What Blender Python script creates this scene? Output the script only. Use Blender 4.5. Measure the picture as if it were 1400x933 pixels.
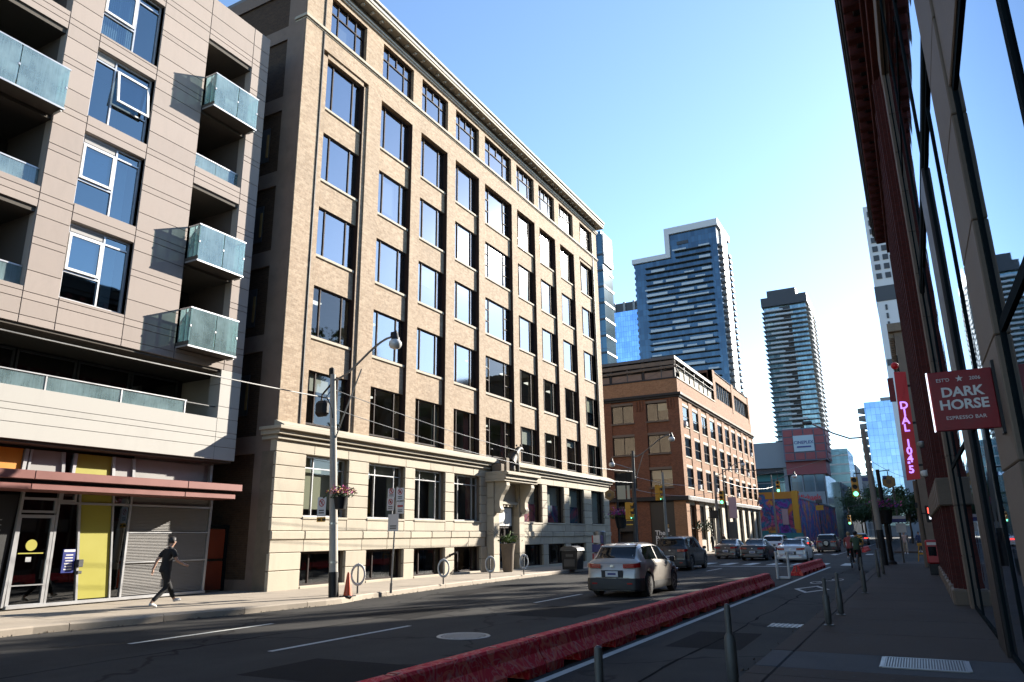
import bpy, bmesh, math, random
import numpy as np
from mathutils import Matrix, Vector
random.seed(7)
PI = math.pi
for o in list(bpy.data.objects): bpy.data.objects.remove(o)
SC = bpy.context.scene
COL = SC.collection

# ---------------------------------------------------------------- camera, sky, sun, exposure
CAM_R = np.array([[0.879379, -0.135565, -0.456416], [0.475948, 0.224253, 0.850403], [-0.012933, -0.965056, 0.261725]])
def _orth(R):
    Y = R[1]/np.linalg.norm(R[1]); Z = R[2]-Y*(R[2]@Y); Z /= np.linalg.norm(Z); return np.array([np.cross(Y, Z), Y, Z])
CAM_R = _orth(CAM_R)
cd = bpy.data.cameras.new('camera'); cam = bpy.data.objects.new('camera', cd); COL.objects.link(cam)
r, d, f = CAM_R[:, 0], CAM_R[:, 1], CAM_R[:, 2]
cam.matrix_world = Matrix(((r[0], -d[0], -f[0], 0), (r[1], -d[1], -f[1], 0), (r[2], -d[2], -f[2], 1.75), (0, 0, 0, 1)))
cd.sensor_width = 36; cd.lens = 36*991.65/1400; cd.clip_start = .05; cd.clip_end = 6000
SC.camera = cam
SUN = Vector((0.396, 0.834, 0.385)).normalized()
sun_el = math.asin(SUN.z); sun_az = math.atan2(SUN.x, SUN.y)
W = bpy.data.worlds.new('World'); SC.world = W; W.use_nodes = True
nt = W.node_tree; nt.nodes.clear()
sky = nt.nodes.new('ShaderNodeTexSky'); sky.sky_type = 'NISHITA'; sky.sun_disc = False
sky.sun_elevation = sun_el; sky.sun_rotation = sun_az; sky.altitude = 80; sky.air_density = 1.0; sky.dust_density = .2; sky.ozone_density = 3.0
bg = nt.nodes.new('ShaderNodeBackground'); bg.inputs[1].default_value = 0.094
wo = nt.nodes.new('ShaderNodeOutputWorld'); hs = nt.nodes.new('ShaderNodeHueSaturation'); hs.inputs['Saturation'].default_value = 1.0; nt.links.new(sky.outputs[0], hs.inputs['Color']); nt.links.new(hs.outputs[0], bg.inputs[0]); nt.links.new(bg.outputs[0], wo.inputs[0])
ld = bpy.data.lights.new('sun', 'SUN'); ld.energy = 5.0; ld.angle = math.radians(.55); ld.color = (1, .93, .82)
sun = bpy.data.objects.new('sun', ld); COL.objects.link(sun); sun.rotation_euler = SUN.to_track_quat('Z', 'Y').to_euler(); sun.location = (20, 40, 60)
SC.view_settings.view_transform = 'Standard'; SC.view_settings.look = 'None'; SC.view_settings.exposure = 1.85; SC.view_settings.gamma = 1
SC.render.engine = 'CYCLES'; SC.cycles.use_denoising = True
SC.cycles.max_bounces = 6; SC.cycles.diffuse_bounces = 3; SC.cycles.glossy_bounces = 4; SC.cycles.transparent_max_bounces = 10; SC.cycles.transmission_bounces = 2
SC.cycles.caustics_reflective = False; SC.cycles.caustics_refractive = False; SC.cycles.sample_clamp_indirect = 4

# ---------------------------------------------------------------- materials
MATS = {}
def _n(nt, t, **k):
    n = nt.nodes.new(t)
    for a, b in k.items(): setattr(n, a, b)
    return n
def _mx(nt, fac, a, b, blend='MIX'):
    m = nt.nodes.new('ShaderNodeMix'); m.data_type = 'RGBA'; m.blend_type = blend
    for s, v in ((0, fac), (6, a), (7, b)):
        if hasattr(v, 'links'): nt.links.new(v, m.inputs[s])
        elif s == 0: m.inputs[0].default_value = v
        else: m.inputs[s].default_value = (*v, 1) if len(v) == 3 else v
    return m.outputs[2]
def _math(nt, op, a, b=0., c=None, clamp=False):
    m = nt.nodes.new('ShaderNodeMath'); m.operation = op; m.use_clamp = clamp
    for i, v in enumerate((a, b, c)):
        if v is None: continue
        if hasattr(v, 'links'): nt.links.new(v, m.inputs[i])
        else: m.inputs[i].default_value = v
    return m.outputs[0]
def _noise(nt, vec, scale, detail=4, rough=.55, dist=0):
    n = nt.nodes.new('ShaderNodeTexNoise'); n.inputs['Scale'].default_value = scale; n.inputs['Detail'].default_value = detail
    n.inputs['Roughness'].default_value = rough; n.inputs['Distortion'].default_value = dist
    nt.links.new(vec, n.inputs['Vector']); return n.outputs[0]
def _ramp(nt, v, stops):
    rr = nt.nodes.new('ShaderNodeValToRGB'); nt.links.new(v, rr.inputs[0]); e = rr.color_ramp.elements
    while len(e) < len(stops): e.new(.5)
    for i, (p, c) in enumerate(stops): e[i].position = p; e[i].color = (*c, 1) if len(c) == 3 else c
    return rr.outputs[0]
def newmat(name):
    m = bpy.data.materials.new(name); m.use_nodes = True; nt = m.node_tree; nt.nodes.clear()
    o = nt.nodes.new('ShaderNodeOutputMaterial'); b = nt.nodes.new('ShaderNodeBsdfPrincipled'); nt.links.new(b.outputs[0], o.inputs[0])
    MATS[name] = m; return m, nt, b, o
def _vec(nt, rnd=True):
    tc = nt.nodes.new('ShaderNodeTexCoord'); oi = nt.nodes.new('ShaderNodeObjectInfo')
    if not rnd: return tc.outputs['Object'], oi.outputs['Random']
    a = nt.nodes.new('ShaderNodeVectorMath'); a.operation = 'MULTIPLY_ADD'; nt.links.new(oi.outputs['Random'], a.inputs[0])
    a.inputs[1].default_value = (37, 53, 29); nt.links.new(tc.outputs['Object'], a.inputs[2]); return a.outputs[0], oi.outputs['Random']
ALB = .68
def M(name, col, rough=.7, metal=0., var=.2, scale=2., bump=.1, bscale=60., spec=.5, piece=.0, stain=0., coat=0., stretch=None):
    col = tuple(c*ALB for c in col)
    m, nt, b, o = newmat(name); v, rnd = _vec(nt)
    if stretch:
        mp = nt.nodes.new('ShaderNodeMapping'); mp.inputs['Scale'].default_value = stretch; nt.links.new(v, mp.inputs[0]); v2 = mp.outputs[0]
    else: v2 = v
    n1 = _noise(nt, v2, scale, 5, .6); n2 = _noise(nt, v, bscale, 3, .6)
    lo = tuple(max(0, c*(1-var)) for c in col); hi = tuple(min(1, c*(1+var)) for c in col)
    c = _ramp(nt, n1, [(.3, lo), (.7, hi)])
    c = _mx(nt, .35, c, _ramp(nt, n2, [(.3, lo), (.7, hi)]))
    if piece:
        g = _math(nt, 'MULTIPLY_ADD', rnd, 2*piece, 1-piece); cc = nt.nodes.new('ShaderNodeCombineColor')
        for i in range(3): nt.links.new(g, cc.inputs[i])
        c = _mx(nt, 1., c, cc.outputs[0], 'MULTIPLY')
    if stain:
        n3 = _noise(nt, v2, scale*.35, 6, .7, 1.5); s = _ramp(nt, n3, [(.5, (0, 0, 0)), (.72, (1, 1, 1))])
        c = _mx(nt, _math(nt, 'MULTIPLY', s, stain), c, tuple(x*.45 for x in col))
    nt.links.new(c, b.inputs['Base Color'])
    rr = _math(nt, 'MULTIPLY_ADD', n1, .25, rough-.12, clamp=True); nt.links.new(rr, b.inputs['Roughness'])
    b.inputs['Metallic'].default_value = metal; b.inputs['Specular IOR Level'].default_value = spec
    if coat: b.inputs['Coat Weight'].default_value = coat; b.inputs['Coat Roughness'].default_value = .06
    if bump:
        bp = nt.nodes.new('ShaderNodeBump'); bp.inputs['Strength'].default_value = bump; bp.inputs['Distance'].default_value = .02
        nt.links.new(n2, bp.inputs['Height']); nt.links.new(bp.outputs[0], b.inputs['Normal'])
    return m
def brickmat(name, c1, c2, mort, bw=.21, rh=.075, dark=.25):
    c1, c2, mort = (tuple(x*ALB for x in q) for q in (c1, c2, mort))
    m, nt, b, o = newmat(name)
    g = nt.nodes.new('ShaderNodeNewGeometry'); sp = nt.nodes.new('ShaderNodeSeparateXYZ'); nt.links.new(g.outputs['Position'], sp.inputs[0])
    sn = nt.nodes.new('ShaderNodeSeparateXYZ'); nt.links.new(g.outputs['True Normal'], sn.inputs[0])
    k = _math(nt, 'GREATER_THAN', _math(nt, 'ABSOLUTE', sn.outputs[0]), .5)
    u = _math(nt, 'ADD', _math(nt, 'MULTIPLY', sp.outputs[1], k), _math(nt, 'MULTIPLY', sp.outputs[0], _math(nt, 'SUBTRACT', 1., k)))
    cv = nt.nodes.new('ShaderNodeCombineXYZ'); nt.links.new(u, cv.inputs[0]); nt.links.new(sp.outputs[2], cv.inputs[1])
    br = nt.nodes.new('ShaderNodeTexBrick'); nt.links.new(cv.outputs[0], br.inputs['Vector'])
    br.inputs['Scale'].default_value = 1; br.inputs['Brick Width'].default_value = bw; br.inputs['Row Height'].default_value = rh
    br.inputs['Mortar Size'].default_value = .006; br.inputs['Mortar Smooth'].default_value = .3; br.inputs['Bias'].default_value = -.1
    br.inputs['Color1'].default_value = (*c1, 1); br.inputs['Color2'].default_value = (*c2, 1); br.inputs['Mortar'].default_value = (*mort, 1)
    n1 = _noise(nt, g.outputs['Position'], .6, 6, .65); n2 = _noise(nt, g.outputs['Position'], 9, 4, .7)
    c = _mx(nt, _ramp(nt, n1, [(.35, (0, 0, 0)), (.75, (dark*1.6,)*3)]), br.outputs[0], tuple(x*.5 for x in c1))
    c = _mx(nt, 1., c, _ramp(nt, n2, [(.3, (.78,)*3), (.7, (1.15,)*3)]), 'MULTIPLY')
    nt.links.new(c, b.inputs['Base Color']); b.inputs['Roughness'].default_value = .85; b.inputs['Specular IOR Level'].default_value = .25
    bp = nt.nodes.new('ShaderNodeBump'); bp.inputs['Strength'].default_value = .5; bp.inputs['Distance'].default_value = .012; bp.invert = True
    nt.links.new(br.outputs['Fac'], bp.inputs['Height']); nt.links.new(bp.outputs[0], b.inputs['Normal'])
    return m
def _schlick(nt, f0=.04):
    g = nt.nodes.new('ShaderNodeNewGeometry'); d = nt.nodes.new('ShaderNodeVectorMath'); d.operation = 'DOT_PRODUCT'; nt.links.new(g.outputs['Normal'], d.inputs[0]); nt.links.new(g.outputs['Incoming'], d.inputs[1])
    return _math(nt, 'MULTIPLY_ADD', _math(nt, 'POWER', _math(nt, 'SUBTRACT', 1., _math(nt, 'ABSOLUTE', d.outputs['Value'])), 5.), 1-f0, f0)
def glassmat(name, tint, base=.25, rough=.015, wav=.02, wscale=.7, refl=(.92, .96, 1.)):
    m, nt, b, o = newmat(name); nt.nodes.remove(b)
    tr = nt.nodes.new('ShaderNodeBsdfTransparent'); tr.inputs[0].default_value = (*tint, 1)
    gl = nt.nodes.new('ShaderNodeBsdfGlossy'); gl.inputs['Roughness'].default_value = rough; gl.inputs[0].default_value = (*refl, 1)
    fac = _math(nt, 'MULTIPLY_ADD', _schlick(nt), 1-base, base, clamp=True)
    mx = nt.nodes.new('ShaderNodeMixShader'); nt.links.new(fac, mx.inputs[0]); nt.links.new(tr.outputs[0], mx.inputs[1]); nt.links.new(gl.outputs[0], mx.inputs[2])
    nt.links.new(mx.outputs[0], o.inputs[0])
    if wav:
        g = nt.nodes.new('ShaderNodeNewGeometry'); n = _noise(nt, g.outputs['Position'], wscale, 2, .5)
        bp = nt.nodes.new('ShaderNodeBump'); bp.inputs['Strength'].default_value = wav*10; bp.inputs['Distance'].default_value = .02
        nt.links.new(n, bp.inputs['Height']); nt.links.new(bp.outputs[0], gl.inputs['Normal'])
    return m
def emit(name, col, s):
    m, nt, b, o = newmat(name); b.inputs['Base Color'].default_value = (*col, 1); b.inputs['Emission Color'].default_value = (*col, 1); b.inputs['Emission Strength'].default_value = s*.66; return m

brickmat('brick_buff', (.58, .445, .315), (.41, .295, .195), (.48, .39, .29))
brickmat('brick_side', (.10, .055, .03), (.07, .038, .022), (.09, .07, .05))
brickmat('brick_red', (.27, .105, .055), (.17, .063, .034), (.20, .14, .10))
brickmat('brick_orange', (.43, .215, .105), (.31, .145, .07), (.34, .26, .18))
brickmat('brick_oxblood', (.115, .022, .017), (.08, .015, .012), (.06, .025, .022))
M('stone_cream', (.53, .46, .35), .8, var=.12, scale=1.2, bump=.25, bscale=35, piece=.07, stain=.35, stretch=(1, 1, .35))
M('stone_trim', (.50, .44, .34), .8, var=.15, scale=1.5, bump=.2, bscale=30, stain=.45, stretch=(1, .3, 1))
M('stone_dark', (.20, .155, .11), .85, var=.25, scale=2, bump=.3, bscale=25, stain=.5)
M('stone_brown', (.17, .125, .09), .8, var=.15, scale=1.2, bump=.15, bscale=30, piece=.06, stain=.3)
M('stucco_brown', (.24, .165, .125), .9, var=.15, scale=1.5, bump=.2, stain=.4)
M('cornice_white', (.62, .58, .50), .75, var=.12, scale=2, bump=.15, stain=.4, stretch=(1, .3, 1))
M('condo_panel', (.385, .32, .28), .85, var=.07, scale=4, bump=.12, bscale=90, piece=.045, stain=.12, stretch=(1, 1, .4))
M('condo_seal', (.46, .42, .38), .8, var=.05)
M('condo_white', (.50, .475, .43), .75, var=.05, scale=1.5, bump=.06, piece=.03, stain=.12, stretch=(1, 1, .3))
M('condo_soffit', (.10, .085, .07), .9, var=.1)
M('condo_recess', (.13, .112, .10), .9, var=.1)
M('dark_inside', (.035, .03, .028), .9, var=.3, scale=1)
M('room_wall', (.30, .27, .23), .9, var=.1)
M('room_floor', (.14, .12, .10), .8, var=.2)
M('blind_cream', (.62, .60, .46), .8, var=.04, scale=1, bump=.05)
M('blind_white', (.72, .72, .69), .8, var=.05, scale=1, bump=.05)
M('curtain_red', (.30, .05, .04), .8, var=.2)
M('reveal_shade', (.05, .027, .02), .75, var=.2, bump=.03, spec=.2)  # dark colour put in for the shade of the window reveals
M('frame_bronze', (.035, .022, .02), .7, var=.15, spec=.2, bump=.03)
M('frame_silver', (.62, .62, .63), .35, metal=.6, var=.05, bump=.02)
M('frame_white', (.78, .78, .78), .4, var=.04, bump=.02)
M('frame_teal', (.012, .018, .021), .95, var=.15, bump=.03, spec=.02)
M('steel_black', (.014, .014, .016), .55, var=.3, bump=.05, spec=.3)
M('steel_dark', (.06, .06, .062), .5, var=.2, bump=.05)
M('steel_grey', (.26, .26, .26), .45, metal=.7, var=.15, bump=.04)
M('steel_bright', (.62, .62, .60), .3, metal=.9, var=.1, bump=.02)
M('awning_red', (.235, .085, .07), .5, metal=.2, var=.1, scale=1.5, bump=.03, stain=.15)
M('panel_yellow', (.40, .36, .04), .5, var=.04, bump=.02)
M('panel_orange', (.72, .28, .02), .5, var=.05, bump=.02)
M('louvre_grey', (.34, .325, .31), .55, var=.08, bump=.03)
M('door_red', (.30, .055, .02), .6, var=.15, scale=2, bump=.1, stain=.3)
M('sign_blue', (.02, .035, .22), .4, var=.1, bump=0)
M('paint_white', (.72, .72, .70), .6, var=.12, scale=8, bump=.06, stain=.25)
M('road_paint', (.62, .62, .58), .75, var=.2, scale=9, bump=.2, bscale=120, stain=.45)
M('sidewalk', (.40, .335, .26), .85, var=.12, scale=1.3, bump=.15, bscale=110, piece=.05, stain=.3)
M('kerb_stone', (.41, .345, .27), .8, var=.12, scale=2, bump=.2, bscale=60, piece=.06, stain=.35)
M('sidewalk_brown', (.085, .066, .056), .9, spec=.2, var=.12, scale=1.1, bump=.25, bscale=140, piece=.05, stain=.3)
M('sidewalk_band', (.075, .08, .09), .85, spec=.25, var=.14, scale=1.6, bump=.2, bscale=110, piece=.05, stain=.35)
M('post_steel', (.10, .10, .095), .55, metal=.3, var=.2, scale=5, bump=.08)
M('iron', (.20, .195, .185), .45, metal=.6, var=.25, scale=6, bump=.15)
M('iron_light', (.42, .41, .39), .5, metal=.3, var=.2, scale=6, bump=.15)
M('pole_wood', (.30, .27, .235), .8, var=.2, scale=1.5, bump=.3, bscale=30, stain=.4, stretch=(6, 6, .4))
M('pole_concrete', (.50, .46, .40), .8, var=.12, scale=3, bump=.1, stain=.3)
M('cone_orange', (.75, .10, .02), .5, var=.1, bump=.03)
M('plant_green', (.05, .10, .025), .7, var=.35, scale=8, bump=.1)
M('leaf_dark', (.035, .075, .018), .65, var=.4, scale=3, bump=.05)
M('leaf_light', (.10, .17, .03), .6, var=.35, scale=3, bump=.05)
M('bark', (.09, .065, .045), .9, var=.3, scale=4, bump=.4, bscale=20)
M('flower_pink', (.62, .06, .28), .6, var=.35, scale=9, bump=0)
M('flower_yellow', (.65, .45, .04), .6, var=.3, scale=9, bump=0)
M('flower_purple', (.22, .03, .30), .6, var=.3, scale=9, bump=0)
M('signal_yellow', (.75, .36, .01), .45, var=.06, bump=.02)
M('ornament_gold', (.36, .22, .07), .6, var=.3, scale=6, bump=.1)
M('sign_red', (.24, .004, .008), .4, var=.3, scale=3, bump=.02, spec=.3)
emit('sign_red_bright', (.36, .006, .012), .05)
M('paint_red', (.42, .012, .02), .4, var=.15, bump=.03)
M('letter_white', (.75, .73, .70), .5, var=.03, bump=0)
M('letter_grey', (.45, .45, .45), .5, var=.03, bump=0)
M('black_board', (.012, .012, .012), .5, var=.2, bump=.02)
M('plate_white', (.7, .72, .75), .4, var=.05, bump=0)
M('tyre', (.012, .012, .012), .8, var=.2, bump=.15)
M('rim', (.30, .30, .31), .3, metal=.9, var=.1, bump=.02)
M('car_plastic', (.014, .014, .015), .6, var=.15, bump=.05)
M('lamp_glass', (.75, .75, .72), .12, var=.04, bump=0, spec=.8)
M('roof_grey', (.20, .20, .21), .85, var=.2, scale=1, stain=.3)
M('teal_paint', (.03, .24, .27), .5, var=.1)
M('hoarding_pink', (.62, .38, .40), .6, var=.1)
M('bronze_statue', (.05, .042, .032), .55, metal=.3, var=.3, scale=8, bump=.2)
for nme, c in (('car_sand', (.46, .42, .375)), ('car_black', (.010, .011, .014)), ('car_charcoal', (.05, .052, .056)), ('car_white', (.66, .68, .70)), ('car_brown', (.055, .038, .025)), ('car_blue', (.02, .035, .08)), ('car_maroon', (.16, .02, .025))):
    M(nme, c, .32, metal=.12 if nme in ('car_sand', 'car_charcoal', 'car_brown') else .0, var=.05, scale=3, bump=0, coat=.35 if nme in ('car_black', 'car_brown') else .8)
m, nt, b, o = newmat('car_glass'); b.inputs['Base Color'].default_value = (.006, .008, .01, 1); b.inputs['Roughness'].default_value = .03; b.inputs['Specular IOR Level'].default_value = .4
m, nt, b, o = newmat('lens_red'); b.inputs['Base Color'].default_value = (.28, .008, .01, 1); b.inputs['Roughness'].default_value = .12; b.inputs['Coat Weight'].default_value = 1
emit('light_red', (1., .03, .02), 2.2); emit('light_green', (.15, 1., .55), 1.6); emit('led_violet', (.42, .22, 1.), .75); emit('hand_red', (1, .08, .05), 1.5); emit('light_strip', (1., .97, .88), .75)
emit('sign_edge', (.85, .88, 1.), .8); emit('sign_window', (.9, .02, .02), .35)
glassmat('glass_up', (.34, .38, .42), .36, wav=.006, rough=.06, refl=(.84, .91, 1.))
glassmat('glass_low', (.60, .63, .60), .06, wav=.012, rough=.02)
glassmat('glass_condo', (.30, .40, .45), .20, wav=.012, rough=.02, refl=(.72, .9, 1.))
glassmat('glass_dark', (.22, .24, .24), .07, wav=.01, rough=.02)
glassmat('glass_right', (.25, .27, .30), .35, wav=.02, rough=.015, refl=(.8, .9, 1.))
# frosted green-blue railing glass
m, nt, b, o = newmat('glass_rail'); nt.nodes.remove(b); v, rnd = _vec(nt)
n1 = _noise(nt, v, 1.3, 4, .6); mp = nt.nodes.new('ShaderNodeMapping'); mp.inputs['Scale'].default_value = (9, 9, .5); nt.links.new(v, mp.inputs[0]); n2 = _noise(nt, mp.outputs[0], 3, 3, .6)
tr = nt.nodes.new('ShaderNodeBsdfTransparent'); tr.inputs[0].default_value = (.62, .78, .78, 1)
tl = nt.nodes.new('ShaderNodeBsdfTranslucent'); tl.inputs[0].default_value = (.48, .60, .62, 1)
df = nt.nodes.new('ShaderNodeBsdfDiffuse'); df.inputs[0].default_value = (.42, .55, .58, 1)
gl = nt.nodes.new('ShaderNodeBsdfGlossy'); gl.inputs['Roughness'].default_value = .06; gl.inputs[0].default_value = (.85, .95, 1, 1)
a1 = nt.nodes.new('ShaderNodeMixShader'); a1.inputs[0].default_value = .45; nt.links.new(df.outputs[0], a1.inputs[1]); nt.links.new(tl.outputs[0], a1.inputs[2])
a2 = nt.nodes.new('ShaderNodeMixShader'); nt.links.new(_ramp(nt, _math(nt, 'MULTIPLY_ADD', n2, .4, n1), [(.45, (.18,)*3), (.95, (.58,)*3)]), a2.inputs[0]); nt.links.new(tr.outputs[0], a2.inputs[1]); nt.links.new(a1.outputs[0], a2.inputs[2])
a3 = nt.nodes.new('ShaderNodeMixShader'); nt.links.new(_math(nt, 'MULTIPLY_ADD', _schlick(nt), .9, .05, clamp=True), a3.inputs[0]); nt.links.new(a2.outputs[0], a3.inputs[1]); nt.links.new(gl.outputs[0], a3.inputs[2]); nt.links.new(a3.outputs[0], o.inputs[0])
# asphalt with worn patches, cracks and oil
m, nt, b, o = newmat('asphalt'); g = nt.nodes.new('ShaderNodeNewGeometry'); P = g.outputs['Position']
mp = nt.nodes.new('ShaderNodeMapping'); mp.inputs['Scale'].default_value = (1, .16, 1); nt.links.new(P, mp.inputs[0])
n0 = _noise(nt, mp.outputs[0], .9, 5, .6); n1 = _noise(nt, P, .35, 5, .6); n2 = _noise(nt, P, 160, 2, .7); n3 = _noise(nt, P, 30, 4, .7)
c = _mx(nt, n0, (.024, .024, .024), (.058, .055, .051)); c = _mx(nt, _ramp(nt, n1, [(.45, (0,)*3), (.7, (.55,)*3)]), c, (.014, .014, .015)); c = _mx(nt, 1., c, _ramp(nt, n2, [(.25, (.5,)*3), (.75, (1.5,)*3)]), 'MULTIPLY')
vo = nt.nodes.new('ShaderNodeTexVoronoi'); vo.feature = 'DISTANCE_TO_EDGE'; vo.inputs['Scale'].default_value = .22; nt.links.new(_mx(nt, .08, P, _mx(nt, 1., P, (0, 0, 0))), vo.inputs['Vector'])
wp = nt.nodes.new('ShaderNodeVectorMath'); wp.operation = 'ADD'; nz = nt.nodes.new('ShaderNodeTexNoise'); nz.inputs['Scale'].default_value = 1.3; nt.links.new(P, nz.inputs['Vector']); nt.links.new(P, wp.inputs[0]); nt.links.new(nz.outputs['Color'], wp.inputs[1]); nt.links.new(wp.outputs[0], vo.inputs['Vector'])
c = _mx(nt, _ramp(nt, vo.outputs['Distance'], [(.0, (.75,)*3), (.006, (.6,)*3), (.012, (0,)*3)]), c, (.006, .006, .007))
nt.links.new(c, b.inputs['Base Color']); nt.links.new(_ramp(nt, n3, [(.3, (.75,)*3), (.7, (.9,)*3)]), b.inputs['Roughness']); b.inputs['Specular IOR Level'].default_value = .08
bp = nt.nodes.new('ShaderNodeBump'); bp.inputs['Strength'].default_value = .6; bp.inputs['Distance'].default_value = .006; nt.links.new(n2, bp.inputs['Height']); nt.links.new(bp.outputs[0], b.inputs['Normal'])
M('asphalt_patch', (.026, .025, .025), .9, var=.35, scale=3, bump=.3, bscale=150, spec=.06)
M('tar', (.008, .008, .009), .9, var=.3, scale=3, bump=.1, spec=.03)
# painted barrier: red with flowing brush marks
m, nt, b, o = newmat('barrier_paint'); v, rnd = _vec(nt)
n1 = _noise(nt, v, 1.5, 2, .45, 2.6); n2 = _noise(nt, v, 16, 5, .7); n3 = _noise(nt, v, 2.2, 2, .4, 3.0)
w1 = _ramp(nt, n1, [(.36, (0,)*3), (.40, (1,)*3), (.46, (1,)*3), (.50, (0,)*3), (.58, (0,)*3), (.61, (.8,)*3), (.66, (0,)*3)])
w2 = _ramp(nt, n3, [(.47, (0,)*3), (.49, (1,)*3), (.515, (1,)*3), (.535, (0,)*3)])
c = _mx(nt, _math(nt, 'MULTIPLY', w1, .75), (.56, .018, .03), (.70, .16, .10)); c = _mx(nt, _math(nt, 'MULTIPLY', w2, .38), c, (.58, .34, .31)); c = _mx(nt, _ramp(nt, n2, [(.62, (0,)*3), (.8, (.5,)*3)]), c, (.20, .008, .014))
nt.links.new(c, b.inputs['Base Color']); b.inputs['Roughness'].default_value = .8; b.inputs['Specular IOR Level'].default_value = .2
bp = nt.nodes.new('ShaderNodeBump'); bp.inputs['Strength'].default_value = .25; bp.inputs['Distance'].default_value = .01; nt.links.new(n2, bp.inputs['Height']); nt.links.new(bp.outputs[0], b.inputs['Normal'])
# colourful street mural (abstract)
m, nt, b, o = newmat('mural'); g = nt.nodes.new('ShaderNodeNewGeometry'); n1 = _noise(nt, g.outputs['Position'], .24, 5, .55, 2.0); n2 = _noise(nt, g.outputs['Position'], .5, 3, .5, 1.5)
c = _ramp(nt, n1, [(.28, (.03, .02, .10)), (.38, (.20, .03, .30)), (.45, (.05, .12, .35)), (.5, (.02, .20, .28)), (.55, (.50, .06, .20)), (.62, (.65, .22, .03)), (.70, (.60, .42, .04)), (.8, (.03, .10, .06))])
c = _mx(nt, _ramp(nt, n2, [(.45, (0,)*3), (.5, (.75,)*3), (.56, (0,)*3)]), c, (.03, .02, .06)); c = _mx(nt, 1., c, (.85, .8, .85), 'MULTIPLY'); nt.links.new(c, b.inputs['Base Color']); b.inputs['Roughness'].default_value = .7
# distant curtain walls
def curtain(name, c1, c2, cell, rough=.12, metal=.75, frame=(.05, .06, .07), fw=.03, wav=.0):
    m, nt, b, o = newmat(name); g = nt.nodes.new('ShaderNodeNewGeometry'); sp = nt.nodes.new('ShaderNodeSeparateXYZ'); nt.links.new(g.outputs['Position'], sp.inputs[0])
    sn = nt.nodes.new('ShaderNodeSeparateXYZ'); nt.links.new(g.outputs['True Normal'], sn.inputs[0]); k = _math(nt, 'GREATER_THAN', _math(nt, 'ABSOLUTE', sn.outputs[0]), .5)
    u = _math(nt, 'ADD', _math(nt, 'MULTIPLY', sp.outputs[1], k), _math(nt, 'MULTIPLY', sp.outputs[0], _math(nt, 'SUBTRACT', 1., k)))
    cv = nt.nodes.new('ShaderNodeCombineXYZ'); nt.links.new(u, cv.inputs[0]); nt.links.new(sp.outputs[2], cv.inputs[1])
    br = nt.nodes.new('ShaderNodeTexBrick'); br.offset = 0; nt.links.new(cv.outputs[0], br.inputs['Vector']); br.inputs['Scale'].default_value = 1
    br.inputs['Brick Width'].default_value = cell[0]; br.inputs['Row Height'].default_value = cell[1]; br.inputs['Mortar Size'].default_value = fw*cell[0]; br.inputs['Bias'].default_value = 0
    br.inputs['Color1'].default_value = (*c1, 1); br.inputs['Color2'].default_value = (*c2, 1); br.inputs['Mortar'].default_value = (*frame, 1)
    nt.links.new(br.outputs[0], b.inputs['Base Color']); b.inputs['Metallic'].default_value = metal; b.inputs['Roughness'].default_value = rough
    if wav:
        n = _noise(nt, g.outputs['Position'], wav, 2, .5); bp = nt.nodes.new('ShaderNodeBump'); bp.inputs['Strength'].default_value = .35; bp.inputs['Distance'].default_value = .6; nt.links.new(n, bp.inputs['Height']); nt.links.new(bp.outputs[0], b.inputs['Normal'])
    return m
curtain('curtain_blue', (.30, .52, .85), (.20, .38, .70), (1.6, 3.4), .06, wav=.09)
curtain('curtain_sky', (.26, .40, .62), (.19, .31, .52), (2.2, 3.6), .05, wav=.06, fw=.02)
curtain('curtain_dark', (.06, .115, .17), (.035, .07, .11), (1.5, 2.75), .12, .5)
curtain('curtain_teal', (.07, .13, .17), (.045, .09, .12), (1.4, 2.9), .1, .6)
curtain('curtain_pale', (.26, .38, .42), (.12, .19, .23), (1.5, 2.6), .15, .6)
M('tower_white', (.70, .72, .75), .6, var=.04, scale=.2, bump=0)
M('tower_grey', (.20, .22, .25), .6, var=.1, scale=.2, bump=0)
M('tower_slab', (.30, .33, .35), .6, var=.06, scale=.2, bump=0)
M('tower_dark', (.035, .042, .055), .5, var=.1, scale=.2, bump=0)
M('rail_tower', (.55, .62, .68), .35, var=.05, scale=.3, bump=0)
M('cine_grey', (.28, .31, .34), .6, var=.08, scale=.3, bump=0)
M('cine_red', (.30, .05, .06), .5, var=.15, scale=.5, bump=0)
M('cine_frame', (.12, .13, .20), .5, var=.1, bump=0)
M('cine_screen', (.45, .58, .66), .4, var=.05, bump=0)
M('skin', (.46, .27, .19), .55, var=.08, scale=6, bump=0)
M('hair_dark', (.012, .009, .008), .6, var=.3, scale=30, bump=.2)
M('hair_blond', (.35, .26, .14), .6, var=.3, scale=30, bump=.2)
for nme, c in (('cloth_black', (.006, .006, .007)), ('cloth_char', (.03, .03, .032)), ('cloth_white', (.66, .66, .66)), ('cloth_green', (.035, .075, .035)), ('cloth_pink', (.50, .36, .32)), ('cloth_beige', (.36, .28, .20)), ('cloth_blue', (.03, .045, .11)), ('cloth_red', (.30, .06, .06)), ('shoe_white', (.62, .62, .62))):
    M(nme, c, .85, var=.2, scale=8, bump=.1, bscale=40)

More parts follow.
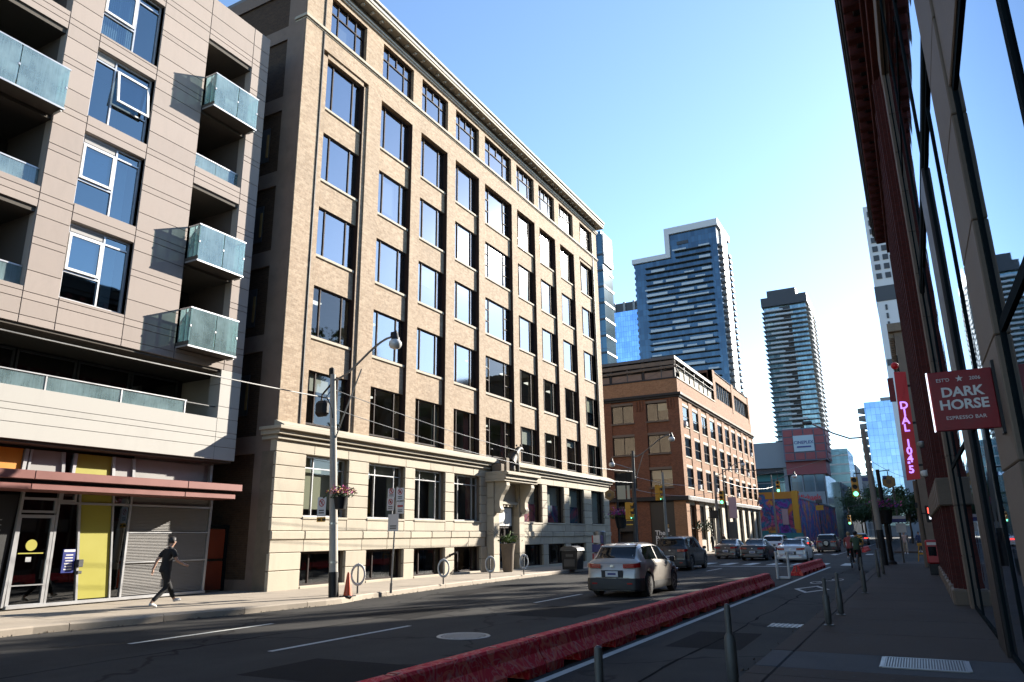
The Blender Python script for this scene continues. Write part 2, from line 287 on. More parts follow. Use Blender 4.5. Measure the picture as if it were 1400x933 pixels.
# ---------------------------------------------------------------- mesh helpers
WM = {}
class MB:
    def __init__(s): s.v = []; s.f = []
    def add(s, vs, fs):
        n = len(s.v); s.v += [tuple(v) for v in vs]; s.f += [tuple(i+n for i in q) for q in fs]; return s
    def box(s, x0, x1, y0, y1, z0, z1, b=0.):
        if x0 > x1: x0, x1 = x1, x0
        if y0 > y1: y0, y1 = y1, y0
        if z0 > z1: z0, z1 = z1, z0
        b = min(b, .45*(x1-x0), .45*(y1-y0), .45*(z1-z0))
        if b <= 0:
            return s.add([(x, y, z) for x in (x0, x1) for y in (y0, y1) for z in (z0, z1)], [(0, 1, 3, 2), (4, 6, 7, 5), (0, 4, 5, 1), (2, 3, 7, 6), (0, 2, 6, 4), (1, 5, 7, 3)])
        vs = []; idx = {}
        for i, x in enumerate((x0, x1)):
            for j, y in enumerate((y0, y1)):
                for k, z in enumerate((z0, z1)):
                    sx, sy, sz = (1-2*i)*b, (1-2*j)*b, (1-2*k)*b
                    for a, p in enumerate(((x, y+sy, z+sz), (x+sx, y, z+sz), (x+sx, y+sy, z))): idx[i, j, k, a] = len(vs); vs.append(p)
        g = lambda i, j, k, a: idx[i, j, k, a]
        fs = []
        for i in (0, 1):
            q = [g(i, 0, 0, 0), g(i, 0, 1, 0), g(i, 1, 1, 0), g(i, 1, 0, 0)]; fs.append(q if i == 0 else q[::-1])
            q = [g(0, i, 0, 1), g(1, i, 0, 1), g(1, i, 1, 1), g(0, i, 1, 1)]; fs.append(q if i == 0 else q[::-1])
            q = [g(0, 0, i, 2), g(0, 1, i, 2), g(1, 1, i, 2), g(1, 0, i, 2)]; fs.append(q if i == 0 else q[::-1])
        for i in (0, 1):
            for j in (0, 1):
                e = (i == j)
                q = [g(i, j, 0, 0), g(i, j, 0, 1), g(i, j, 1, 1), g(i, j, 1, 0)]; fs.append(q if e else q[::-1])
                q = [g(0, i, j, 1), g(0, i, j, 2), g(1, i, j, 2), g(1, i, j, 1)]; fs.append(q if e else q[::-1])
                q = [g(i, 0, j, 2), g(i, 0, j, 0), g(i, 1, j, 0), g(i, 1, j, 2)]; fs.append(q if e else q[::-1])
                for k in (0, 1):
                    q = [g(i, j, k, 0), g(i, j, k, 2), g(i, j, k, 1)]; fs.append(q if (i+j+k) % 2 == 0 else q[::-1])
        return s.add(vs, fs)
    def quad(s, a, b, c, d): return s.add([a, b, c, d], [(0, 1, 2, 3)])
    def tube(s, pts, r, n=8, cap=True):
        P = [Vector(p) for p in pts]; rs = r if isinstance(r, (list, tuple)) else [r]*len(P); vs = []; up = None
        for i, p in enumerate(P):
            t = (P[min(i+1, len(P)-1)]-P[max(i-1, 0)]).normalized()
            if up is None: up = Vector((0, 0, 1)) if abs(t.z) < .9 else Vector((1, 0, 0))
            a = t.cross(up).normalized(); b = a.cross(t).normalized(); up = b
            vs += [p+(a*math.cos(2*PI*k/n)+b*math.sin(2*PI*k/n))*rs[i] for k in range(n)]
        fs = [(i*n+k, i*n+(k+1) % n, (i+1)*n+(k+1) % n, (i+1)*n+k) for i in range(len(P)-1) for k in range(n)]
        if cap: fs += [tuple(range(n))[::-1], tuple((len(P)-1)*n+k for k in range(n))]
        return s.add(vs, fs)
    def lathe(s, prof, c=(0, 0, 0), n=16, axis='z'):
        vs = []
        for rr, h in prof:
            for k in range(n):
                a, b = rr*math.cos(2*PI*k/n), rr*math.sin(2*PI*k/n)
                q = (a, b, h) if axis == 'z' else ((h, a, b) if axis == 'x' else (b, h, a)); vs.append((c[0]+q[0], c[1]+q[1], c[2]+q[2]))
        fs = [(i*n+k, i*n+(k+1) % n, (i+1)*n+(k+1) % n, (i+1)*n+k) for i in range(len(prof)-1) for k in range(n)]
        fs += [tuple(range(n))[::-1], tuple((len(prof)-1)*n+k for k in range(n))]
        return s.add(vs, fs)
    def prism(s, poly, axis, a0, a1):
        n = len(poly)
        def P(p, a): return (a, p[0], p[1]) if axis == 'x' else ((p[0], a, p[1]) if axis == 'y' else (p[0], p[1], a))
        vs = [P(p, a0) for p in poly]+[P(p, a1) for p in poly]
        return s.add(vs, [tuple(range(n))[::-1], tuple(range(n, 2*n))]+[(i, (i+1) % n, n+(i+1) % n, n+i) for i in range(n)])
    def torus(s, c, R, r, axis='x', n=20, m=6, sq=1.):
        vs = []
        for i in range(n):
            a = 2*PI*i/n
            for j in range(m):
                b = 2*PI*j/m; q = R+r*math.cos(b); h = r*math.sin(b); u, w = q*math.cos(a), q*math.sin(a)*sq
                p = (h, u, w) if axis == 'x' else ((u, h, w) if axis == 'y' else (u, w, h)); vs.append((c[0]+p[0], c[1]+p[1], c[2]+p[2]))
        return s.add(vs, [(i*m+j, ((i+1) % n)*m+j, ((i+1) % n)*m+(j+1) % m, i*m+(j+1) % m) for i in range(n) for j in range(m)])
    def ball(s, c, r, n=12, m=8, sc=(1, 1, 1)):
        pr = [(max(.001, math.sin(PI*i/m)), -math.cos(PI*i/m)) for i in range(m+1)]; vs = []
        for a, h in pr:
            for k in range(n): vs.append((c[0]+r*sc[0]*a*math.cos(2*PI*k/n), c[1]+r*sc[1]*a*math.sin(2*PI*k/n), c[2]+r*sc[2]*h))
        return s.add(vs, [(i*n+k, i*n+(k+1) % n, (i+1)*n+(k+1) % n, (i+1)*n+k) for i in range(m) for k in range(n)])
    def mesh(s, name, mat, smooth=False):
        me = bpy.data.meshes.new(name); me.from_pydata(s.v, [], s.f)
        if smooth:
            me.polygons.foreach_set('use_smooth', [True]*len(me.polygons))
        if mat: me.materials.append(MATS[mat])
        me.update()
        if not smooth or smooth == 'fix':
            pass
        return me
    def build(s, name, mat, parent=None, smooth=False):
        me = s.mesh(name, mat, smooth); bm = bmesh.new(); bm.from_mesh(me); bmesh.ops.recalc_face_normals(bm, faces=bm.faces); bm.to_mesh(me); bm.free()
        if smooth: sharp(me)
        return link(name, me, parent)
def sharp(me, ang=40):
    try: me.set_sharp_from_angle(angle=math.radians(ang))
    except Exception: pass
def world_of(o): return WM.get(o.name, Matrix.Identity(4))
def link(name, me, parent=None, mw=None):
    """link one mesh object; its coordinates (and mw) are world coordinates"""
    o = bpy.data.objects.new(name, me); COL.objects.link(o); mw = mw or Matrix.Identity(4)
    if parent is not None: o.parent = parent; o.matrix_parent_inverse = world_of(parent).inverted()
    o.matrix_basis = mw; WM[o.name] = mw
    return o
def tag(o, label=None, cat=None, group=None, kind=None):
    if label: o['label'] = label
    if cat: o['category'] = cat
    if group: o['group'] = group
    if kind: o['kind'] = kind
    return o
def thing(name, label, cat, loc=(0, 0, 0), group=None):
    o = bpy.data.objects.new(name, None); COL.objects.link(o); o.empty_display_size = .3; o.location = loc; WM[o.name] = Matrix.Translation(loc); return tag(o, label, cat, group)
def struct(o): o['kind'] = 'structure'; return o
def copy_tree(o, loc=None, rz=None, label=None, scale=None, top=True, parent=None):
    c = o.copy(); COL.objects.link(c)
    if parent is not None: c.parent = parent
    for ch in o.children: copy_tree(ch, top=False, parent=c)
    if top:
        if loc is not None: c.location = loc
        if rz is not None: c.rotation_euler[2] = rz
        if scale is not None: c.scale = scale if isinstance(scale, (list, tuple)) else (scale,)*3
        if label: c['label'] = label
    return c
CACHE = {}
def piece(name, c, size, mat, parent, b=.01):
    """a (bevelled) block sharing mesh data with its equals"""
    k = (name, tuple(round(x, 3) for x in size), mat, b)
    if k not in CACHE:
        x, y, z = (q/2 for q in size); mb = MB().box(-x, x, -y, y, -z, z, b); me = mb.mesh(name, mat)
        bm = bmesh.new(); bm.from_mesh(me); bmesh.ops.recalc_face_normals(bm, faces=bm.faces); bm.to_mesh(me); bm.free(); CACHE[k] = me
    return link(name, CACHE[k], parent, Matrix.Translation(c))
def rect(name, x0, x1, y0, y1, z0, z1, mat, parent, b=.0):
    return piece(name, ((x0+x1)/2, (y0+y1)/2, (z0+z1)/2), (abs(x1-x0), abs(y1-y0), abs(z1-z0)), mat, parent, b)
def text(name, s, mat, parent, loc, size, rot=(PI/2, 0, 0), ext=.006, align='CENTER', sx=1., bold=0.):
    cu = bpy.data.curves.new(name, 'FONT'); cu.body = s; cu.size = size; cu.extrude = ext; cu.align_x = align; cu.align_y = 'CENTER'; cu.offset = bold; cu.resolution_u = 3
    t = bpy.data.objects.new('tmp_text', cu); COL.objects.link(t); bpy.context.view_layer.update()
    me = bpy.data.meshes.new_from_object(t.evaluated_get(bpy.context.evaluated_depsgraph_get())); bpy.data.objects.remove(t); me.name = name
    me.materials.clear(); me.materials.append(MATS[mat])
    from mathutils import Euler
    return link(name, me, parent, Matrix.Translation(loc) @ Euler(rot).to_matrix().to_4x4() @ Matrix.Diagonal((sx, 1, 1, 1)))
RX = (PI/2, 0, PI/2)          # text on a wall facing +X, reading along +Y
RXN = (PI/2, 0, -PI/2)
WIN = {}
def window(parent, x, y0, y1, z0, z1, kind, glass, frame, face='x', fw=.06, depth=.09, panes=None, name='window'):
    """window part (its frame mesh) with each pane as a sub-part. face 'x': looks +X; '-y': looks -Y (then x=Y plane, y0,y1 = x range)"""
    w, h = round(y1-y0, 3), round(z1-z0, 3); k = (w, h, kind, frame, fw, depth, face, glass)
    if k not in WIN:
        us, cells = kind(w, h) if callable(kind) else KIND[kind](w, h)
        mb = MB(); o = fw
        def bar(a0, a1, b0, b1):
            if face == 'x': mb.box(-depth/2, depth/2, a0, a1, b0, b1)
            else: mb.box(a0, a1, -depth/2, depth/2, b0, b1)
        bar(-w/2, -w/2+o, 0, h); bar(w/2-o, w/2, 0, h); bar(-w/2+o, w/2-o, 0, o); bar(-w/2+o, w/2-o, h-o, h)
        for a0, a1, b0, b1 in us: bar(a0, a1, b0, b1)
        fm = mb.mesh('window_frame', frame); bm = bmesh.new(); bm.from_mesh(fm); bmesh.ops.recalc_face_normals(bm, faces=bm.faces); bm.to_mesh(fm); bm.free()
        pm = []
        for a0, a1, b0, b1 in cells:
            q = MB(); t = .006
            a0 -= .004; a1 += .004; b0 -= .004; b1 += .004
            if face == 'x': q.quad((0, a0, b0), (0, a1, b0), (0, a1, b1), (0, a0, b1))
            else: q.quad((a0, 0, b0), (a1, 0, b0), (a1, 0, b1), (a0, 0, b1))
            pm.append(q.mesh('pane', glass))
        WIN[k] = (fm, pm)
    fm, pm = WIN[k]; yc = (y0+y1)/2
    mw = Matrix.Translation((x, yc, z0) if face == 'x' else (yc, x, z0))
    o = link(name, fm, parent, mw)
    for q in pm: link('pane', q, o, mw)
    return o
def cells_grid(w, h, fw, ys, zs, mw=.05):
    """mullions at ys, rails at zs (fractions); returns bars and pane cells"""
    bars = []; Y = [-w/2+fw]; 
    for f in ys: c = -w/2+f*w; bars.append((c-mw/2, c+mw/2, fw, h-fw)); Y += [c-mw/2, c+mw/2]
    Y.append(w/2-fw); cells = []
    for i in range(0, len(Y), 2):
        Z = [fw]
        for f in zs: c = f*h; bars.append((Y[i], Y[i+1], c-mw/2, c+mw/2)); Z += [c-mw/2, c+mw/2]
        Z.append(h-fw)
        for j in range(0, len(Z), 2): cells.append((Y[i], Y[i+1], Z[j], Z[j+1]))
    return bars, cells
def _attic(w, h):
    b = []; c = []; fw, m = .06, .05; y = [-w/2+fw, -w*.25, 0, w*.25, w/2-fw]; zt = .64*h
    b += [(y[1]-m/2, y[1]+m/2, fw, h-fw), (y[3]-m/2, y[3]+m/2, fw, h-fw), (y[0], y[1]-m/2, zt-m/2, zt+m/2), (y[1]+m/2, y[3]-m/2, zt-m/2, zt+m/2), (y[3]+m/2, y[4], zt-m/2, zt+m/2), (-m/2, m/2, zt+m/2, h-fw)]
    c += [(y[0], y[1]-m/2, fw, zt-m/2), (y[1]+m/2, y[3]-m/2, fw, zt-m/2), (y[3]+m/2, y[4], fw, zt-m/2), (y[0], y[1]-m/2, zt+m/2, h-fw), (y[1]+m/2, -m/2, zt+m/2, h-fw), (m/2, y[3]-m/2, zt+m/2, h-fw), (y[3]+m/2, y[4], zt+m/2, h-fw)]
    return b, c
def _centre(w, h):
    b = []; c = []; fw, m = .06, .05; y = [-w/2+fw, -w*.27, w*.27, w/2-fw]
    b += [(y[1]-m/2, y[1]+m/2, fw, h-fw), (y[2]-m/2, y[2]+m/2, fw, h-fw)]; c.append((y[1]+m/2, y[2]-m/2, fw, h-fw))
    for a0, a1 in ((y[0], y[1]-m/2), (y[2]+m/2, y[3])):
        z = [fw, h*.36, h*.68, h-fw]
        for q in (1, 2): b.append((a0, a1, z[q]-m/2, z[q]+m/2))
        c += [(a0, a1, fw, z[1]-m/2), (a0, a1, z[1]+m/2, z[2]-m/2), (a0, a1, z[2]+m/2, h-fw)]
    return b, c
KIND = {'three': lambda w, h: cells_grid(w, h, .06, (.23, .77), ()), 'attic': _attic, 'centre': _centre,
        'shop': lambda w, h: cells_grid(w, h, .05, (.27, .80), (.8,), .04), 'one': lambda w, h: cells_grid(w, h, .05, (), ()),
        'base': lambda w, h: cells_grid(w, h, .05, (.27, .80), ()), 'two': lambda w, h: cells_grid(w, h, .05, (.5,), ()), 'sash': lambda w, h: cells_grid(w, h, .05, (), (.5,)),
        'twosash': lambda w, h: cells_grid(w, h, .05, (.5,), (.5,)), 'four': lambda w, h: cells_grid(w, h, .05, (.25, .5, .75), ())}
def leaves(mb, pts, size, rng):
    for p in pts:
        a = Vector((rng.gauss(0, 1), rng.gauss(0, 1), rng.gauss(0, 1))).normalized(); b = a.orthogonal().normalized(); s = size*rng.uniform(.6, 1.3)
        c = a.cross(b)*s*.5; b = b*s; p = Vector(p); mb.add([p-b*.5, p+c*.5, p+b*.5, p-c*.5], [(0, 1, 2, 3)])

# ---------------------------------------------------------------- ground, road, pavements
KP = [(-40, -16.3), (4, -16.2), (8.6, -16.0), (11.7, -15.45), (14.2, -14.95), (16.6, -14.7), (19, -15.15), (24, -15.5), (32, -15.75), (49, -15.9)]
def kx(y):
    for (a, xa), (b, xb) in zip(KP, KP[1:]):
        if a <= y <= b:
            t = (y-a)/(b-a); t = t*t*(3-2*t); return xa+(xb-xa)*t
    return KP[-1][1]
def sheet(name, pts, z, mat, parent=None):
    mb = MB().add([(x, y, z) for x, y in pts], [tuple(range(len(pts)))]); o = mb.build(name, mat, parent); return o
g = struct(sheet('ground', [(-2500, -300), (2500, -300), (2500, 3500), (-2500, 3500)], -.03, 'asphalt'))
road = struct(sheet('road', [(-17.5, -40), (-2.0, -40), (-2.0, 430), (-17.5, 430)], 0, 'asphalt'))
struct(sheet('side_road', [(-140, 51.5), (-17.4, 51.5), (-17.4, 67.5), (-140, 67.5)], -.004, 'asphalt'))
sw = MB(); ys = [-40+i*1.5 for i in range(60)]; ys = [y for y in ys if y < 49]+[49.5]
for a, b in zip(ys, ys[1:]): sw.box(-32, kx((a+b)/2)-.32, a, b, -.02, .135)
swl = struct(sw.build('sidewalk_left', 'sidewalk'))
y = 4.0
while y < 49.3:
    y1 = min(y+1.52, 49.4); k0, k1 = kx(y)-.33, kx(y1)-.33
    for x0, x1 in ((-20.56, -18.95), (-18.94, -17.35)): rect('paving_slab', x0, x1, y+.006, y1-.006, .1, .15, 'sidewalk', swl, .006)
    mb = MB().add([(-17.34, y+.006, .15), (k0, y+.006, .15), (k1, y1-.006, .15), (-17.34, y1-.006, .15), (-17.34, y+.006, .1), (k0, y+.006, .1), (k1, y1-.006, .1), (-17.34, y1-.006, .1)], [(0, 1, 2, 3), (0, 4, 5, 1), (1, 5, 6, 2), (2, 6, 7, 3), (3, 7, 4, 0)])
    mb.build('paving_slab', 'sidewalk', swl); y = y1
y = 2.0
while y < 49:
    y1 = min(y+1.95, 49.4); q = []
    n = 3
    mb = MB()
    for i in range(n):
        a, b = y+.008+(y1-y-.016)*i/n, y+.008+(y1-y-.016)*(i+1)/n; ka, kb = kx(a), kx(b)
        mb.add([(ka-.32, a, .156), (ka-.03, a, .156), (ka, a, .125), (ka, a, -.02), (kb-.32, b, .156), (kb-.03, b, .156), (kb, b, .125), (kb, b, -.02), (ka-.32, a, 0), (kb-.32, b, 0)], [(0, 1, 5, 4), (1, 2, 6, 5), (2, 3, 7, 6), (0, 8, 3, 2, 1), (4, 5, 6, 7, 9)])
    mb.build('kerb_stone', 'kerb_stone', swl); y = y1
struct(MB().box(-60, -16, 68, 122, -.02, .15, .02).build('sidewalk_far_left', 'sidewalk')); struct(MB().box(-60, -16, 124, 430, -.02, .15, .02).build('sidewalk_beyond_left', 'sidewalk'))
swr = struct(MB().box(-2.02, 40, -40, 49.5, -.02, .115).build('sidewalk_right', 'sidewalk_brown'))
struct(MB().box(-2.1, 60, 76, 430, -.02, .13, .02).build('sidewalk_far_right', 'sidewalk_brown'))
y = -2.0; i = 0
while y < 49:
    y1 = min(y+(1.45 if 10.2 < y+.1 < 11.7 else 2.35), 49.4)
    if y <= 10.3 < y1: y1 = 10.35
    m = 'sidewalk_band' if abs(y-10.35) < .02 else 'sidewalk_brown'
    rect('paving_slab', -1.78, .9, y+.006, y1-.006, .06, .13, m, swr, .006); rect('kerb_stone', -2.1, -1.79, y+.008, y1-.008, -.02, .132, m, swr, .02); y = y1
# painted lines
def mark(name, pts, z=.005): return sheet(name, pts, z, 'road_paint', road)
def line(x, y0, y1, w=.12): return mark('lane_line', [(x-w/2, y0), (x+w/2, y0), (x+w/2, y1), (x-w/2, y1)])
line(-4.42, -5, 44.2, .13)
for a, b in ((-1.2, 3.2), (9.35, 13.2), (19.0, 22.3), (28.6, 32.2), (38.2, 41.5), (70, 73), (80, 83), (90, 93)): line(-9.6, a, b)
for a, b in ((9.0, 12.4), (70, 73), (80, 83)): line(-12.7, a, b)
line(-6.35, 68, 140, .1)
for i in range(9): x = -14.9+i*1.35; mark('crossing_bar', [(x, 46.2), (x+.55, 46.2), (x+.55, 49.6), (x, 49.6)])
for i in range(9): x = -14.9+i*1.35; mark('crossing_bar', [(x, 69), (x+.55, 69), (x+.55, 72), (x, 72)])
mark('stop_line', [(-15.5, 44.2), (-5.2, 44.2), (-5.2, 44.6), (-15.5, 44.6)])
for i in range(4):
    a = [(-3.3, 24.9), (-2.75, 26.6), (-3.3, 28.3), (-3.85, 26.6)]; b = [(-3.3, 25.35), (-2.9, 26.6), (-3.3, 27.85), (-3.7, 26.6)]; j = (i+1) % 4
    mark('lane_diamond', [a[i], a[j], b[j], b[i]])
for c in ((-3.55, 30.2), (-3.0, 32.2)):
    mb = MB(); n = 16
    for i in range(n):
        p = [(c[0]+r*.22*math.cos(2*PI*q/n), c[1]+r*.7*math.sin(2*PI*q/n), .005) for r, q in ((1, i), (1, i+1), (.75, i+1), (.75, i))]; mb.add(p, [(0, 1, 2, 3)])
    mb.build('bicycle_symbol', 'road_paint', road)
for a, b in (((-3.55, 30.2), (-3.3, 31.4)), ((-3.3, 31.4), (-3.0, 32.2)), ((-3.5, 31.6), (-3.1, 31.2))):
    mark('bicycle_symbol', [(a[0]-.03, a[1]), (a[0]+.03, a[1]), (b[0]+.03, b[1]), (b[0]-.03, b[1])])
for x0, y0, x1, y1 in ((-1.55, 45.9, -1.45, 46.5), (-1.45, 46.4, .9, 46.5)): sheet('kerb_line', [(x0, y0), (x1, y0), (x1, y1), (x0, y1)], .139, 'road_paint', swr)
# repairs and tar seams in the road
rgp = random.Random(9)
for x0, x1, y0, y1 in ((-12.2, -10.4, 14.2, 17.0), (-8.8, -7.0, 15.8, 18.4), (-14.2, -13.0, 20.5, 26.0), (-7.4, -5.6, 26.0, 31.0), (-11.8, -10.2, 27.0, 29.5), (-3.9, -2.7, 12.4, 14.6), (-8.4, -6.3, 7.6, 9.2)):
    mb = MB(); mb.add([(x, y, .0022) for x, y in ((x0, y0), (x1, y0+.05), (x1-.04, y1), (x0+.03, y1-.06))], [(0, 1, 2, 3)]); mb.build('road_patch', 'asphalt_patch', road)
for x, y0, y1 in ((-11.2, 5, 48), (-3.3, 4, 40)):
    pts = []; y = y0; w = x
    while y < y1: pts.append((w, y, .0028)); y += rgp.uniform(.4, 1.1); w = x+rgp.uniform(-.05, .05)
    mb = MB()
    for a, b in zip(pts, pts[1:]):
        h = rgp.uniform(.012, .03); mb.add([(a[0]-h, a[1], a[2]), (a[0]+h, a[1], a[2]), (b[0]+h, b[1], b[2]), (b[0]-h, b[1], b[2])], [(0, 1, 2, 3)])
    mb.build('tar_seam', 'tar', road)
# manhole cover: ring plus raised grid
c = (-7.65, 12.2); t = thing('manhole_cover', 'round grated iron manhole cover in the traffic lane', 'manhole cover', (*c, .004))
mb = MB(); n = 40
for i in range(n):
    a, b = 2*PI*i/n, 2*PI*(i+1)/n; q = []
    for z, rs in ((.006, (.5, .42)), (.016, (.485, .435))): q += [(c[0]+r*math.cos(w), c[1]+r*math.sin(w), z) for r in rs for w in (a, b)]
    mb.add(q, [(4, 5, 7, 6), (0, 1, 5, 4), (2, 6, 7, 3)])
mb.build('rim', 'iron_light', t); MB().lathe([(.43, .003), (.43, .006)], (*c, 0), 40).build('plate', 'steel_black', t); mb = MB()
for i in range(-6, 7):
    for j in range(-6, 7):
        if math.hypot(i, j)*.066 < .40: mb.box(c[0]+i*.066-.022, c[0]+i*.066+.022, c[1]+j*.066-.024, c[1]+j*.066+.024, .006, .016)
tag(mb.build('raised_stud', 'iron_light', t), kind='stuff')
# kerb drain in the cycle lane
t = thing('kerb_drain', 'iron drain grate beside the kerb in the cycle lane', 'drain', (-2.5, 16.0, 0)); mb = MB()
MB().box(-2.85, -2.2, 15.7, 16.3, .003, .008).build('plate', 'iron', t)
for i in range(7): rect('bar', -2.82+i*.09, -2.78+i*.09, 15.74, 16.26, .008, .018, 'iron', t)
# pavement vent grate
t = thing('vent_grate', 'rectangular steel vent grate set in the near right pavement', 'grate', (-.14, 11.2, .13))
x0, x1, y0, y1 = -.62, .32, 10.78, 11.62; MB().box(x0, x1, y0, y1, .131, .134).build('pit', 'steel_black', t); mb = MB()
for a in ((x0, x1, y0-.03, y0+.02), (x0, x1, y1-.02, y1+.03), (x0-.03, x0+.02, y0, y1), (x1-.02, x1+.03, y0, y1)): mb.box(*a, .132, .145)
mb.build('frame', 'steel_grey', t); mb = MB()
for i in range(1, 30): x = x0+(x1-x0)*i/30; rect('bar', x-.008, x+.008, y0+.02, y1-.02, .134, .143, 'steel_grey', t)
for i in range(1, 9): yy = y0+(y1-y0)*i/9; rect('cross_bar', x0, x1, yy-.006, yy+.006, .134, .140, 'steel_grey', t)

# ---------------------------------------------------------------- beige condominium on the left
XC = -19.3
condo = thing('condominium', 'beige concrete panel apartment block with glass balconies and coloured shopfront', 'building', (-22, 8, 0))
Y0, Y1, ZT = -3., 16.68, 20.3
PER = 2.755; offs = (0, .2, .78, 1.51, 1.71, 2.32); GZ = sorted(10.57+PER*k+o for k in range(-3, 5) for o in offs)
strips = [(Y0, 6.2, []), (6.2, 9.52, [(8.14, 10.35), (10.94, 15.87), (16.44, 18.63)]), (9.54, 10.43, []), (10.45, 12.31, [(8.1, 10.34), (10.85, 13.1), (13.6, 15.87), (16.36, 18.63)]), (12.33, 14.04, []), (14.06, 15.92, [(7.5, 13.1), (13.72, 18.63)]), (15.94, Y1, [])]
for a, b, op in strips:
    cur = 7.18
    for o0, o1 in op+[(ZT, ZT+1)]:
        if o0 > cur+.02:
            MB().box(XC-.30, XC-.03, a-.012, b+.012, cur, o0).build('wall_backing', 'condo_seal', condo)
            zs = [cur]+[z for z in GZ if cur+.08 < z < o0-.08]+[o0]
            for z0, z1 in zip(zs, zs[1:]): rect('panel', XC-.05, XC, a, b, z0+(.007 if z0 > cur else 0), z1-(.007 if z1 < o0 else 0), 'condo_panel', condo, .006)
        cur = o1
# end wall towards the alley
zs = [4.26]+[z for z in GZ if 4.4 < z < ZT-.1]+[ZT]
MB().box(-40, XC-.3, Y1-.3, Y1-.04, 4.26, ZT).build('wall_backing', 'condo_seal', condo)
for z0, z1 in zip(zs, zs[1:]): rect('panel', XC-6, XC-.31, Y1-.05, Y1, z0+.007, z1-.007, 'condo_panel', condo, .006); rect('panel', XC-.3, XC-.06, Y1-.012, Y1+.001, z0+.007, z1-.007, 'condo_panel', condo, .004)
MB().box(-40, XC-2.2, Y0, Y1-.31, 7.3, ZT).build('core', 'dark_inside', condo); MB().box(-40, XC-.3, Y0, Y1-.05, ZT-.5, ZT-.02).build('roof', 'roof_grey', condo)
for y0, y1, k in ((5.0, 9.52, 0), (14.06, 15.92, 1)):
    for s in range(5):
        zf = 7.48+PER*s
        if k == 0 and s == 0: zf = 7.9
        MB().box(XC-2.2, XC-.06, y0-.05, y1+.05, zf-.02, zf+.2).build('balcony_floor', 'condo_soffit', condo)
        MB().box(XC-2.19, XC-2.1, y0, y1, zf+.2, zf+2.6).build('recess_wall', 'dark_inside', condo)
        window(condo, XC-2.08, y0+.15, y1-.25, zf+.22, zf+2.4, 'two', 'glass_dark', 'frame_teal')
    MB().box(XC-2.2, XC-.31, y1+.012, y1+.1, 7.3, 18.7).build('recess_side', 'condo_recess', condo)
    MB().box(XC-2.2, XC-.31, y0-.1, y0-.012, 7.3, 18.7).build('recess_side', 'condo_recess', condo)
# apartment windows
def condo_win(kind):
    def f(w, h):
        fw, m = .05, .05; ym = -w/2+w*(.36 if kind else .58)
        zt = h*.87; zl = h*.36; b = [(ym-m/2, ym+m/2, fw, h-fw)]; c = []
        L0, L1, R0, R1 = -w/2+fw, ym-m/2, ym+m/2, w/2-fw
        b += [(L0, L1, zt-.025, zt+.025), (R0, R1, zt-.025, zt+.025)]
        c += [(L0, L1, zt+.025, h-fw), (R0, R1, zt+.025, h-fw)]
        if kind: b.append((R0, R1, zl-.025, zl+.025)); c += [(L0, L1, fw, zt-.025), (R0, R1, fw, zl-.025), (R0, R1, zl+.025, zt-.025)]
        else: b.append((L0, L1, zl-.025, zl+.025)); c += [(R0, R1, fw, zt-.025), (L0, L1, fw, zl-.025), (L0, L1, zl+.025, zt-.025)]
        return b, c
    return f
CW = {False: condo_win(False), True: condo_win(True)}
for i, (z0, z1) in enumerate(((8.1, 10.34), (10.85, 13.1), (13.6, 15.87), (16.36, 18.63))):
    k = i == 2; xg = XC-.20; w = window(condo, xg, 10.46, 12.30, z0+.01, z1-.01, CW[k], 'glass_condo', 'frame_silver')
    ww = 1.84; ym = 11.38-ww/2+ww*(.36 if k else .58); h = z1-z0
    # casement (tilted open in one of them)
    s0, s1 = (ym+.05, 12.22) if k else (10.52, ym-.06); mb = MB(); q0, q1 = z0+h*.36+.05, z0+h*.86; tl = .16 if k else 0.
    for a0, a1, b0, b1 in ((s0, s0+.07, q0, q1), (s1-.07, s1, q0, q1), (s0+.07, s1-.07, q0, q0+.07), (s0+.07, s1-.07, q1-.07, q1)):
        mb.box(xg+.05, xg+.10, a0, a1, b0, b1)
    mb.v = [(x+tl*(q1-z)/(q1-q0), y, z) for x, y, z in mb.v]; cs = mb.build('casement', 'frame_white', condo)
    g = MB().quad(*[(xg+.075+tl*(q1-z)/(q1-q0), y, z) for y, z in ((s0+.07, q0+.07), (s1-.07, q0+.07), (s1-.07, q1-.07), (s0+.07, q1-.07))]).build('pane', 'glass_condo', cs)
    MB().box(XC-2.0, XC-1.95, 10.4, 12.4, z0-.2, z1+.2).build('room_back', 'room_wall', condo)
    MB().box(XC-.30, XC-.04, 12.318, 12.325, z0, z1).build('reveal', 'frame_teal', condo); MB().box(XC-.30, XC-.04, 10.44, 12.31, z1+.002, z1+.012).build('reveal', 'frame_teal', condo)
    if i in (0, 1): pass
    rect('vent_grille', xg-.02, xg+.03, 10.55, ym-.05, z0+h*.89, z1-.07, 'louvre_grey', condo)
    if i == 3:
        for j in range(16): rect('blind_slat', xg-.16, xg-.14, 10.52+j*.066, 10.56+j*.066, z0+.05, z1-.3, 'blind_white', condo)
    if i in (1, 0): rect('curtain', xg-.22, xg-.20, 11.75, 12.05, z0+.05, z1-.2, 'blind_white', condo)
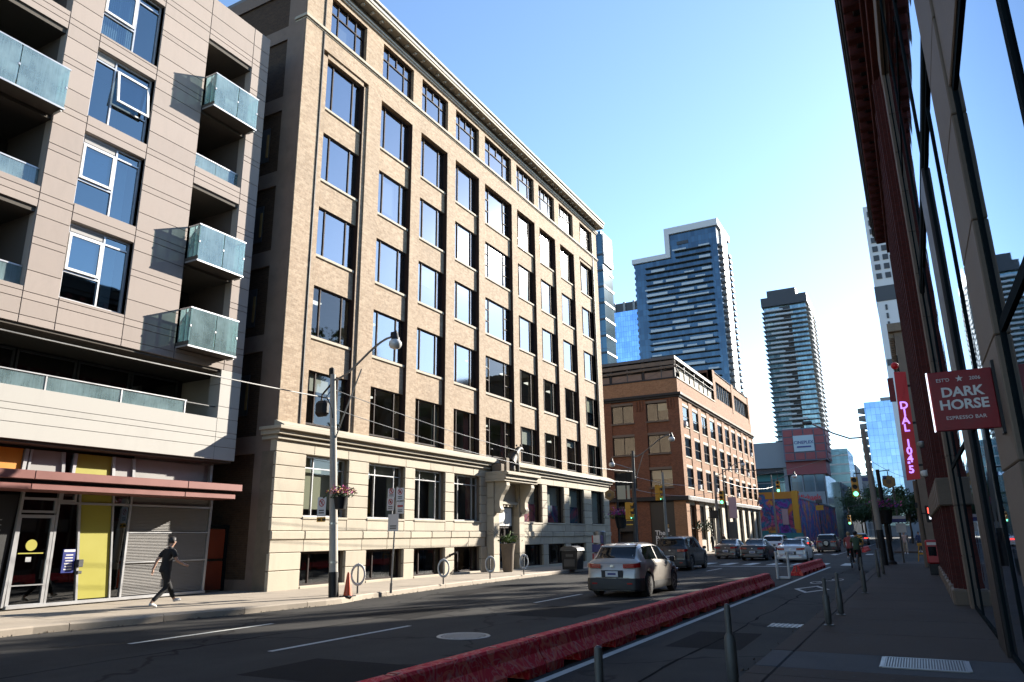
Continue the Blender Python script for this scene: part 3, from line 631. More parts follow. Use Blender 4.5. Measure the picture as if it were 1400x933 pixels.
# projecting balconies
def balcony(y0, y1, zs):
    xo = XC+.55; o = MB().box(XC-.06, xo, y0, y1, zs, zs+.16, .01).build('balcony', 'condo_soffit', condo)
    rect('edge_trim', xo, xo+.015, y0-.01, y1+.01, zs-.02, zs+.03, 'frame_silver', o); rect('edge_trim', XC+.002, xo, y0-.016, y0, zs-.02, zs+.03, 'frame_silver', o); rect('edge_trim', XC+.002, xo, y1, y1+.016, zs-.02, zs+.03, 'frame_silver', o)
    ym = y0+(y1-y0)*.52
    for a, c in ((y0+.02, ym-.02), (ym+.02, y1-.02)): rect('glass_panel', xo+.004, xo+.014, a, c, zs+.03, zs+1.2, 'glass_rail', o)
    for yy in (y0+.006, y1-.006): rect('glass_panel', XC+.06, xo-.01, yy-.006, yy+.006, zs+.17, zs+1.2, 'glass_rail', o)
    rect('handrail', xo-.05, xo+.01, y0-.02, y1+.02, zs+1.2, zs+1.24, 'frame_silver', o)
    for yy in (y0, y1): rect('handrail', XC+.02, xo-.05, yy-.02, yy+.02, zs+1.2, zs+1.24, 'frame_silver', o)
    for yy in (y0+.03, ym, y1-.03):
        rect('post', xo-.05, xo-.022, yy-.015, yy+.015, zs+.1, zs+1.2, 'frame_silver', o)
        rect('clip', xo-.03, xo+.02, yy-.03, yy+.03, zs+.6, zs+.67, 'frame_silver', o, .008)
    for yy in (y0+.03, y1-.03): rect('post', XC+.30, XC+.34, yy-.015, yy+.015, zs+.1, zs+1.2, 'frame_silver', o)
    MB().tube([(XC+.2, y1-.05, zs-.06), (xo-.04, y1-.05, zs-.05)], .03, 6).build('drain_pipe', 'frame_white', o)
for zs in (7.52, 10.30, 15.83): balcony(14.08, 15.9, zs)
balcony(6.9, 9.5, 13.08)
for y0, y1, z0 in ((6.2, 9.52, 10.96), (6.2, 9.52, 8.16), (14.06, 15.92, 13.74)):
    o = rect('guard_rail', XC-.22, XC-.18, y0, y1, z0+.52, z0+.56, 'frame_silver', condo); n = 2
    for i in range(n): a, c = y0+(y1-y0)*i/n, y0+(y1-y0)*(i+1)/n; rect('glass_panel', XC-.206, XC-.194, a+.01, c-.01, z0+.02, z0+.52, 'glass_rail', o)
# white terrace band
zs = [4.26, 4.67, 4.97, 5.14, 5.58]
MB().box(XC-.5, XC-.04, Y0, Y1-.06, 4.27, 5.56).build('band_backing', 'condo_seal', condo)
for z0, z1 in zip(zs, zs[1:]):
    for a, c in ((Y0, 6.0), (6.006, 15.85), (15.856, Y1)): rect('band_panel', XC-.06, XC+.005, a, c, z0+.005, z1-.005, 'condo_white', condo, .006)
    rect('band_panel', XC-.5, XC-.07, Y1-.055, Y1, z0+.005, z1-.005, 'condo_white', condo, .004)
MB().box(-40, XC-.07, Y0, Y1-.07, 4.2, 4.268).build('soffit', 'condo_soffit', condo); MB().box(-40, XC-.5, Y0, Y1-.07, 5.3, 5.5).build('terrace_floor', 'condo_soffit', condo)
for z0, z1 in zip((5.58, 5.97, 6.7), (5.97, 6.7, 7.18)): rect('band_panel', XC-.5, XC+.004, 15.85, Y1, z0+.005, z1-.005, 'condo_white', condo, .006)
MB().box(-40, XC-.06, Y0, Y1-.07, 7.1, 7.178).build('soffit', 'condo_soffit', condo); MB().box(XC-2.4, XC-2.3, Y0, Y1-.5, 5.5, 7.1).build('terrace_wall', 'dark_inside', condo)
for i in range(8): window(condo, XC-2.25, 2+i*1.75, 3.7+i*1.75, 5.52, 7.05, 'one', 'glass_dark', 'steel_dark')
for i in range(5): rect('terrace_glass', XC-.12, XC-.105, 14.7-2.1*(i+1)+.02, 14.7-2.1*i-.02, 5.56, 5.96, 'glass_rail', condo)
for i in range(6): rect('rail_post', XC-.15, XC-.09, 14.7-2.1*i-.02, 14.7-2.1*i+.02, 5.5, 5.97, 'frame_silver', condo)
rect('terrace_rail', XC-.15, XC-.08, 4.0, 14.74, 5.97, 6.0, 'frame_silver', condo); rect('terrace_rail', XC-.15, XC-.12, 14.74, 15.85, 5.94, 5.97, 'steel_dark', condo)
# shopfront
XS = -19.85   # shopfront set .55 m behind the band
KS = .9636
def fy(y): return y*KS
def fz(z): return 1.75+(z-1.75)*KS
def srect(n, x0, x1, y0, y1, z0, z1, m, p, b=0.): return rect(n, x0, x1, fy(y0), fy(y1), fz(z0), fz(z1), m, p, b)
def swin(p, x, y0, y1, z0, z1, *a, **k): return window(p, x, fy(y0), fy(y1), fz(z0), fz(z1), *a, **k)
MB().box(XS-3, XS-1.2, Y0, Y1, .0, 4.2).build('shop_core', 'dark_inside', condo); MB().box(XS-1.2, XS+.3, Y0, 16.4, -.02, .155).build('shop_floor', 'room_floor', condo)
def slab4(name, pts, x0, x1, mat): return MB().prism([(fy(a), fz(b)) for a, b in pts], 'x', x0, x1).build(name, mat, condo)
# black board, door, glazing, yellow panel, louvres
slab4('notice_board', [(6, .2), (10.75, .2), (10.95, 3.0), (6, 3.0)], XS-.05, XS-.02, 'black_board')
text('board_lettering', 'es', 'letter_grey', condo, (XS-.015, fy(10.35), fz(2.72)), .26, RX)
for i in range(8): srect('board_print', XS-.02, XS-.016, 10.2-.05*(i % 3), 10.62, 2.35-i*.13, 2.375-i*.13, 'letter_grey', condo)
dr = swin(condo, XS, 10.98, 11.93, .17, 2.5, lambda w, h: cells_grid(w, h, .08, (), (.235,), .03), 'glass_dark', 'frame_silver', fw=.08, name='door')
srect('handle', XS+.06, XS+.10, 11.80, 11.84, .85, 1.35, 'steel_bright', dr, .01); MB().lathe([(.14, 0), (.14, .012)], (XS+.012, fy(11.42), fz(1.72)), 20, 'x').build('sticker', 'panel_yellow', dr)
srect('print_line', XS+.006, XS+.012, 11.12, 11.76, 1.50, 1.53, 'panel_yellow', dr)
srect('notice', XS+.006, XS+.012, 11.33, 11.47, 1.3, 1.42, 'letter_grey', dr)
swin(condo, XS, 10.98, 11.93, 2.55, 2.95, 'one', 'glass_dark', 'frame_silver'); swin(condo, XS, 12.0, 12.44, 2.85, 3.3, 'one', 'glass_dark', 'frame_silver')
def mull(ya, za, yb, zb, w=.07): return slab4('mullion', [(ya-w/2, za), (ya+w/2, za), (yb+w/2, zb), (yb-w/2, zb)], XS-.05, XS+.05, 'frame_silver')
slab4('shop_glass', [(12.0, .25), (12.8, .25), (12.5, 2.8), (12.0, 2.8)], XS-.006, XS, 'glass_dark')
slab4('yellow_panel', [(12.86, .27), (13.74, .27), (13.46, 3.3), (12.54, 3.3)], XS-.03, XS+.01, 'panel_yellow')
slab4('shop_glass', [(13.82, .27), (14.05, .27), (14.05, 3.3), (13.54, 3.3)], XS-.006, XS, 'glass_dark')
mull(12.82, .2, 12.5, 3.3, .06); mull(13.78, .2, 13.5, 3.3, .05); mull(14.1, .2, 14.1, 3.3, .06); mull(11.97, .2, 11.97, 3.3, .06); mull(10.92, .2, 11.05, 4.2, .06); mull(16.95, .2, 17.0, 3.3, .08)
srect('transom', XS-.05, XS+.045, 12.0, 17.0, 2.80, 2.86, 'frame_silver', condo); srect('sill', XS-.06, XS+.10, 10.98, 17.0, .15, .24, 'frame_silver', condo, .01)
srect('transom', XS-.05, XS+.045, 14.14, 16.93, 2.02, 2.06, 'frame_silver', condo); srect('transom', XS-.05, XS+.045, 14.14, 16.93, 1.17, 1.21, 'frame_silver', condo)
for i in range(58):
    z = .27+i*.0435
    if min(abs(z-2.04), abs(z-1.19)) > .035: srect('louvre_slat', XS-.06, XS+.01, 14.14, 16.91, z, z+.022, 'louvre_grey', condo)
MB().box(XS-.1, XS-.07, 13.6, 16.4, .2, 4.2).build('louvre_back', 'louvre_grey', condo)
for ya, yb, m in ((6, 10.85, 'panel_orange'), (10.97, 11.9, 'louvre_grey'), (12.0, 12.2, 'glass_dark'), (12.28, 13.35, 'panel_yellow'), (13.42, 14.0, 'louvre_grey'), (14.1, 16.6, 'louvre_grey')): srect('upper_panel', XS-.04, XS, ya, yb, 3.25, 4.2, m, condo)
for ya, yb in ((10.88, 10.93), (11.98, 11.9), (12.22, 12.25), (13.45, 13.38), (14.1, 14.02), (16.85, 16.85)): slab4('mullion', [(ya-.045, 3.25), (ya+.045, 3.25), (yb+.045, 4.2), (yb-.045, 4.2)], XS-.05, XS+.06, 'frame_silver')
bs = srect('wall_sign', XS+.02, XS+.04, 12.28, 12.62, .98, 1.6, 'sign_blue', condo); bs['label'] = 'blue notice with white lettering on the shopfront'
srect('sign_header', XS+.04, XS+.045, 12.30, 12.60, 1.53, 1.59, 'letter_white', bs)
for i in range(6): srect('print_line', XS+.04, XS+.045, 12.36-.02*(i % 2), 12.56, 1.43-i*.075, 1.46-i*.075, 'letter_white', bs)
o = srect('intercom', XS+.05, XS+.17, 12.66, 12.80, 1.12, 1.32, 'steel_dark', condo, .01); srect('intercom', XS+.05, XS+.15, 12.68, 12.80, .94, 1.02, 'steel_dark', condo, .01)
# awning: two stepped red fascias
for a, c in ((5.0, 10.2), (10.21, 14.55), (14.56, 16.56)):
    rect('awning_fascia', -19.8, -18.68, a, c, 3.27, 3.48, 'awning_red', condo, .012); rect('awning_fascia', -19.8, -18.78, a, min(c, 16.40), 3.03, 3.17, 'awning_red', condo, .012)
MB().box(-19.8, -18.9, 5, 16.35, 3.17, 3.27).build('awning_core', 'steel_dark', condo)
condo.location = (-22.48, 8.18, -.035); condo.scale = (1.022,)*3  # whole condo scaled up about the camera so the shadows on it line up
# alley gate
t = thing('alley_gate', 'dark red two panel gate closing the alley beside the louvres', 'gate', (-20.95, 17.6, .15))
MB().box(-20.98, -20.93, 17.1, 17.25, .15, 2.2).build('post', 'frame_teal', t); MB().box(-20.98, -20.93, 18.0, 18.12, .15, 2.2).build('post', 'frame_teal', t); rect('lintel', -21, -20.92, 17.1, 18.12, 2.2, 2.3, 'frame_teal', t)
for z0, z1 in ((.2, 1.12), (1.2, 2.16)): rect('panel', -20.97, -20.94, 17.26, 17.99, z0, z1, 'door_red', t, .01)

# ---------------------------------------------------------------- eight-storey buff brick warehouse
XF = -19.0; YA, YB = 18.15, 49.45
brk = thing('brick_warehouse', 'tall buff brick warehouse with stone base and deep cornice', 'building', (-24, 34, 0))
BAYS = [(19.55, 21.85), (23.05, 25.45), (26.18, 28.55), (29.32, 31.75), (32.4, 35.6), (36.28, 38.7), (39.38, 41.8), (42.57, 44.95), (46.2, 48.5)]
ROWS = [(5.88, 7.9), (9.22, 11.25), (12.52, 14.55), (15.76, 17.85), (19.0, 21.25)]
rng = random.Random(3)
piers = [(YA, BAYS[0][0])]+[(a[1], b[0]) for a, b in zip(BAYS, BAYS[1:])]+[(BAYS[-1][1], YB)]
for i, (a, b) in enumerate(piers):
    if i in (0, 9):
        s = 1 if i == 0 else -1; e0, e1 = (a, a+.98) if i == 0 else (b-.98, b)
        MB().box(XF-.7, XF, e0, e1, 5.75, 21.5).build('pier', 'brick_buff', brk)
        f0, f1 = (e1, b) if i == 0 else (a, e0); MB().box(XF-.7, XF-.07, f0, f1, 5.75, 21.3).build('pier', 'brick_buff', brk)
    elif i in (1, 8):
        e0, e1 = (a, a+.26) if i == 1 else (b-.26, b); f0, f1 = (e1, b) if i == 1 else (a, e0)
        MB().box(XF-.7, XF-.07, e0, e1, 5.75, 21.3).build('pier', 'brick_buff', brk); MB().box(XF-.7, XF, f0, f1, 5.75, 21.5).build('pier', 'brick_buff', brk)
    else: MB().box(XF-.7, XF, a, b, 5.75, 21.5).build('pier', 'brick_buff', brk)
MB().box(XF-.7, XF-.001, YA, YB, 21.5, 22.25).build('wall_band', 'brick_buff', brk)
for i in (0, 8):
    a, b = BAYS[i]; MB().box(XF-.7, XF-.07, a, b, 21.27, 21.5).build('lintel', 'brick_buff', brk)
for i in range(1, 8): a, b = BAYS[i]; MB().box(XF-.7, XF-.001, a, b, 21.27, 21.5).build('lintel', 'brick_buff', brk)
for i, (a, b) in enumerate(BAYS):
    kd = 'centre' if i == 4 else 'three'
    for j, (z0, z1) in enumerate(ROWS):
        zt = ROWS[j+1][0] if j < 4 else 21.27
        if j < 4:
            MB().box(XF-.62, XF-.15, a, b, z1, zt-.12).build('spandrel', 'brick_buff', brk); rect('sill', XF-.62, XF-.09, a, b-.02, zt-.12, zt, 'stone_trim', brk, .015)
        gm = 'glass_low' if (j == 0 or (j == 1 and (i == 0 or i > 3))) else 'glass_up'
        window(brk, XF-.26, a, b, z0, z1, kd, gm, 'frame_bronze')
        # blinds and curtains
        q = rng.random()
        if j == 0 and i in (3, 4): rect('curtain', XF-.50, XF-.48, b-.75, b-.1, z0, z1, 'curtain_red', brk); rect('curtain', XF-.50, XF-.48, a+.1, a+.5, z0, z1, 'curtain_red', brk)
        elif (i, j) == (1, 3): rect('blind', XF-.40, XF-.38, a+.62, b-.8, z0+.35, z1-.05, 'blind_white', brk)
        elif q < .42: rect('blind', XF-.40, XF-.38, a+.08, b-.08, z1-rng.uniform(.25, 1.1), z1-.03, rng.choice(('blind_cream', 'blind_white')), brk)
        elif q < .68: rect('blind', XF-.42, XF-.40, b-.5, b-.06, z0, z1-.03, 'blind_cream', brk)
        if j in (0, 1) and q > .4: rect('ceiling_light', XF-1.6, XF-1.35, a+.5, b-.5, z1-.12, z1-.06, 'light_strip', brk)
    MB().box(XF-.30, XF-.02, b-.025, b+.001, ROWS[0][0]-.05, 21.26).build('reveal_shade_strip', 'reveal_shade', brk)  # dark strip painted in as shade down the side of each bay
    # attic
    window(brk, XF-.20, a, b, 22.5, 24.32, 'attic', 'glass_up', 'frame_bronze')
    if i in (0,): rect('blind', XF-.36, XF-.34, a+.6, a+1.5, 22.6, 23.6, 'blind_cream', brk)
for i, (a, b) in enumerate(piers): MB().box(XF-.7, XF-.002, a, b, 22.5, 24.32).build('attic_pier', 'brick_buff', brk)
MB().box(XF-.7, XF-.001, YA, YB, 24.32, 24.55).build('wall_band', 'brick_buff', brk)
for k, (z0, z1, pr) in enumerate(((22.25, 22.32, .03), (22.32, 22.42, .09), (22.42, 22.5, .05))):
    MB().box(XF-.6, XF+pr, YA-pr, YB+pr*.6, z0, z1, .012).build('belt_course', 'stone_trim', brk)
for y in (19.17, 45.0+3.55): rect('drainpipe', XF-.02, XF+.04, y-.03, y+.03, 5.8, 24.4, 'steel_black', brk, .01)
for z0, z1, pr, m in ((24.52, 24.62, .08, 'cornice_white'), (24.62, 24.74, .14, 'cornice_white'), (24.74, 24.98, .06, 'stone_dark'), (24.98, 25.12, .56, 'stone_trim'), (25.12, 25.32, .60, 'cornice_white'), (25.32, 25.46, .68, 'cornice_white'), (25.46, 25.54, .62, 'cornice_white')):
    MB().box(XF-.6, XF+pr, YA-pr*.2, YB+min(pr, .3), z0, z1, .012).build('cornice', m, brk)
y = YA+.25
while y < YB: rect('modillion', XF+.2, XF+.40, y, y+.13, 24.88, 24.978, 'cornice_white', brk, .02); y += .66
# interior
MB().box(-46, -24.2, YA+.1, YB-.1, 0, 24.9).build('core', 'room_wall', brk); MB().box(-46, XF-.72, YA+.01, YB-.01, 24.4, 24.8).build('roof', 'roof_grey', brk)
for z in (1.7, 5.3, 8.55, 11.85, 15.1, 18.35, 21.75): MB().box(-24.2, XF-.75, YA+.26, YB-.26, z, z+.3).build('floor_slab', 'room_wall', brk)
MB().box(-46, XF-.02, YB-.25, YB, 0, 24.4).build('end_wall', 'brick_buff', brk)
# alley side: concrete frame with brick infill
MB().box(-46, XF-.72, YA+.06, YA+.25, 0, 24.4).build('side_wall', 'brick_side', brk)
for x0, x1 in ((-19.98, -19.05), (-24.6, -23.6), (-29.2, -28.3)): MB().box(x0, x1, YA-.02, YA+.06, 0, 24.4).build('side_pier', 'stucco_brown', brk)
for z in (4.7, 8.4, 11.7, 15.0, 18.3, 21.6, 24.0): MB().box(-30, -19.98, YA-.018, YA+.06, z, z+.62).build('side_beam', 'stucco_brown', brk)
MB().box(-30, -19.98, YA-.016, YA+.06, 0, .5).build('side_beam', 'stucco_brown', brk)
for z in (6.1, 9.4, 12.8, 16.2): rect('side_window', -21.5, -20.6, YA+.03, YA+.065, z, z+1.5, 'steel_dark', brk); rect('lit_edge', -20.72, -20.62, YA+.0, YA+.07, z+.2, z+1.2, 'ornament_gold', brk)  # gold colour stands in for light catching the window edge
# stone base
XB = XF+.08
gp = [(YA-.05, BAYS[0][0])]+[(a[1], b[0]) for a, b in zip(BAYS, BAYS[1:])]+[(BAYS[-1][1], YB+.05)]
gp[4] = (gp[4][0], 32.35); gp[5] = (35.7, gp[5][1])
for i, (a, b) in enumerate(gp):
    MB().box(XF-.6, XB-.03, a+.003, b-.003, .0, 4.75).build('base_backing', 'stone_dark', brk)
    for z0, z1 in ((4.26, 4.72), (3.82, 4.26), (3.38, 3.82), (2.94, 3.38), (2.5, 2.94), (2.07, 2.5)): rect('stone_block', XB-.12, XB, a, b, z0+.008, z1-.008, 'stone_cream', brk, .018)
    for z0, z1 in ((.78, 1.36), (.1, .78)): rect('stone_block', XB-.12, XB+.02, a, b, z0+.008, z1-.008, 'stone_cream', brk, .018)
for i, (a, b) in enumerate(BAYS):
    if i == 4: continue
    window(brk, XF-.20, a, b, 2.56, 4.72, 'shop' if i < 4 else 'one', 'glass_low', 'frame_silver' if i < 4 else 'frame_bronze')
    rect('sill', XF-.4, XB+.03, a-.03, b+.03, 2.47, 2.56, 'stone_trim', brk, .015)
    rect('stone_block', XB-.12, XB-.004, a+.003, b-.003, 2.08, 2.465, 'stone_cream', brk, .012)
    window(brk, XF-.20, a+.05, b, .24, 1.34, 'base', 'glass_low', 'frame_bronze'); rect('sill', XF-.4, XB+.04, a+.003, b-.003, .12, .23, 'stone_cream', brk, .015)
    MB().box(XF-.6, XF-.35, a, b, 1.36, 2.5).build('base_backing', 'stone_dark', brk)
    MB().box(XF-1.6, XF-1.5, a, b, 0, 1.4).build('cellar_wall', 'dark_inside', brk)
    if i == 0: rect('blind', XF-.42, XF-.40, a+.08, b-.1, 2.85, 4.7, 'blind_cream', brk)
    elif i in (1, 2): rect('blind', XF-.42, XF-.40, a+.08, b-.1, 4.28, 4.7, 'blind_cream', brk); rect('blind', XF-.42, XF-.40, b-.62, b-.1, 2.6, 4.27, 'blind_cream', brk)
    elif i == 3: rect('curtain', XF-.46, XF-.44, b-.6, b-.08, 2.6, 4.7, 'curtain_red', brk)
    elif i in (5, 6, 7): rect('blind', XF-.45, XF-.43, a+.06, b-.06, 3.4 if i < 7 else 3.55, 4.7, 'blind_white', brk); rect('window_poster', XF-.36, XF-.35, a+.06, b-.06, 2.6, 3.6, 'mural', brk)
    else: rect('blind', XF-.45, XF-.43, a+.06, b-.06, 2.6, 4.7, 'blind_white', brk)
y = YA-.05; k = 0
while y < YB:
    y1 = min(y+1.56, YB+.05)
    if not (32.3 < (y+y1)/2 < 35.75):
        rect('stone_block', XB-.12, XB+.05, y+.004, y1-.004, 1.78, 2.065, 'stone_cream', brk, .03); rect('stone_block', XB-.12, XB, y+.004, y1-.004, 1.37, 1.775, 'stone_cream', brk, .012)
    y = y1
y = YA-.05
while y < YB: y1 = min(y+1.85, YB+.05); rect('stone_block', XB-.3, XB-.002, y+.004, y1-.004, 4.74, 5.14, 'stone_cream', brk, .01); y = y1
for z0, z1, pr in ((5.14, 5.24, .10), (5.24, 5.30, .05), (5.30, 5.46, .22), (5.46, 5.58, .36)): MB().box(XF-.6, XB+pr, YA-.05-pr*.6, YB+.05+pr, z0, z1, .012).build('ledge', 'stone_trim', brk)
MB().prism([(XF-.05, 5.58), (XB+.34, 5.58), (XB+.34, 5.62), (XF-.0, 5.80), (XF-.05, 5.80)], 'y', YA-.1, YB+.3).build('ledge', 'stone_trim', brk)
# entrance portal
for a, b in ((32.35, 32.95), (35.1, 35.7)):
    for z0, z1 in ((.1, .95), (.95, 1.9), (1.9, 2.85), (2.85, 3.7), (3.7, 4.5)): rect('portal_block', XF-.5, XB+.38, a, b, z0+.004, z1-.004, 'stone_cream', brk, .02)
    ym = (a+b)/2
    prof = [(XB+.38, 4.5), (XB+1.05, 4.5), (XB+1.08, 4.3), (XB+.98, 4.1), (XB+.78, 3.85), (XB+.66, 3.55), (XB+.66, 3.3), (XB+.74, 3.12), (XB+.66, 2.98), (XB+.5, 2.95), (XB+.38, 3.1)]
    MB().prism(prof, 'y', ym-.17, ym+.17).build('console', 'stone_trim', brk)
for z0, z1, pr in ((4.5, 4.62, 1.12), (4.62, 4.82, 1.2), (4.82, 4.93, 1.34), (4.93, 5.0, 1.26)): MB().box(XF-.2, XB+pr, 32.2-.02*pr, 35.85+.02*pr, z0, z1, .015).build('canopy', 'stone_trim', brk)
MB().box(XF-.5, XB+.16, 32.95, 35.1, 3.55, 4.5).build('portal_lintel', 'stone_cream', brk); MB().box(XF-.2, XB+.34, 33.0, 35.05, 3.42, 3.55, .015).build('portal_moulding', 'stone_cream', brk)
for i in range(5): rect('dentil', XB+.16, XB+.28, 33.2+i*.4, 33.36+i*.4, 3.30, 3.42, 'stone_cream', brk, .01)
MB().box(XF-.05, XF+.02, 32.95, 35.1, 0, 3.55).build('door_recess', 'steel_black', brk)
rect('fanlight_sign', XF+.12, XF+.17, 33.3, 34.75, 2.35, 3.25, 'letter_white', brk)
for i, (a, b) in enumerate(((33.3, 34.02), (34.04, 34.75))):
    dd = window(brk, XF+.10, a, b, .18, 2.3, 'one', 'glass_dark', 'frame_bronze', name='door'); rect('handle', XF+.15, XF+.19, (b-.1) if i == 0 else (a+.06), (b-.06) if i == 0 else (a+.1), .9, 1.5, 'steel_bright', dd, .008)
rect('mailbox', XF+.02, XF+.2, 34.85, 35.05, 1.2, 1.65, 'steel_grey', brk, .01); MB().box(XF-.5, XB+.6, 32.95, 35.1, 0, .17).build('step', 'stone_trim', brk)
for a in (32.5, 33.05): rect('pedestal', XB+.2, XB+.75, a, a+.35, 5.0, 5.75 if a > 33 else 5.4, 'stone_dark', brk, .03)
rect('print_line', XF+.17, XF+.174, 33.5, 34.3, 2.98, 3.06, 'letter_grey', brk)
MB().box(-19.6, XB-.05, YB-.3, YB+.04, 0, 5.1).build('base_return', 'stone_cream', brk)

# ---------------------------------------------------------------- red brick corner block beyond the side street
C2 = thing('corner_block', 'red brick four storey corner block with rooftop terrace and black cornice', 'building', (-24, 88, 0))
XR, YR, YE = -19., 70., 108.
pitch = (YE-YR-.8)/10; bays2 = [(YR+.4+pitch*i+.80, YR+.4+pitch*(i+1)-.55) for i in range(10)]
rows2 = [(6.3, 8.2), (9.3, 11.2), (12.3, 14.3)]
pp = [(YR, bays2[0][0])]+[(a[1], b[0]) for a, b in zip(bays2, bays2[1:])]+[(bays2[-1][1], YE)]
for a, b in pp: MB().box(XR-.5, XR, max(a, YR+.004), b, 5.4, 15.0).build('pier', 'brick_orange', C2)
for i, (a, b) in enumerate(bays2):
    zs = [5.4]+[z for r in rows2 for z in r]+[15.0]
    for k in range(0, 8, 2): MB().box(XR-.45, XR-.07, a, b, zs[k], zs[k+1]).build('spandrel', 'brick_orange', C2)
    for z0, z1 in rows2:
        window(C2, XR-.13, a, b, z0, z1, 'twosash' if i % 4 == 2 else 'sash', 'glass_low', 'frame_bronze'); rect('lintel', XR-.3, XR-.04, a, b, z1, z1+.28, 'stone_cream', C2, .01); rect('sill', XR-.3, XR-.02, a, b, z0-.12, z0, 'stone_cream', C2, .01)
        if rng.random() < .5: rect('blind', XR-.4, XR-.38, a+.06, b-.06, z1-rng.uniform(.4, 1.3), z1, 'blind_cream', C2)
        if rng.random() < .3: rect('air_conditioner', XR-.2, XR+.2, a+.3, a+.9, z0, z0+.42, 'frame_white', C2, .02)
    rect('shop_pier', XR-.5, XR, a-1.33 if i else YR+.004, a-.02, .1, 5.0, 'stone_cream' if i > 1 else 'brick_orange', C2)
    window(C2, XR-.28, a, b, 1.3 if i % 3 else .2, 4.6, 'twosash', 'glass_low', 'frame_bronze')
    MB().box(XR-.4, XR-.12, a, b, .1, 1.28 if i % 3 else .18).build('stall_riser', 'stone_cream', C2); MB().box(XR-.4, XR-.12, a, b, 4.62, 5.0).build('shop_lintel', 'stone_cream', C2)
rect('shop_pier', XR-.5, XR, bays2[-1][1], YE, .1, 5.0, 'stone_cream', C2)
# front towards the side street (faces the camera)
fb = [(-26.1, -23.75), (-22.4, -20.15), (-30.5, -28.2)]
xs = sorted(fb); xp = [(-34, xs[0][0]), (xs[0][1], xs[1][0]), (xs[1][1], xs[2][0]), (xs[2][1], XR)]
for a, b in xp: MB().box(a, b if b != XR else XR-.002, YR, YR+.5, 5.4, 15.0).build('pier', 'brick_red', C2)
for a, b in xs:
    zs = [5.4, 6.3, 8.0, 9.6, 11.4, 12.8, 14.6, 15.0]
    for k in range(0, 8, 2): MB().box(a, b, YR+.12, YR+.45, zs[k], zs[k+1]).build('spandrel', 'brick_red', C2)
    for z0, z1 in ((6.3, 8.0), (9.6, 11.4), (12.8, 14.6)):
        window(C2, YR+.25, a, b, z0, z1, 'two', 'glass_low', 'frame_bronze', face='-y'); rect('lintel', a-.1, b+.1, YR+.02, YR+.3, z1, z1+.25, 'stone_brown', C2, .01); rect('sill', a-.1, b+.1, YR-.06, YR+.3, z0-.14, z0, 'stone_brown', C2, .01)
        
        q = rng.random()
        if q < .22: rect('blind', a+(b-a)*(.5 if q < .15 else .06), b-.06, YR+.4, YR+.42, z1-rng.uniform(.4, 1.5), z1, 'blind_cream', C2)
for x in (-19.9, -23.1): 
    for j in range(3): rect('corbel', x-.3+j*.3, x-.2+j*.3, YR-.12, YR, 13.9, 14.9, 'brick_red', C2)
for a, b, m in ((-34, -25.9, 'brick_red'), (-23.9, -22.6, 'brick_red'), (-20.2, XR-.001, 'brick_orange')): MB().box(a, b, YR, YR+.5, .1, 5.0).build('shop_pier', m, C2)
MB().box(-34, XR-.55, YR+.6, YE-.1, 0, 15.2).build('core', 'dark_inside', C2)
# black shop front with lettering, signs and planters
bp = rect('black_shutter', -22.6, -20.2, YR+.1, YR+.2, .1, 4.9, 'black_board', C2)
for i, s in enumerate(('The', 'Pub')): text('shop_lettering', s, 'letter_white', bp, (-21.75, YR+.09, 2.0-i*.5), .62, (PI/2, 0, 0), .01, bold=.012)
for a in ((-22.2, -21.0, .95, 1.02), (-22.2, -21.0, 1.3, 1.34), (-22.2, -22.12, 1.02, 1.3), (-21.08, -21.0, 1.02, 1.3)): rect('lettering_box', a[0], a[1], YR+.08, YR+.098, a[2], a[3], 'letter_white', bp)
rect('emblem', -21.15, -20.85, YR+.08, YR+.098, 2.1, 2.4, 'letter_white', bp, .005); rect('emblem', -21.15, -20.85, YR+.08, YR+.098, 2.5, 2.8, 'ornament_gold', bp, .005)
sp_ = rect('black_sign', -25.9, -23.9, YR+.1, YR+.2, 2.2, 4.6, 'black_board', C2)
for k in range(4): rect('sign_mark', -25.2+k*.28, -25.0+k*.28, YR+.06, YR+.09, 4.15-.05*(k % 2), 4.35, 'letter_white', sp_)
for k, z in enumerate((2.8, 3.2, 3.6)): rect('neon_bar', -25.1, -24.3, YR+.06, YR+.09, z, z+.09, 'flower_yellow', sp_)
MB().box(-34, XR+.35, YR-.35, YR+.3, 5.0, 5.4, .03).build('canopy', 'steel_black', C2); MB().box(XR-.3, XR+.35, YR+.3, YE+.2, 5.0, 5.4, .03).build('canopy', 'steel_grey', C2)
for k, (z0, z1, pr) in enumerate(((15.0, 15.2, .12), (15.2, 15.45, .3))):
    MB().box(-34, XR+pr, YR-pr, YR+.5, z0, z1, .02).build('cornice', 'steel_black', C2); MB().box(XR-.5, XR+pr, YR+.5, YE+pr, z0, z1, .02).build('cornice', 'stone_brown', C2)
MB().box(-34, XR-.05, YR+.0, YR+.4, 15.45, 16.9).build('parapet', 'brick_orange', C2); MB().box(XR-.4, XR-.049, YR+.4, YE, 15.45, 16.9).build('parapet', 'brick_orange', C2)
MB().box(-34, XR+.02, YR-.06, YR+.5, 16.9, 17.05, .01).build('coping', 'steel_black', C2); MB().box(XR-.5, XR+.02, YR+.5, 86, 16.9, 17.05, .01).build('coping', 'stone_cream', C2)
MB().box(-34, XR-.4, YR+.5, YE, 15.2, 16).build('roof', 'roof_grey', C2)
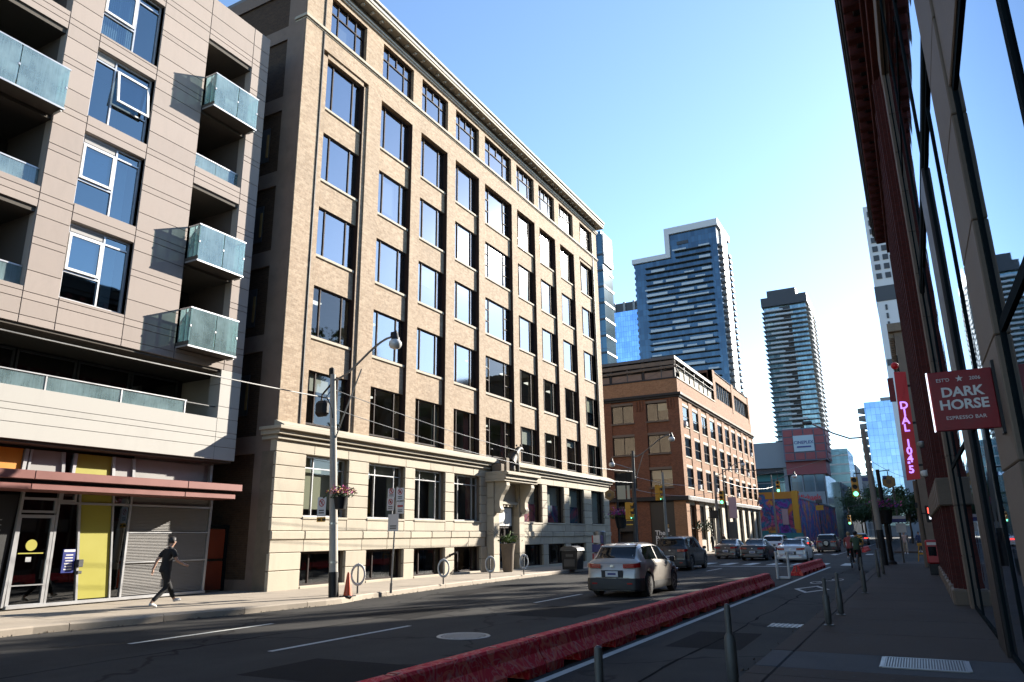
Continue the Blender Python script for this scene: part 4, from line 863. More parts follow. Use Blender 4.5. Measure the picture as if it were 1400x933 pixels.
# rooftop terrace frame
for x in (-33, -29.5, -26, -22.5, XR-.3): rect('terrace_post', x-.1, x+.1, YR+.1, YR+.3, 17.05, 18.9, 'steel_black', C2)
for y in (74, 78, 82, 85.6): rect('terrace_post', XR-.45, XR-.25, y-.1, y+.1, 17.05, 18.9, 'steel_black', C2)
MB().box(-34, XR-.1, YR-.1, 86, 18.9, 19.2).build('terrace_roof', 'steel_dark', C2); MB().box(-34, XR-.6, YR+1.5, 86, 16, 18.9).build('terrace_room', 'dark_inside', C2)
rect('terrace_band', -34, XR-.1, YR-.02, YR+.08, 18.35, 18.75, 'stone_brown', C2)
for x in (-33, -29.5, -26, -22.5): rect('terrace_panel', x+.12, x+3.3, YR+.16, YR+.2, 17.1, 17.75, 'stucco_brown', C2)
for z in (17.8, 17.92): MB().tube([(-34, YR-.05, z), (XR+.05, YR-.05, z+.25)], .07, 6).build('terrace_rail', 'stone_brown', C2)
for i in range(7): y = 72+i*2; rect('terrace_panel', XR-.35, XR-.3, y+.2, y+1.6, 17.1, 18.2, 'cornice_white' if i % 2 else 'stone_cream', C2)
for z in (18.3,): MB().tube([(XR-.1, YR, z), (XR-.1, 86, z)], .06, 6).build('terrace_rail', 'steel_black', C2)
for x in (-31.2, -27.7, -24.2, -20.6): rect('terrace_brace', x-.05, x+.05, YR+.12, YR+.22, 17.05, 18.9, 'steel_dark', C2)
for x in (-33, -29.5, -26, -22.5): MB().tube([(x+.1, YR+.2, 17.1), (x+3.3, YR+.2, 18.3)], .05, 5).build('terrace_brace', 'steel_dark', C2)
for y in (72, 76, 80): MB().tube([(XR-.35, y, 18.85), (XR-.35, y+3.5, 17.2)], .06, 5).build('terrace_brace', 'stone_cream', C2)
# upper storey at the far end
for a, b in ((86, 87.2), (96.2, 97.4), (106.8, YE)): MB().box(XR-.6, XR-.05, a, b, 16.9, 20.9).build('pier', 'brick_orange', C2)
for a in (87.2, 97.4):
    MB().box(XR-.6, XR-.1, a, a+9.4 if a > 90 else a+9, 16.9, 17.6).build('spandrel', 'brick_orange', C2); MB().box(XR-.6, XR-.1, a, a+9.4 if a > 90 else a+9, 19.7, 20.8).build('spandrel', 'brick_orange', C2)
    for k in range(4): window(C2, XR-.3, a+.15+k*2.25, a+2.3+k*2.25, 17.6, 19.7, 'two', 'glass_low', 'frame_bronze')
MB().box(-34, XR-.7, 86, YE, 16, 20.6).build('upper_core', 'dark_inside', C2); MB().box(-34, XR-.1, 86, 86.3, 16, 20.9).build('upper_wall', 'brick_red', C2); MB().box(-34, XR-.1, 86.3, YE, 20.6, 20.85).build('roof', 'roof_grey', C2)
for y in (73, 76.5): 
    o = MB(); leaves(o, [(XR+.3+rng.gauss(0, .18), y+rng.gauss(0, .25), 2.6+rng.gauss(0, .25)) for _ in range(160)], .22, rng); tag(o.build('hanging_plant', 'leaf_dark'), 'green hanging plant on the corner block shopfront, '+('near the corner' if y < 75 else 'second from the corner'), 'plant', 'hanging plants on the corner block')

# ---------------------------------------------------------------- building close on the right
XW = .85
RB = thing('cafe_building', 'dark red brick and brown stone commercial building along the right pavement', 'building', (6, 14, 0))
MB().box(2.6, 24, -12, 36.8, 0, 15.9).build('core', 'dark_inside', RB)
def stone(y0, y1, z0, z1, x0=XW, h=1.1, mat='stone_brown'):
    z = z0
    while z < z1-.05:
        zz = min(z+h, z1) if z1-z > h*1.5 else z1
        rect('stone_block', x0, XW+.5, y0, y1, z+.004, zz-.004, mat, RB, .012); z = zz
stone(7.45, 8.85, .12, 8.2, XW-.025); stone(19.35, 20.05, .12, 13.6, XW-.05); stone(.4, 2.0, .12, 8.2, XW-.025); stone(-6, -4.4, .12, 8.2, XW-.025)
for y0, y1 in ((2.0, 7.45), (-4.4, .4)):
    stone(y0, y1, 5.9, 8.2, XW, 2.3); stone(y0, y1, .12, .5, XW, .4)
    window(RB, XW+.04, y0, y1, .5, 5.9, lambda w, h: cells_grid(w, h, .1, (.5,), (.55,), .10), 'glass_right', 'frame_teal', fw=.08, depth=.04)
    MB().box(XW+1.6, XW+1.7, y0, y1, .1, 6).build('room_wall', 'room_wall', RB)
# tall glazed bay of the cafe
window(RB, XW+.03, 8.85, 12.2, .14, 7.3, lambda w, h: cells_grid(w, h, .08, (.40,), (.42,), .08), 'glass_right', 'frame_teal', fw=.08, depth=.04)
window(RB, XW+.03, 13.4, 19.35, .14, 7.3, lambda w, h: cells_grid(w, h, .08, (.62,), (.42,), .08), 'glass_right', 'frame_teal', fw=.08, depth=.04)
MB().box(XW-.03, XW+.5, 12.2, 13.4, .12, 7.3, .02).build('steel_column', 'steel_black', RB); MB().box(XW-.02, XW+.5, 8.85, 19.35, 7.3, 7.5, .02).build('transom_beam', 'frame_teal', RB)
for k, (a, b) in enumerate(((8.85, 12.3), (12.5, 16.0), (16.2, 19.35))): window(RB, XW+.03, a, b, 7.5, 13.4, lambda w, h: cells_grid(w, h, .05, (), (.5,), .06), 'glass_right', 'frame_teal', fw=.05, depth=.03)
for a, b in ((12.3, 12.5), (16.0, 16.2)): rect('mullion', XW+.01, XW+.4, a, b, 7.5, 13.4, 'frame_teal', RB)
for z in (.1, 4.6, 9.5): MB().box(XW+.4, 2.6, -8, 19.6, z-.1, z+.1).build('floor_slab', 'room_floor', RB)
stone(-6, 7.45, 8.2, 13.4, XW, 2.6); stone(7.45, 8.85, 8.2, 13.4, XW-.025, 1.7); stone(-6, 20.05, 13.4, 14.3, XW-.06, .9)
# ribbed brick stretch
MB().box(XW, XW+.6, 20.05, 36.8, 0, 14.3).build('brick_wall', 'brick_oxblood', RB)
for i in range(10):
    y = 20.35+i*1.65
    for k, (w, x0) in enumerate(((.95, XW-.10), (.6, XW-.20), (.26, XW-.28))): MB().box(x0, XW+.01, y-w/2+.45, y+w/2+.45, .45, 14.0).build('brick_rib', 'brick_oxblood', RB)
    rect('rib_base', XW-.34, XW+.02, y-.1, y+1.0, .10, .48, 'stone_brown', RB, .04); rect('rib_band', XW-.33, XW+.02, y-.06, y+.96, 2.35, 3.0, 'stone_brown', RB, .03)
    rect('joint_strip', XW-.03, XW, y+1.18, y+1.30, .45, 14.0, 'stone_dark', RB)
# cornice
for z0, z1, x0 in ((14.3, 14.6, XW-.22), (14.6, 14.8, XW-.34), (14.8, 15.15, XW-.30), (15.15, 15.35, XW-.5), (15.35, 15.6, .06), (15.6, 16.1, 0.), (16.1, 16.3, -.04)):
    MB().box(x0, 3, -12, 36.8+.4*(XW-x0), z0, z1, .02).build('cornice', 'brick_oxblood' if z1 < 15.3 else 'steel_black', RB)
y = -8.
while y < 36.5: rect('bracket', .12, XW-.3, y, y+.3, 14.98, 15.34, 'brick_oxblood', RB, .03); y += .75
MB().box(3, 24, -12, 36.8, 15.9, 16.05).build('roof', 'roof_grey', RB)
for y, z in ((30, 3.83), (27.5, 4.6)):
    t = thing('security_camera', 'white dome security camera on the red brick wall' if y == 30 else 'small grey wall lamp above the dome camera', 'camera' if y == 30 else 'wall lamp', (.62, y, z)); m = 'frame_white' if y == 30 else 'steel_grey'
    rect('bracket', .58, .86, y-.05, y+.05, z, z+.1, m, t, .01); MB().lathe([(.03, .05), (.13, .02), (.14, -.06), (.10, -.15), (.02, -.18)], (.5, y, z), 14).build('dome', m, t, True)
# cafe blade sign
t = thing('cafe_sign', 'square dark red projecting cafe sign with white lettering', 'sign', (.57, 7.9, 2.66))
rect('board', .28, .80, 7.88, 7.93, 2.66, 3.22, 'sign_red', t, .006); rect('lit_edge', .268, .279, 7.875, 7.935, 2.66, 3.22, 'sign_edge', t); rect('mount', .80, .86, 7.84, 7.97, 2.6, 3.28, 'steel_black', t, .006)
for s, z, h, sx in (('DARK', 3.015, .125, 1.02), ('HORSE', 2.895, .125, 1.02), ('ESPRESSO BAR', 2.775, .046, 1.1), ("EST'D", 3.135, .045, 1.), ('2006', 3.135, .045, 1.)):
    x = .54 if z < 3.1 else (.40 if 'E' in s else .66); text('lettering', s, 'letter_white', t, (x, 7.878, z), h, sx=sx, ext=.001, bold=.0035 if h > .1 else 0)
mb = MB(); pts = [(.535+(.032 if k % 2 == 0 else .013)*math.sin(PI*k/5), 3.14+(.032 if k % 2 == 0 else .013)*math.cos(PI*k/5)) for k in range(10)]
mb.prism(pts, 'y', 7.876, 7.88).build('star', 'letter_white', t)
# tall vertical blade sign
t = thing('radio_blade_sign', 'tall narrow red vertical blade sign with violet neon lettering', 'sign', (.15, 37.4, 4)); yb = 37.4
MB().prism([(-.12, 4.0), (.42, 4.05), (.50, 8.9), (.02, 8.95)], 'y', yb, yb+.22).build('board', 'sign_red_bright', t); MB().prism([(.2, 7.6), (.5, 8.8), (.18, 8.8)], 'y', yb-.03, yb).build('pennant', 'sign_red_bright', t)
rect('rear_panel', -.3, -.05, yb+.1, yb+.25, 7.6, 8.7, 'sign_red', t); MB().ball((.1, yb+.1, 9.25), .17).build('ball_finial', 'sign_red_bright', t, True); rect('finial_stem', .08, .12, yb+.08, yb+.12, 8.9, 9.1, 'steel_black', t)
for i, ch in enumerate(('D', 'I', 'A', 'L', '', '1', '0', '4', '.', '5')):
    if ch == '.': rect('neon_dot', .02, .12, yb-.045, yb-.015, 4.72, 4.82, 'led_violet', t)
    elif ch: text('neon_letter', ch, 'led_violet', t, (.12+.05*(4.9-i)*.0+.10*(1-i/10), yb-.03, 7.35-(i if i < 8 else i-.6)*.345), .46, bold=.012, ext=.015)
for z in (4.6, 6.5, 8.2): rect('mount', .42, .95, yb+.05, yb+.15, z, z+.1, 'steel_black', t)
# low link building, then the tall block past the side street
t = thing('link_building', 'unseen brown stone shop past the cafe building, kept low to pass sun to the road', 'building', (6, 43, 0))  # out of view; height kept low so sun reaches the road
MB().box(1.15, 20, 37.3, 49, 0, 6.2).build('wall', 'stucco_brown', t); MB().box(1.0, 1.15, 37.6, 38.3, .1, 6.1, .02).build('pilaster', 'stone_brown', t); MB().box(1.0, 1.15, 48.0, 48.9, .1, 6.1, .02).build('pilaster', 'stone_brown', t); MB().box(.95, 20, 37.3, 49.1, 6.2, 6.6, .02).build('cornice', 'stone_brown', t)
window(t, 1.13, 38.6, 47.7, .4, 3.4, 'four', 'glass_dark', 'frame_teal')
t = thing('brown_block', 'tall brown stone block with bracketed cornice beyond the side street on the right', 'building', (10, 94, 0))
MB().box(.6, 30, 83.4, 104, 0, 22.0).build('wall', 'stone_brown', t); MB().box(0.05, 30, 83.0, 104.3, 22.0, 22.9, .05).build('cornice', 'stone_dark', t)
for i in range(17): rect('bracket', .1, .6, 83.6+i*1.15, 83.9+i*1.15, 21.4, 22.0, 'stone_dark', t, .05)
for i in range(5):
    for z in (1, 5, 9, 13, 17): window(t, .59, 84+i*3.9, 86.4+i*3.9, z, z+2.6, 'two', 'glass_dark', 'frame_teal')
t = thing('grey_shops', 'grey shop row on the far right side of the street, unseen far part raised to shade the mural', 'building', (10, 160, 0)); MB().box(.8, 30, 106, 150, 0, 9).build('wall', 'cine_grey', t); MB().box(.8, 30, 150, 260, 0, 25).build('wall', 'cine_grey', t)  # taller far wall is unseen, raised to throw shade on the mural
for i in range(20): window(t, .79, 108+i*6, 112+i*6, 4.5, 7, 'two', 'glass_dark', 'frame_teal')

# ---------------------------------------------------------------- distant towers
def tbox(p, name, x0, x1, y0, y1, z0, z1, mat, b=0.): return MB().box(x0, x1, y0, y1, z0, z1, b).build(name, mat, p)
rng = random.Random(11)
# dark tower with white balcony bars
t = thing('dark_tower', 'tall dark glass tower with scattered white balcony bars and stepped white roof edge', 'tower', (-78, 310, 0))
tbox(t, 'glass_body', -97, -59.5, 300, 322, 0, 121, 'curtain_dark'); tbox(t, 'upper_body', -81, -59.5, 300, 322, 121, 132, 'curtain_dark')
tbox(t, 'roof_edge', -98, -80.2, 299, 323, 121, 123.2, 'tower_white'); tbox(t, 'roof_edge', -82.3, -80.2, 299, 323, 123.2, 132, 'tower_white'); tbox(t, 'roof_edge', -82.3, -58.5, 299, 323, 132, 135, 'tower_white')
tbox(t, 'corner_fin', -59.5, -58.6, 306, 316, 60, 132, 'tower_white')
z = 30.; k = 0
while z < 125:
    tbox(t, 'floor_slab', -92 if z < 119 else -78, -62.5, 298.6, 300, z-.3, z, 'tower_dark')
    x = -93+rng.uniform(0, 5) if z < 119 else -79
    while x < -64:
        w = rng.choice((4.2, 6.2, 9.5, 13)); x1 = min(x+w, -62.6)
        if rng.random() < .62 and x1-x > 2: rect('balcony_rail', round(x, 1), round(x1, 1), 298.35, 298.6, z-.1, z+rng.choice((.55, 1.0, 1.0)), 'rail_tower', t)
        x = x1+rng.choice((1.5, 3.5, 5.5))
    rect('side_balcony', -59.5, -57.9, 302, 305.5, z-.2, z+.9, 'tower_grey', t); rect('side_balcony', -59.5, -57.9, 317, 321, z-.2, z+.9, 'tower_grey', t); rect('side_balcony', -98.4, -97, 303, 309, z-.2, z+.9, 'tower_grey', t)
    z += 2.75; k += 1
tbox(t, 'louvre_strip', -77, -72, 299.7, 300, 126.5, 128, 'tower_dark')
# slimmer banded tower
t = thing('banded_tower', 'slender grey tower with pale balcony bands and a dark flat top', 'tower', (-47, 415, 0))
tbox(t, 'glass_body', -58, -36.5, 402, 434, 0, 124, 'curtain_pale'); tbox(t, 'crown', -59, -35.4, 400, 436, 122, 127, 'tower_dark'); tbox(t, 'plant_room', -56, -41, 404, 430, 127, 132, 'tower_dark')
z = 20.
while z < 121:
    rect('balcony_slab', -59.2, -35.0, 399.6, 436, z-.12, z+.14, 'tower_slab', t); a = rng.uniform(-58, -50)
    rect('balcony_rail', round(a, 0), round(a, 0)+9, 399.4, 399.6, z+.15, z+1.0, 'rail_tower', t); rect('balcony_rail', -34.9, -34.7, 404, 414, z+.15, z+1.0, 'rail_tower', t); rect('dark_bay', -50, -44.5, 401.8, 402, z+.4, z+2.5, 'tower_dark', t)
    z += 2.6
# glass sliver and blue tower behind the warehouse
t = thing('teal_tower', 'narrow teal glass tower edge rising behind the brick warehouse', 'tower', (-52, 112, 0)); tbox(t, 'glass_body', -66, -41.2, 110, 114.5, 0, 51.5, 'curtain_teal'); tbox(t, 'sun_glare_cap', -41.2, -40.95, 110.2, 114.3, 47, 52.6, 'tower_white'); tbox(t, 'glass_cap', -66, -41.3, 110.2, 114, 51.5, 53.0, 'curtain_teal')  # white slab stands in for sun reflected at the tower top
for k in range(17): rect('floor_band', -66, -41.1, 109.9, 114.6, 2+k*2.9, 2.35+k*2.9, 'tower_dark', t)
t = thing('blue_tower', 'bright blue gridded glass tower behind the corner block', 'tower', (-165, 430, 0)); tbox(t, 'glass_body', -195, -132, 420, 445, 0, 139, 'curtain_blue'); tbox(t, 'dark_crown', -194, -133, 421, 444, 139, 145, 'tower_dark')
for i in range(9): rect('crown_fin', -190+i*6.4, -188.6+i*6.4, 420.2, 420.8, 139, 145.4, 'tower_slab', t)
# blue glass block at the end of the street
t = thing('mirror_block', 'pale blue mirror glass block closing the end of the street', 'building', (0, 430, 0)); tbox(t, 'glass_body', -16, 34, 420, 460, 20, 68, 'curtain_sky'); tbox(t, 'podium', -17, 40, 418, 460, 0, 20, 'tower_grey'); tbox(t, 'glass_podium', -15, 38, 417.4, 418, 5, 16, 'curtain_pale'); tbox(t, 'roof_edge', -8, 34, 421, 459, 68, 70, 'tower_slab')
z = 22.
while z < 64: MB().prism([(-16, 422), (-19.5, 424), (-16, 430)], 'z', z, z+2.6).build('prow_balcony', 'tower_slab', t); z += 4.1
# white tower partly hidden by the near cornice
t = thing('white_tower', 'slim white tower with small square windows just left of the near cornice', 'tower', (8, 255, 0)); tbox(t, 'wall', -1.6, 18, 250, 268, 0, 106, 'tower_white'); tbox(t, 'dark_band', -1.75, 18.1, 249.8, 268, 73, 78, 'tower_dark'); tbox(t, 'lower_band', -1.2, 18.2, 249.7, 268, 52, 54, 'tower_dark')
for i in range(8):
    for k in range(3): rect('window', -.6+k*2.6, 1.0+k*2.6, 249.7, 250, 80.5+i*3.1, 82.3+i*3.1, 'tower_dark', t)
for i in range(6): rect('window', .6, 1.2, 249.7, 250, 56+i*2.8, 57.7+i*2.8, 'tower_dark', t)
# cinema complex
t = thing('cinema_complex', 'grey and red cinema block with a cube of red panels around a pale screen', 'building', (-26, 200, 0))
tbox(t, 'grey_hall', -60, -26, 190, 240, 17.5, 23.8, 'cine_grey'); tbox(t, 'dark_soffit', -60, -26, 191, 240, 16.3, 17.5, 'tower_dark'); tbox(t, 'lower_hall', -60, -26.2, 194, 240, 0, 16.3, 'curtain_teal')
for z in (4, 6.5, 9, 11.5, 14): rect('mullion_rail', -60, -26.3, 193.8, 194, z, z+.25, 'tower_grey', t)
rect('green_band', -60, -26.3, 193.7, 194, 14.6, 16.2, 'teal_paint', t); tbox(t, 'tilted_fin', -27, -26.1, 190.5, 194, 0, 17.5, 'cine_grey')
tbox(t, 'cube', -26, -16.4, 187, 197, 18.6, 26.4, 'cine_frame')
for i in range(4):
    for k in range(4):
        if not (i in (1, 2) and k in (1, 2)): rect('red_panel', -25.7+i*2.35, -23.65+i*2.35, 186.8, 187, 18.9+k*1.87, 20.5+k*1.87, 'cine_red', t)
for k in range(4):
    for j in range(3): rect('red_panel', -16.4, -16.2, 187.4+j*3, 190+j*3, 18.9+k*1.87, 20.5+k*1.87, 'cine_red', t)
sc_ = rect('screen', -23.5, -18.9, 186.6, 186.9, 20.8, 24.6, 'cine_screen', t); text('screen_lettering', 'CINEPLEX', 'sign_blue', sc_, (-21.2, 186.55, 22.9), 1.0, bold=.02); rect('print_line', -22.8, -19.6, 186.5, 186.6, 21.7, 22.05, 'sign_blue', sc_)
tbox(t, 'red_base', -26, -17, 188.5, 198, 15.5, 18.6, 'cine_red'); tbox(t, 'glass_hall', -25.5, -17.6, 189.5, 216, 0, 15.5, 'curtain_dark'); tbox(t, 'sign_band', -25, -18, 189, 189.5, 8.2, 11.4, 'cine_grey')
for x in (-25.4, -22.7, -20, -17.7): rect('glass_post', x-.12, x+.12, 189.2, 189.5, 0, 15.5, 'cine_grey', t)
text('shop_sign', 'Michaels', 'sign_red_bright', t, (-21.6, 188.9, 10.0), 2.1, bold=.03, sx=.72)
tbox(t, 'street_wing', -26, -16.6, 215, 300, 0, 15, 'curtain_dark')
for j in range(14): rect('wing_fin', -16.6, -16.2, 217+j*6, 217.6+j*6, 0, 15, 'cine_grey', t)
# mural hoarding on the corner lot
t = thing('mural_wall', 'low corner wall painted with a colourful street mural', 'mural', (-19, 125, 0)); tbox(t, 'wall', -30, -15.9, 125, 125.5, 0, 8.0, 'mural'); tbox(t, 'wall', -16.2, -15.9, 125.5, 185, 0, 7.2, 'mural'); tbox(t, 'coping', -30, -15.8, 124.9, 125.6, 8.0, 8.3, 'panel_orange'); tbox(t, 'coping', -16.3, -15.8, 125.6, 185, 7.2, 7.5, 'cine_grey')
tbox(t, 'yellow_fin', -16.9, -16.0, 124.5, 125, 2.5, 8.4, 'signal_yellow'); tbox(t, 'red_fin', -16.7, -16.0, 124.45, 125, .1, 2.5, 'panel_orange'); tbox(t, 'orange_band', -21, -16.9, 124.9, 125, 7.2, 8.0, 'panel_orange'); tbox(t, 'pink_board', -18.6, -17.7, 124.6, 124.9, 3.2, 5.6, 'hoarding_pink')
t = thing('site_fence', 'teal site hoarding at the foot of the mural wall', 'fence', (-19, 123, 0))
for i in range(5): rect('panel', -24+i*1.7, -22.34+i*1.7, 123, 123.08, .15, 1.9+.4*(i == 1), 'teal_paint', t)
for i in range(6): rect('post', -24.05+i*1.7, -23.97+i*1.7, 123.08, 123.2, .15, 2.1, 'steel_dark', t)
# far blocks on the left of the street
for i, (x0, x1, y, z, m) in enumerate(((-40, -19.5, 305, 33, 'curtain_teal'), (-36, -19.5, 345, 30, 'tower_grey'), (-34, -20, 385, 25, 'curtain_dark'), (-30, -16.2, 412, 30, 'tower_grey'))):
    t = thing('far_block', ('blue-grey glass block left of the street end', 'stepped grey block left of the street end', 'small dark glass block in the street gap', 'plain grey block closing the street gap')[i], 'building', ((x0+x1)/2, y, 0))
    tbox(t, 'wall', x0, x1, y, y+30, 0, z, m)
    for j in range(int(z//3.4)): rect('floor_band', x0-.2, x1+.2, y-.2, y, 3+j*3.4, 3.6+j*3.4, 'tower_slab', t)

# ---------------------------------------------------------------- trees
def tree(name, label, loc, h, cr, n, leaf, seed, group=None, mat='leaf_dark', flat=.8, low=.35, clump=.33):
    rg = random.Random(seed); x, y, z = loc; t = thing(name, label, 'tree', loc, group); mb = MB(); th = h*low
    mb.tube([(x, y, z), (x+.1, y, z+th*.6), (x+.05, y+.1, z+th), (x+rg.uniform(-.3, .3), y, z+h*.8)], [h*.022, h*.018, h*.015, h*.004], 8); cl = []
    for i in range(11):
        a = 2*PI*i/11+rg.uniform(-.3, .3); s = rg.uniform(.35, 1)*cr; zz = z+th+(h-th)*rg.uniform(.15, .92); s *= math.sqrt(max(.12, 1-((zz-z-th)/(h-th)*2-.95)**2*.8))
        p = (x+s*math.cos(a), y+s*math.sin(a), zz); mb.tube([(x+.05, y+.1, z+th*.85+(zz-z-th)*.4), ((x+p[0])/2, (y+p[1])/2, zz-h*.03), p], [h*.009, h*.006, h*.002], 5); cl.append(p)
    mb.build('trunk', 'bark', t, True); L = MB(); pts = []
    for _ in range(n):
        c = rg.choice(cl); q = cr*clump; pts.append((c[0]+rg.gauss(0, q*.6), c[1]+rg.gauss(0, q*.6), c[2]+rg.gauss(0, q*.5*flat)))
    leaves(L, pts, leaf, rg); L.build('crown', mat, t)
for i, (x, y, h, cr, n, m) in enumerate(((-8.3, 150, 9.8, 3.8, 5200, 'leaf_dark'), (-5.0, 172, 10.5, 4.0, 5000, 'leaf_light'), (-12.0, 205, 10, 4.2, 4000, 'leaf_dark'), (-.9, 128, 8.2, 2.8, 4000, 'leaf_dark'))):
    tree('street_tree', ('dark leafy street tree below the signal at the street end', 'lighter green street tree behind the dark one at the street end', 'small dark tree at the left of the street end', 'dark tree over the right pavement at the street end')[i], (x, y, .1), h, cr, n, .42, 20+i, 'trees at the street end', m)
CT = [(4.4, 40.2, 18.5, 2.4), (4.8, 44.6, 21.4, 2.8), (4.0, 48.8, 21.2, 2.6), (4.9, 53.2, 22.2, 2.8), (4.4, 57.8, 20.4, 2.6), (5.2, 62.4, 18.6, 2.8), (4.6, 67.0, 17.6, 2.7), (5.4, 72.0, 17.8, 2.8), (4.9, 77.0, 17.0, 2.8)]  # unseen trees added to break the sun into patches on the road
OR = ('first', 'second', 'third', 'fourth', 'fifth', 'sixth', 'seventh', 'eighth', 'ninth')
for i, (x, y, h, cr) in enumerate(CT):
    tree('dapple_tree', OR[i]+' unseen tree of the row added to dapple sun on the road', (x, y, .05), h, cr, (600, 900, 1300, 1800, 1900, 1500, 1300, 1300, 1600)[i], .38, 40+i, 'unseen trees added to dapple the road', 'leaf_light', low=.3, clump=.18)

# ---------------------------------------------------------------- cycle lane barriers
def barrier_proto():
    t = thing('road_barrier', 'x', 'barrier', (0, 0, 0)); Lh = 1.5; mb = MB()
    prof = [(-.25, .0), (-.25, .12), (-.15, .26), (-.115, .40), (-.09, .43), (.09, .43), (.115, .40), (.15, .26), (.25, .12), (.25, .0)]
    ss = [(-Lh, 0), (-Lh+.03, 1), (-1.0, 1), (-.99, 2), (-.42, 2), (-.41, 1), (.41, 1), (.42, 2), (.99, 2), (1.0, 1), (Lh-.03, 1), (Lh, 0)]; n = len(prof)
    for y, k in ss:
        for i, (x, z) in enumerate(prof):
            if k == 0: x, z = x*.95, z*.985
            if k == 2 and z < .01: z = .115
            if k == 2 and abs(z-.12) < .001: z = .13
            mb.v.append((x, y, z))
    for j in range(len(ss)-1): mb.f += [(j*n+i, j*n+(i+1) % n, (j+1)*n+(i+1) % n, (j+1)*n+i) for i in range(n)]
    mb.f += [tuple(range(n)), tuple(range((len(ss)-1)*n, len(ss)*n))]; mb.build('body', 'barrier_paint', t)
    for y in (-1.47, -.5, .5, 1.47): rect('top_notch', -.05, .05, y-.03, y+.03, .425, .437, 'paint_red', t, .004)
    for y in (-Lh-.012,): MB().tube([(0, y, .15), (0, y, .40)], .022, 6).build('joint_pin', 'iron', t)
    return t
bar0 = barrier_proto(); bars = [3.4+3.05*i for i in range(8)]; tag(bar0, group='red barriers along the cycle lane')
words = ('nearest', 'second nearest', 'third nearest', 'fourth', 'fifth', 'sixth', 'seventh', 'last')
for i, y in enumerate(bars):
    lab = words[i]+' red graffitied barrier in the long near row beside the cycle lane'
    if i == 0: bar0.location = (-4.86, y+1.5, 0); bar0['label'] = lab
    else: copy_tree(bar0, (-4.86+random.uniform(-.03, .03), y+1.5, 0), random.uniform(-.012, .012), lab)
for i, y in enumerate((34.9, 37.95, 41.0)): copy_tree(bar0, (-4.86, y+1.5, 0), 0, ('near end', 'middle', 'far end')[i]+' red barrier of the short row past the white posts')
for i, y in enumerate((78, 81.05, 84.1)): copy_tree(bar0, (-4.86, y+1.5, 0), 0, ('near end', 'middle', 'far end')[i]+' red barrier of the row beyond the crossing')
# white delineator frame
t = thing('delineator_frame', 'pair of white posts on a base bar between the two barrier rows', 'delineator', (-5, 32.6, 0))
for x, y in ((-5.22, 32.2), (-4.82, 32.5)): MB().lathe([(.055, 0), (.05, .5), (.05, 1.0), (.065, 1.0), (.065, 1.06), (.03, 1.08)], (x, y, 0), 10).build('post', 'paint_white', t, True)
rect('base_bar', -5.3, -4.75, 32.25, 32.45, .004, .09, 'paint_white', t, .02)
# bicycle posts on the right kerb
def lockpost():
    t = thing('bike_post', 'x', 'bollard', (0, 0, 0), 'steel bicycle posts along the right kerb')
    MB().lathe([(.034, 0), (.034, .82), (.03, .86), (.012, .875)], (0, 0, 0), 14).build('pole', 'post_steel', t, True)
    mb = MB().lathe([(.040, .02), (.058, .05), (.062, .30), (.058, .52), (.040, .56)], (0, 0, 0), 14); mb.build('sleeve', 'post_steel', t, True)
    for a in (-1, 1): MB().box(a*.05-.012, a*.05+.012, -.02, .02, .1, .5, .008).build('lug', 'post_steel', t)
    MB().lathe([(.09, 0), (.09, .012), (.04, .015)], (0, 0, 0), 14).build('base_plate', 'post_steel', t); return t
lp = lockpost()
for i, (x, y, s) in enumerate(((-2.35, 5.75, .9), (-2.0, 8.75, 1.), (-1.66, 15.2, .95), (-1.62, 17.2, .95), (-1.53, 23.5, 1.1), (-1.5, 31.5, 1.15), (-1.45, 34.2, 1.15))):
    lab = ('steel bicycle post cut off by the bottom edge of the picture', 'nearest whole steel bicycle post with a thick sleeve', 'left of two close steel bicycle posts on the right kerb', 'right of two close steel bicycle posts on the right kerb', 'lone steel bicycle post in front of the cyclists', 'left steel bicycle post before the big wooden pole', 'right steel bicycle post before the big wooden pole')[i]
    if i == 0: lp.location = (x, y, .13); lp['label'] = lab; lp.scale = (1, 1, s)
    else: copy_tree(lp, (x, y, .13), .3*i, lab, (1, 1, s))

# ---------------------------------------------------------------- poles, lamps, wires
def globe(t, p, s=1.):
    x, y, z = p; MB().lathe([(.03*s, .30*s), (.06*s, .26*s), (.10*s, .10*s), (.13*s, .06*s), (.13*s, 0)], (x, y, z), 14).build('lamp_cap', 'steel_black', t, True)
    MB().lathe([(.13*s, 0), (.19*s, -.07*s), (.20*s, -.16*s), (.15*s, -.25*s), (.05*s, -.29*s)], (x, y, z), 14).build('lamp_globe', 'lamp_glass', t, True)
def arm(t, a, b, h=.5, r=.035, mat='steel_grey'):
    a, b = Vector(a), Vector(b); pts = []
    for i in range(11):
        u = i/10; p = a.lerp(b, u); p.z = a.z+(b.z-a.z)*(u*u*(3-2*u)); pts.append(p)
    MB().tube(pts, r, 8).build('lamp_arm', mat, t, True)
t = thing('lamp_pole', 'concrete lamp pole with curved arm in front of the stone base, flower basket attached', 'lamp post', (-15.13, 17.06, .15))
MB().tube([(-15.13, 17.06, .1), (-15.36, 17.06, 3.5), (-15.6, 17.06, 6.8)], [.135, .115, .085], 12).build('pole', 'pole_concrete', t, True)
MB().tube([(-15.13, 17.06, .1), (-15.18, 17.06, .85)], [.15, .145], 12).build('painted_foot', 'steel_black', t, True)
arm(t, (-15.57, 17.06, 6.62), (-13.28, 17.06, 7.72)); MB().tube([(-15.38, 17.06, 4.75), (-15.1, 17.06, 5.4), (-14.45, 17.06, 6.85)], .022, 6).build('arm_brace', 'steel_grey', t, True)
globe(t, (-13.18, 17.06, 7.60)); rect('head_bracket', -13.34, -13.12, 17.0, 17.12, 7.68, 7.86, 'steel_black', t, .02)
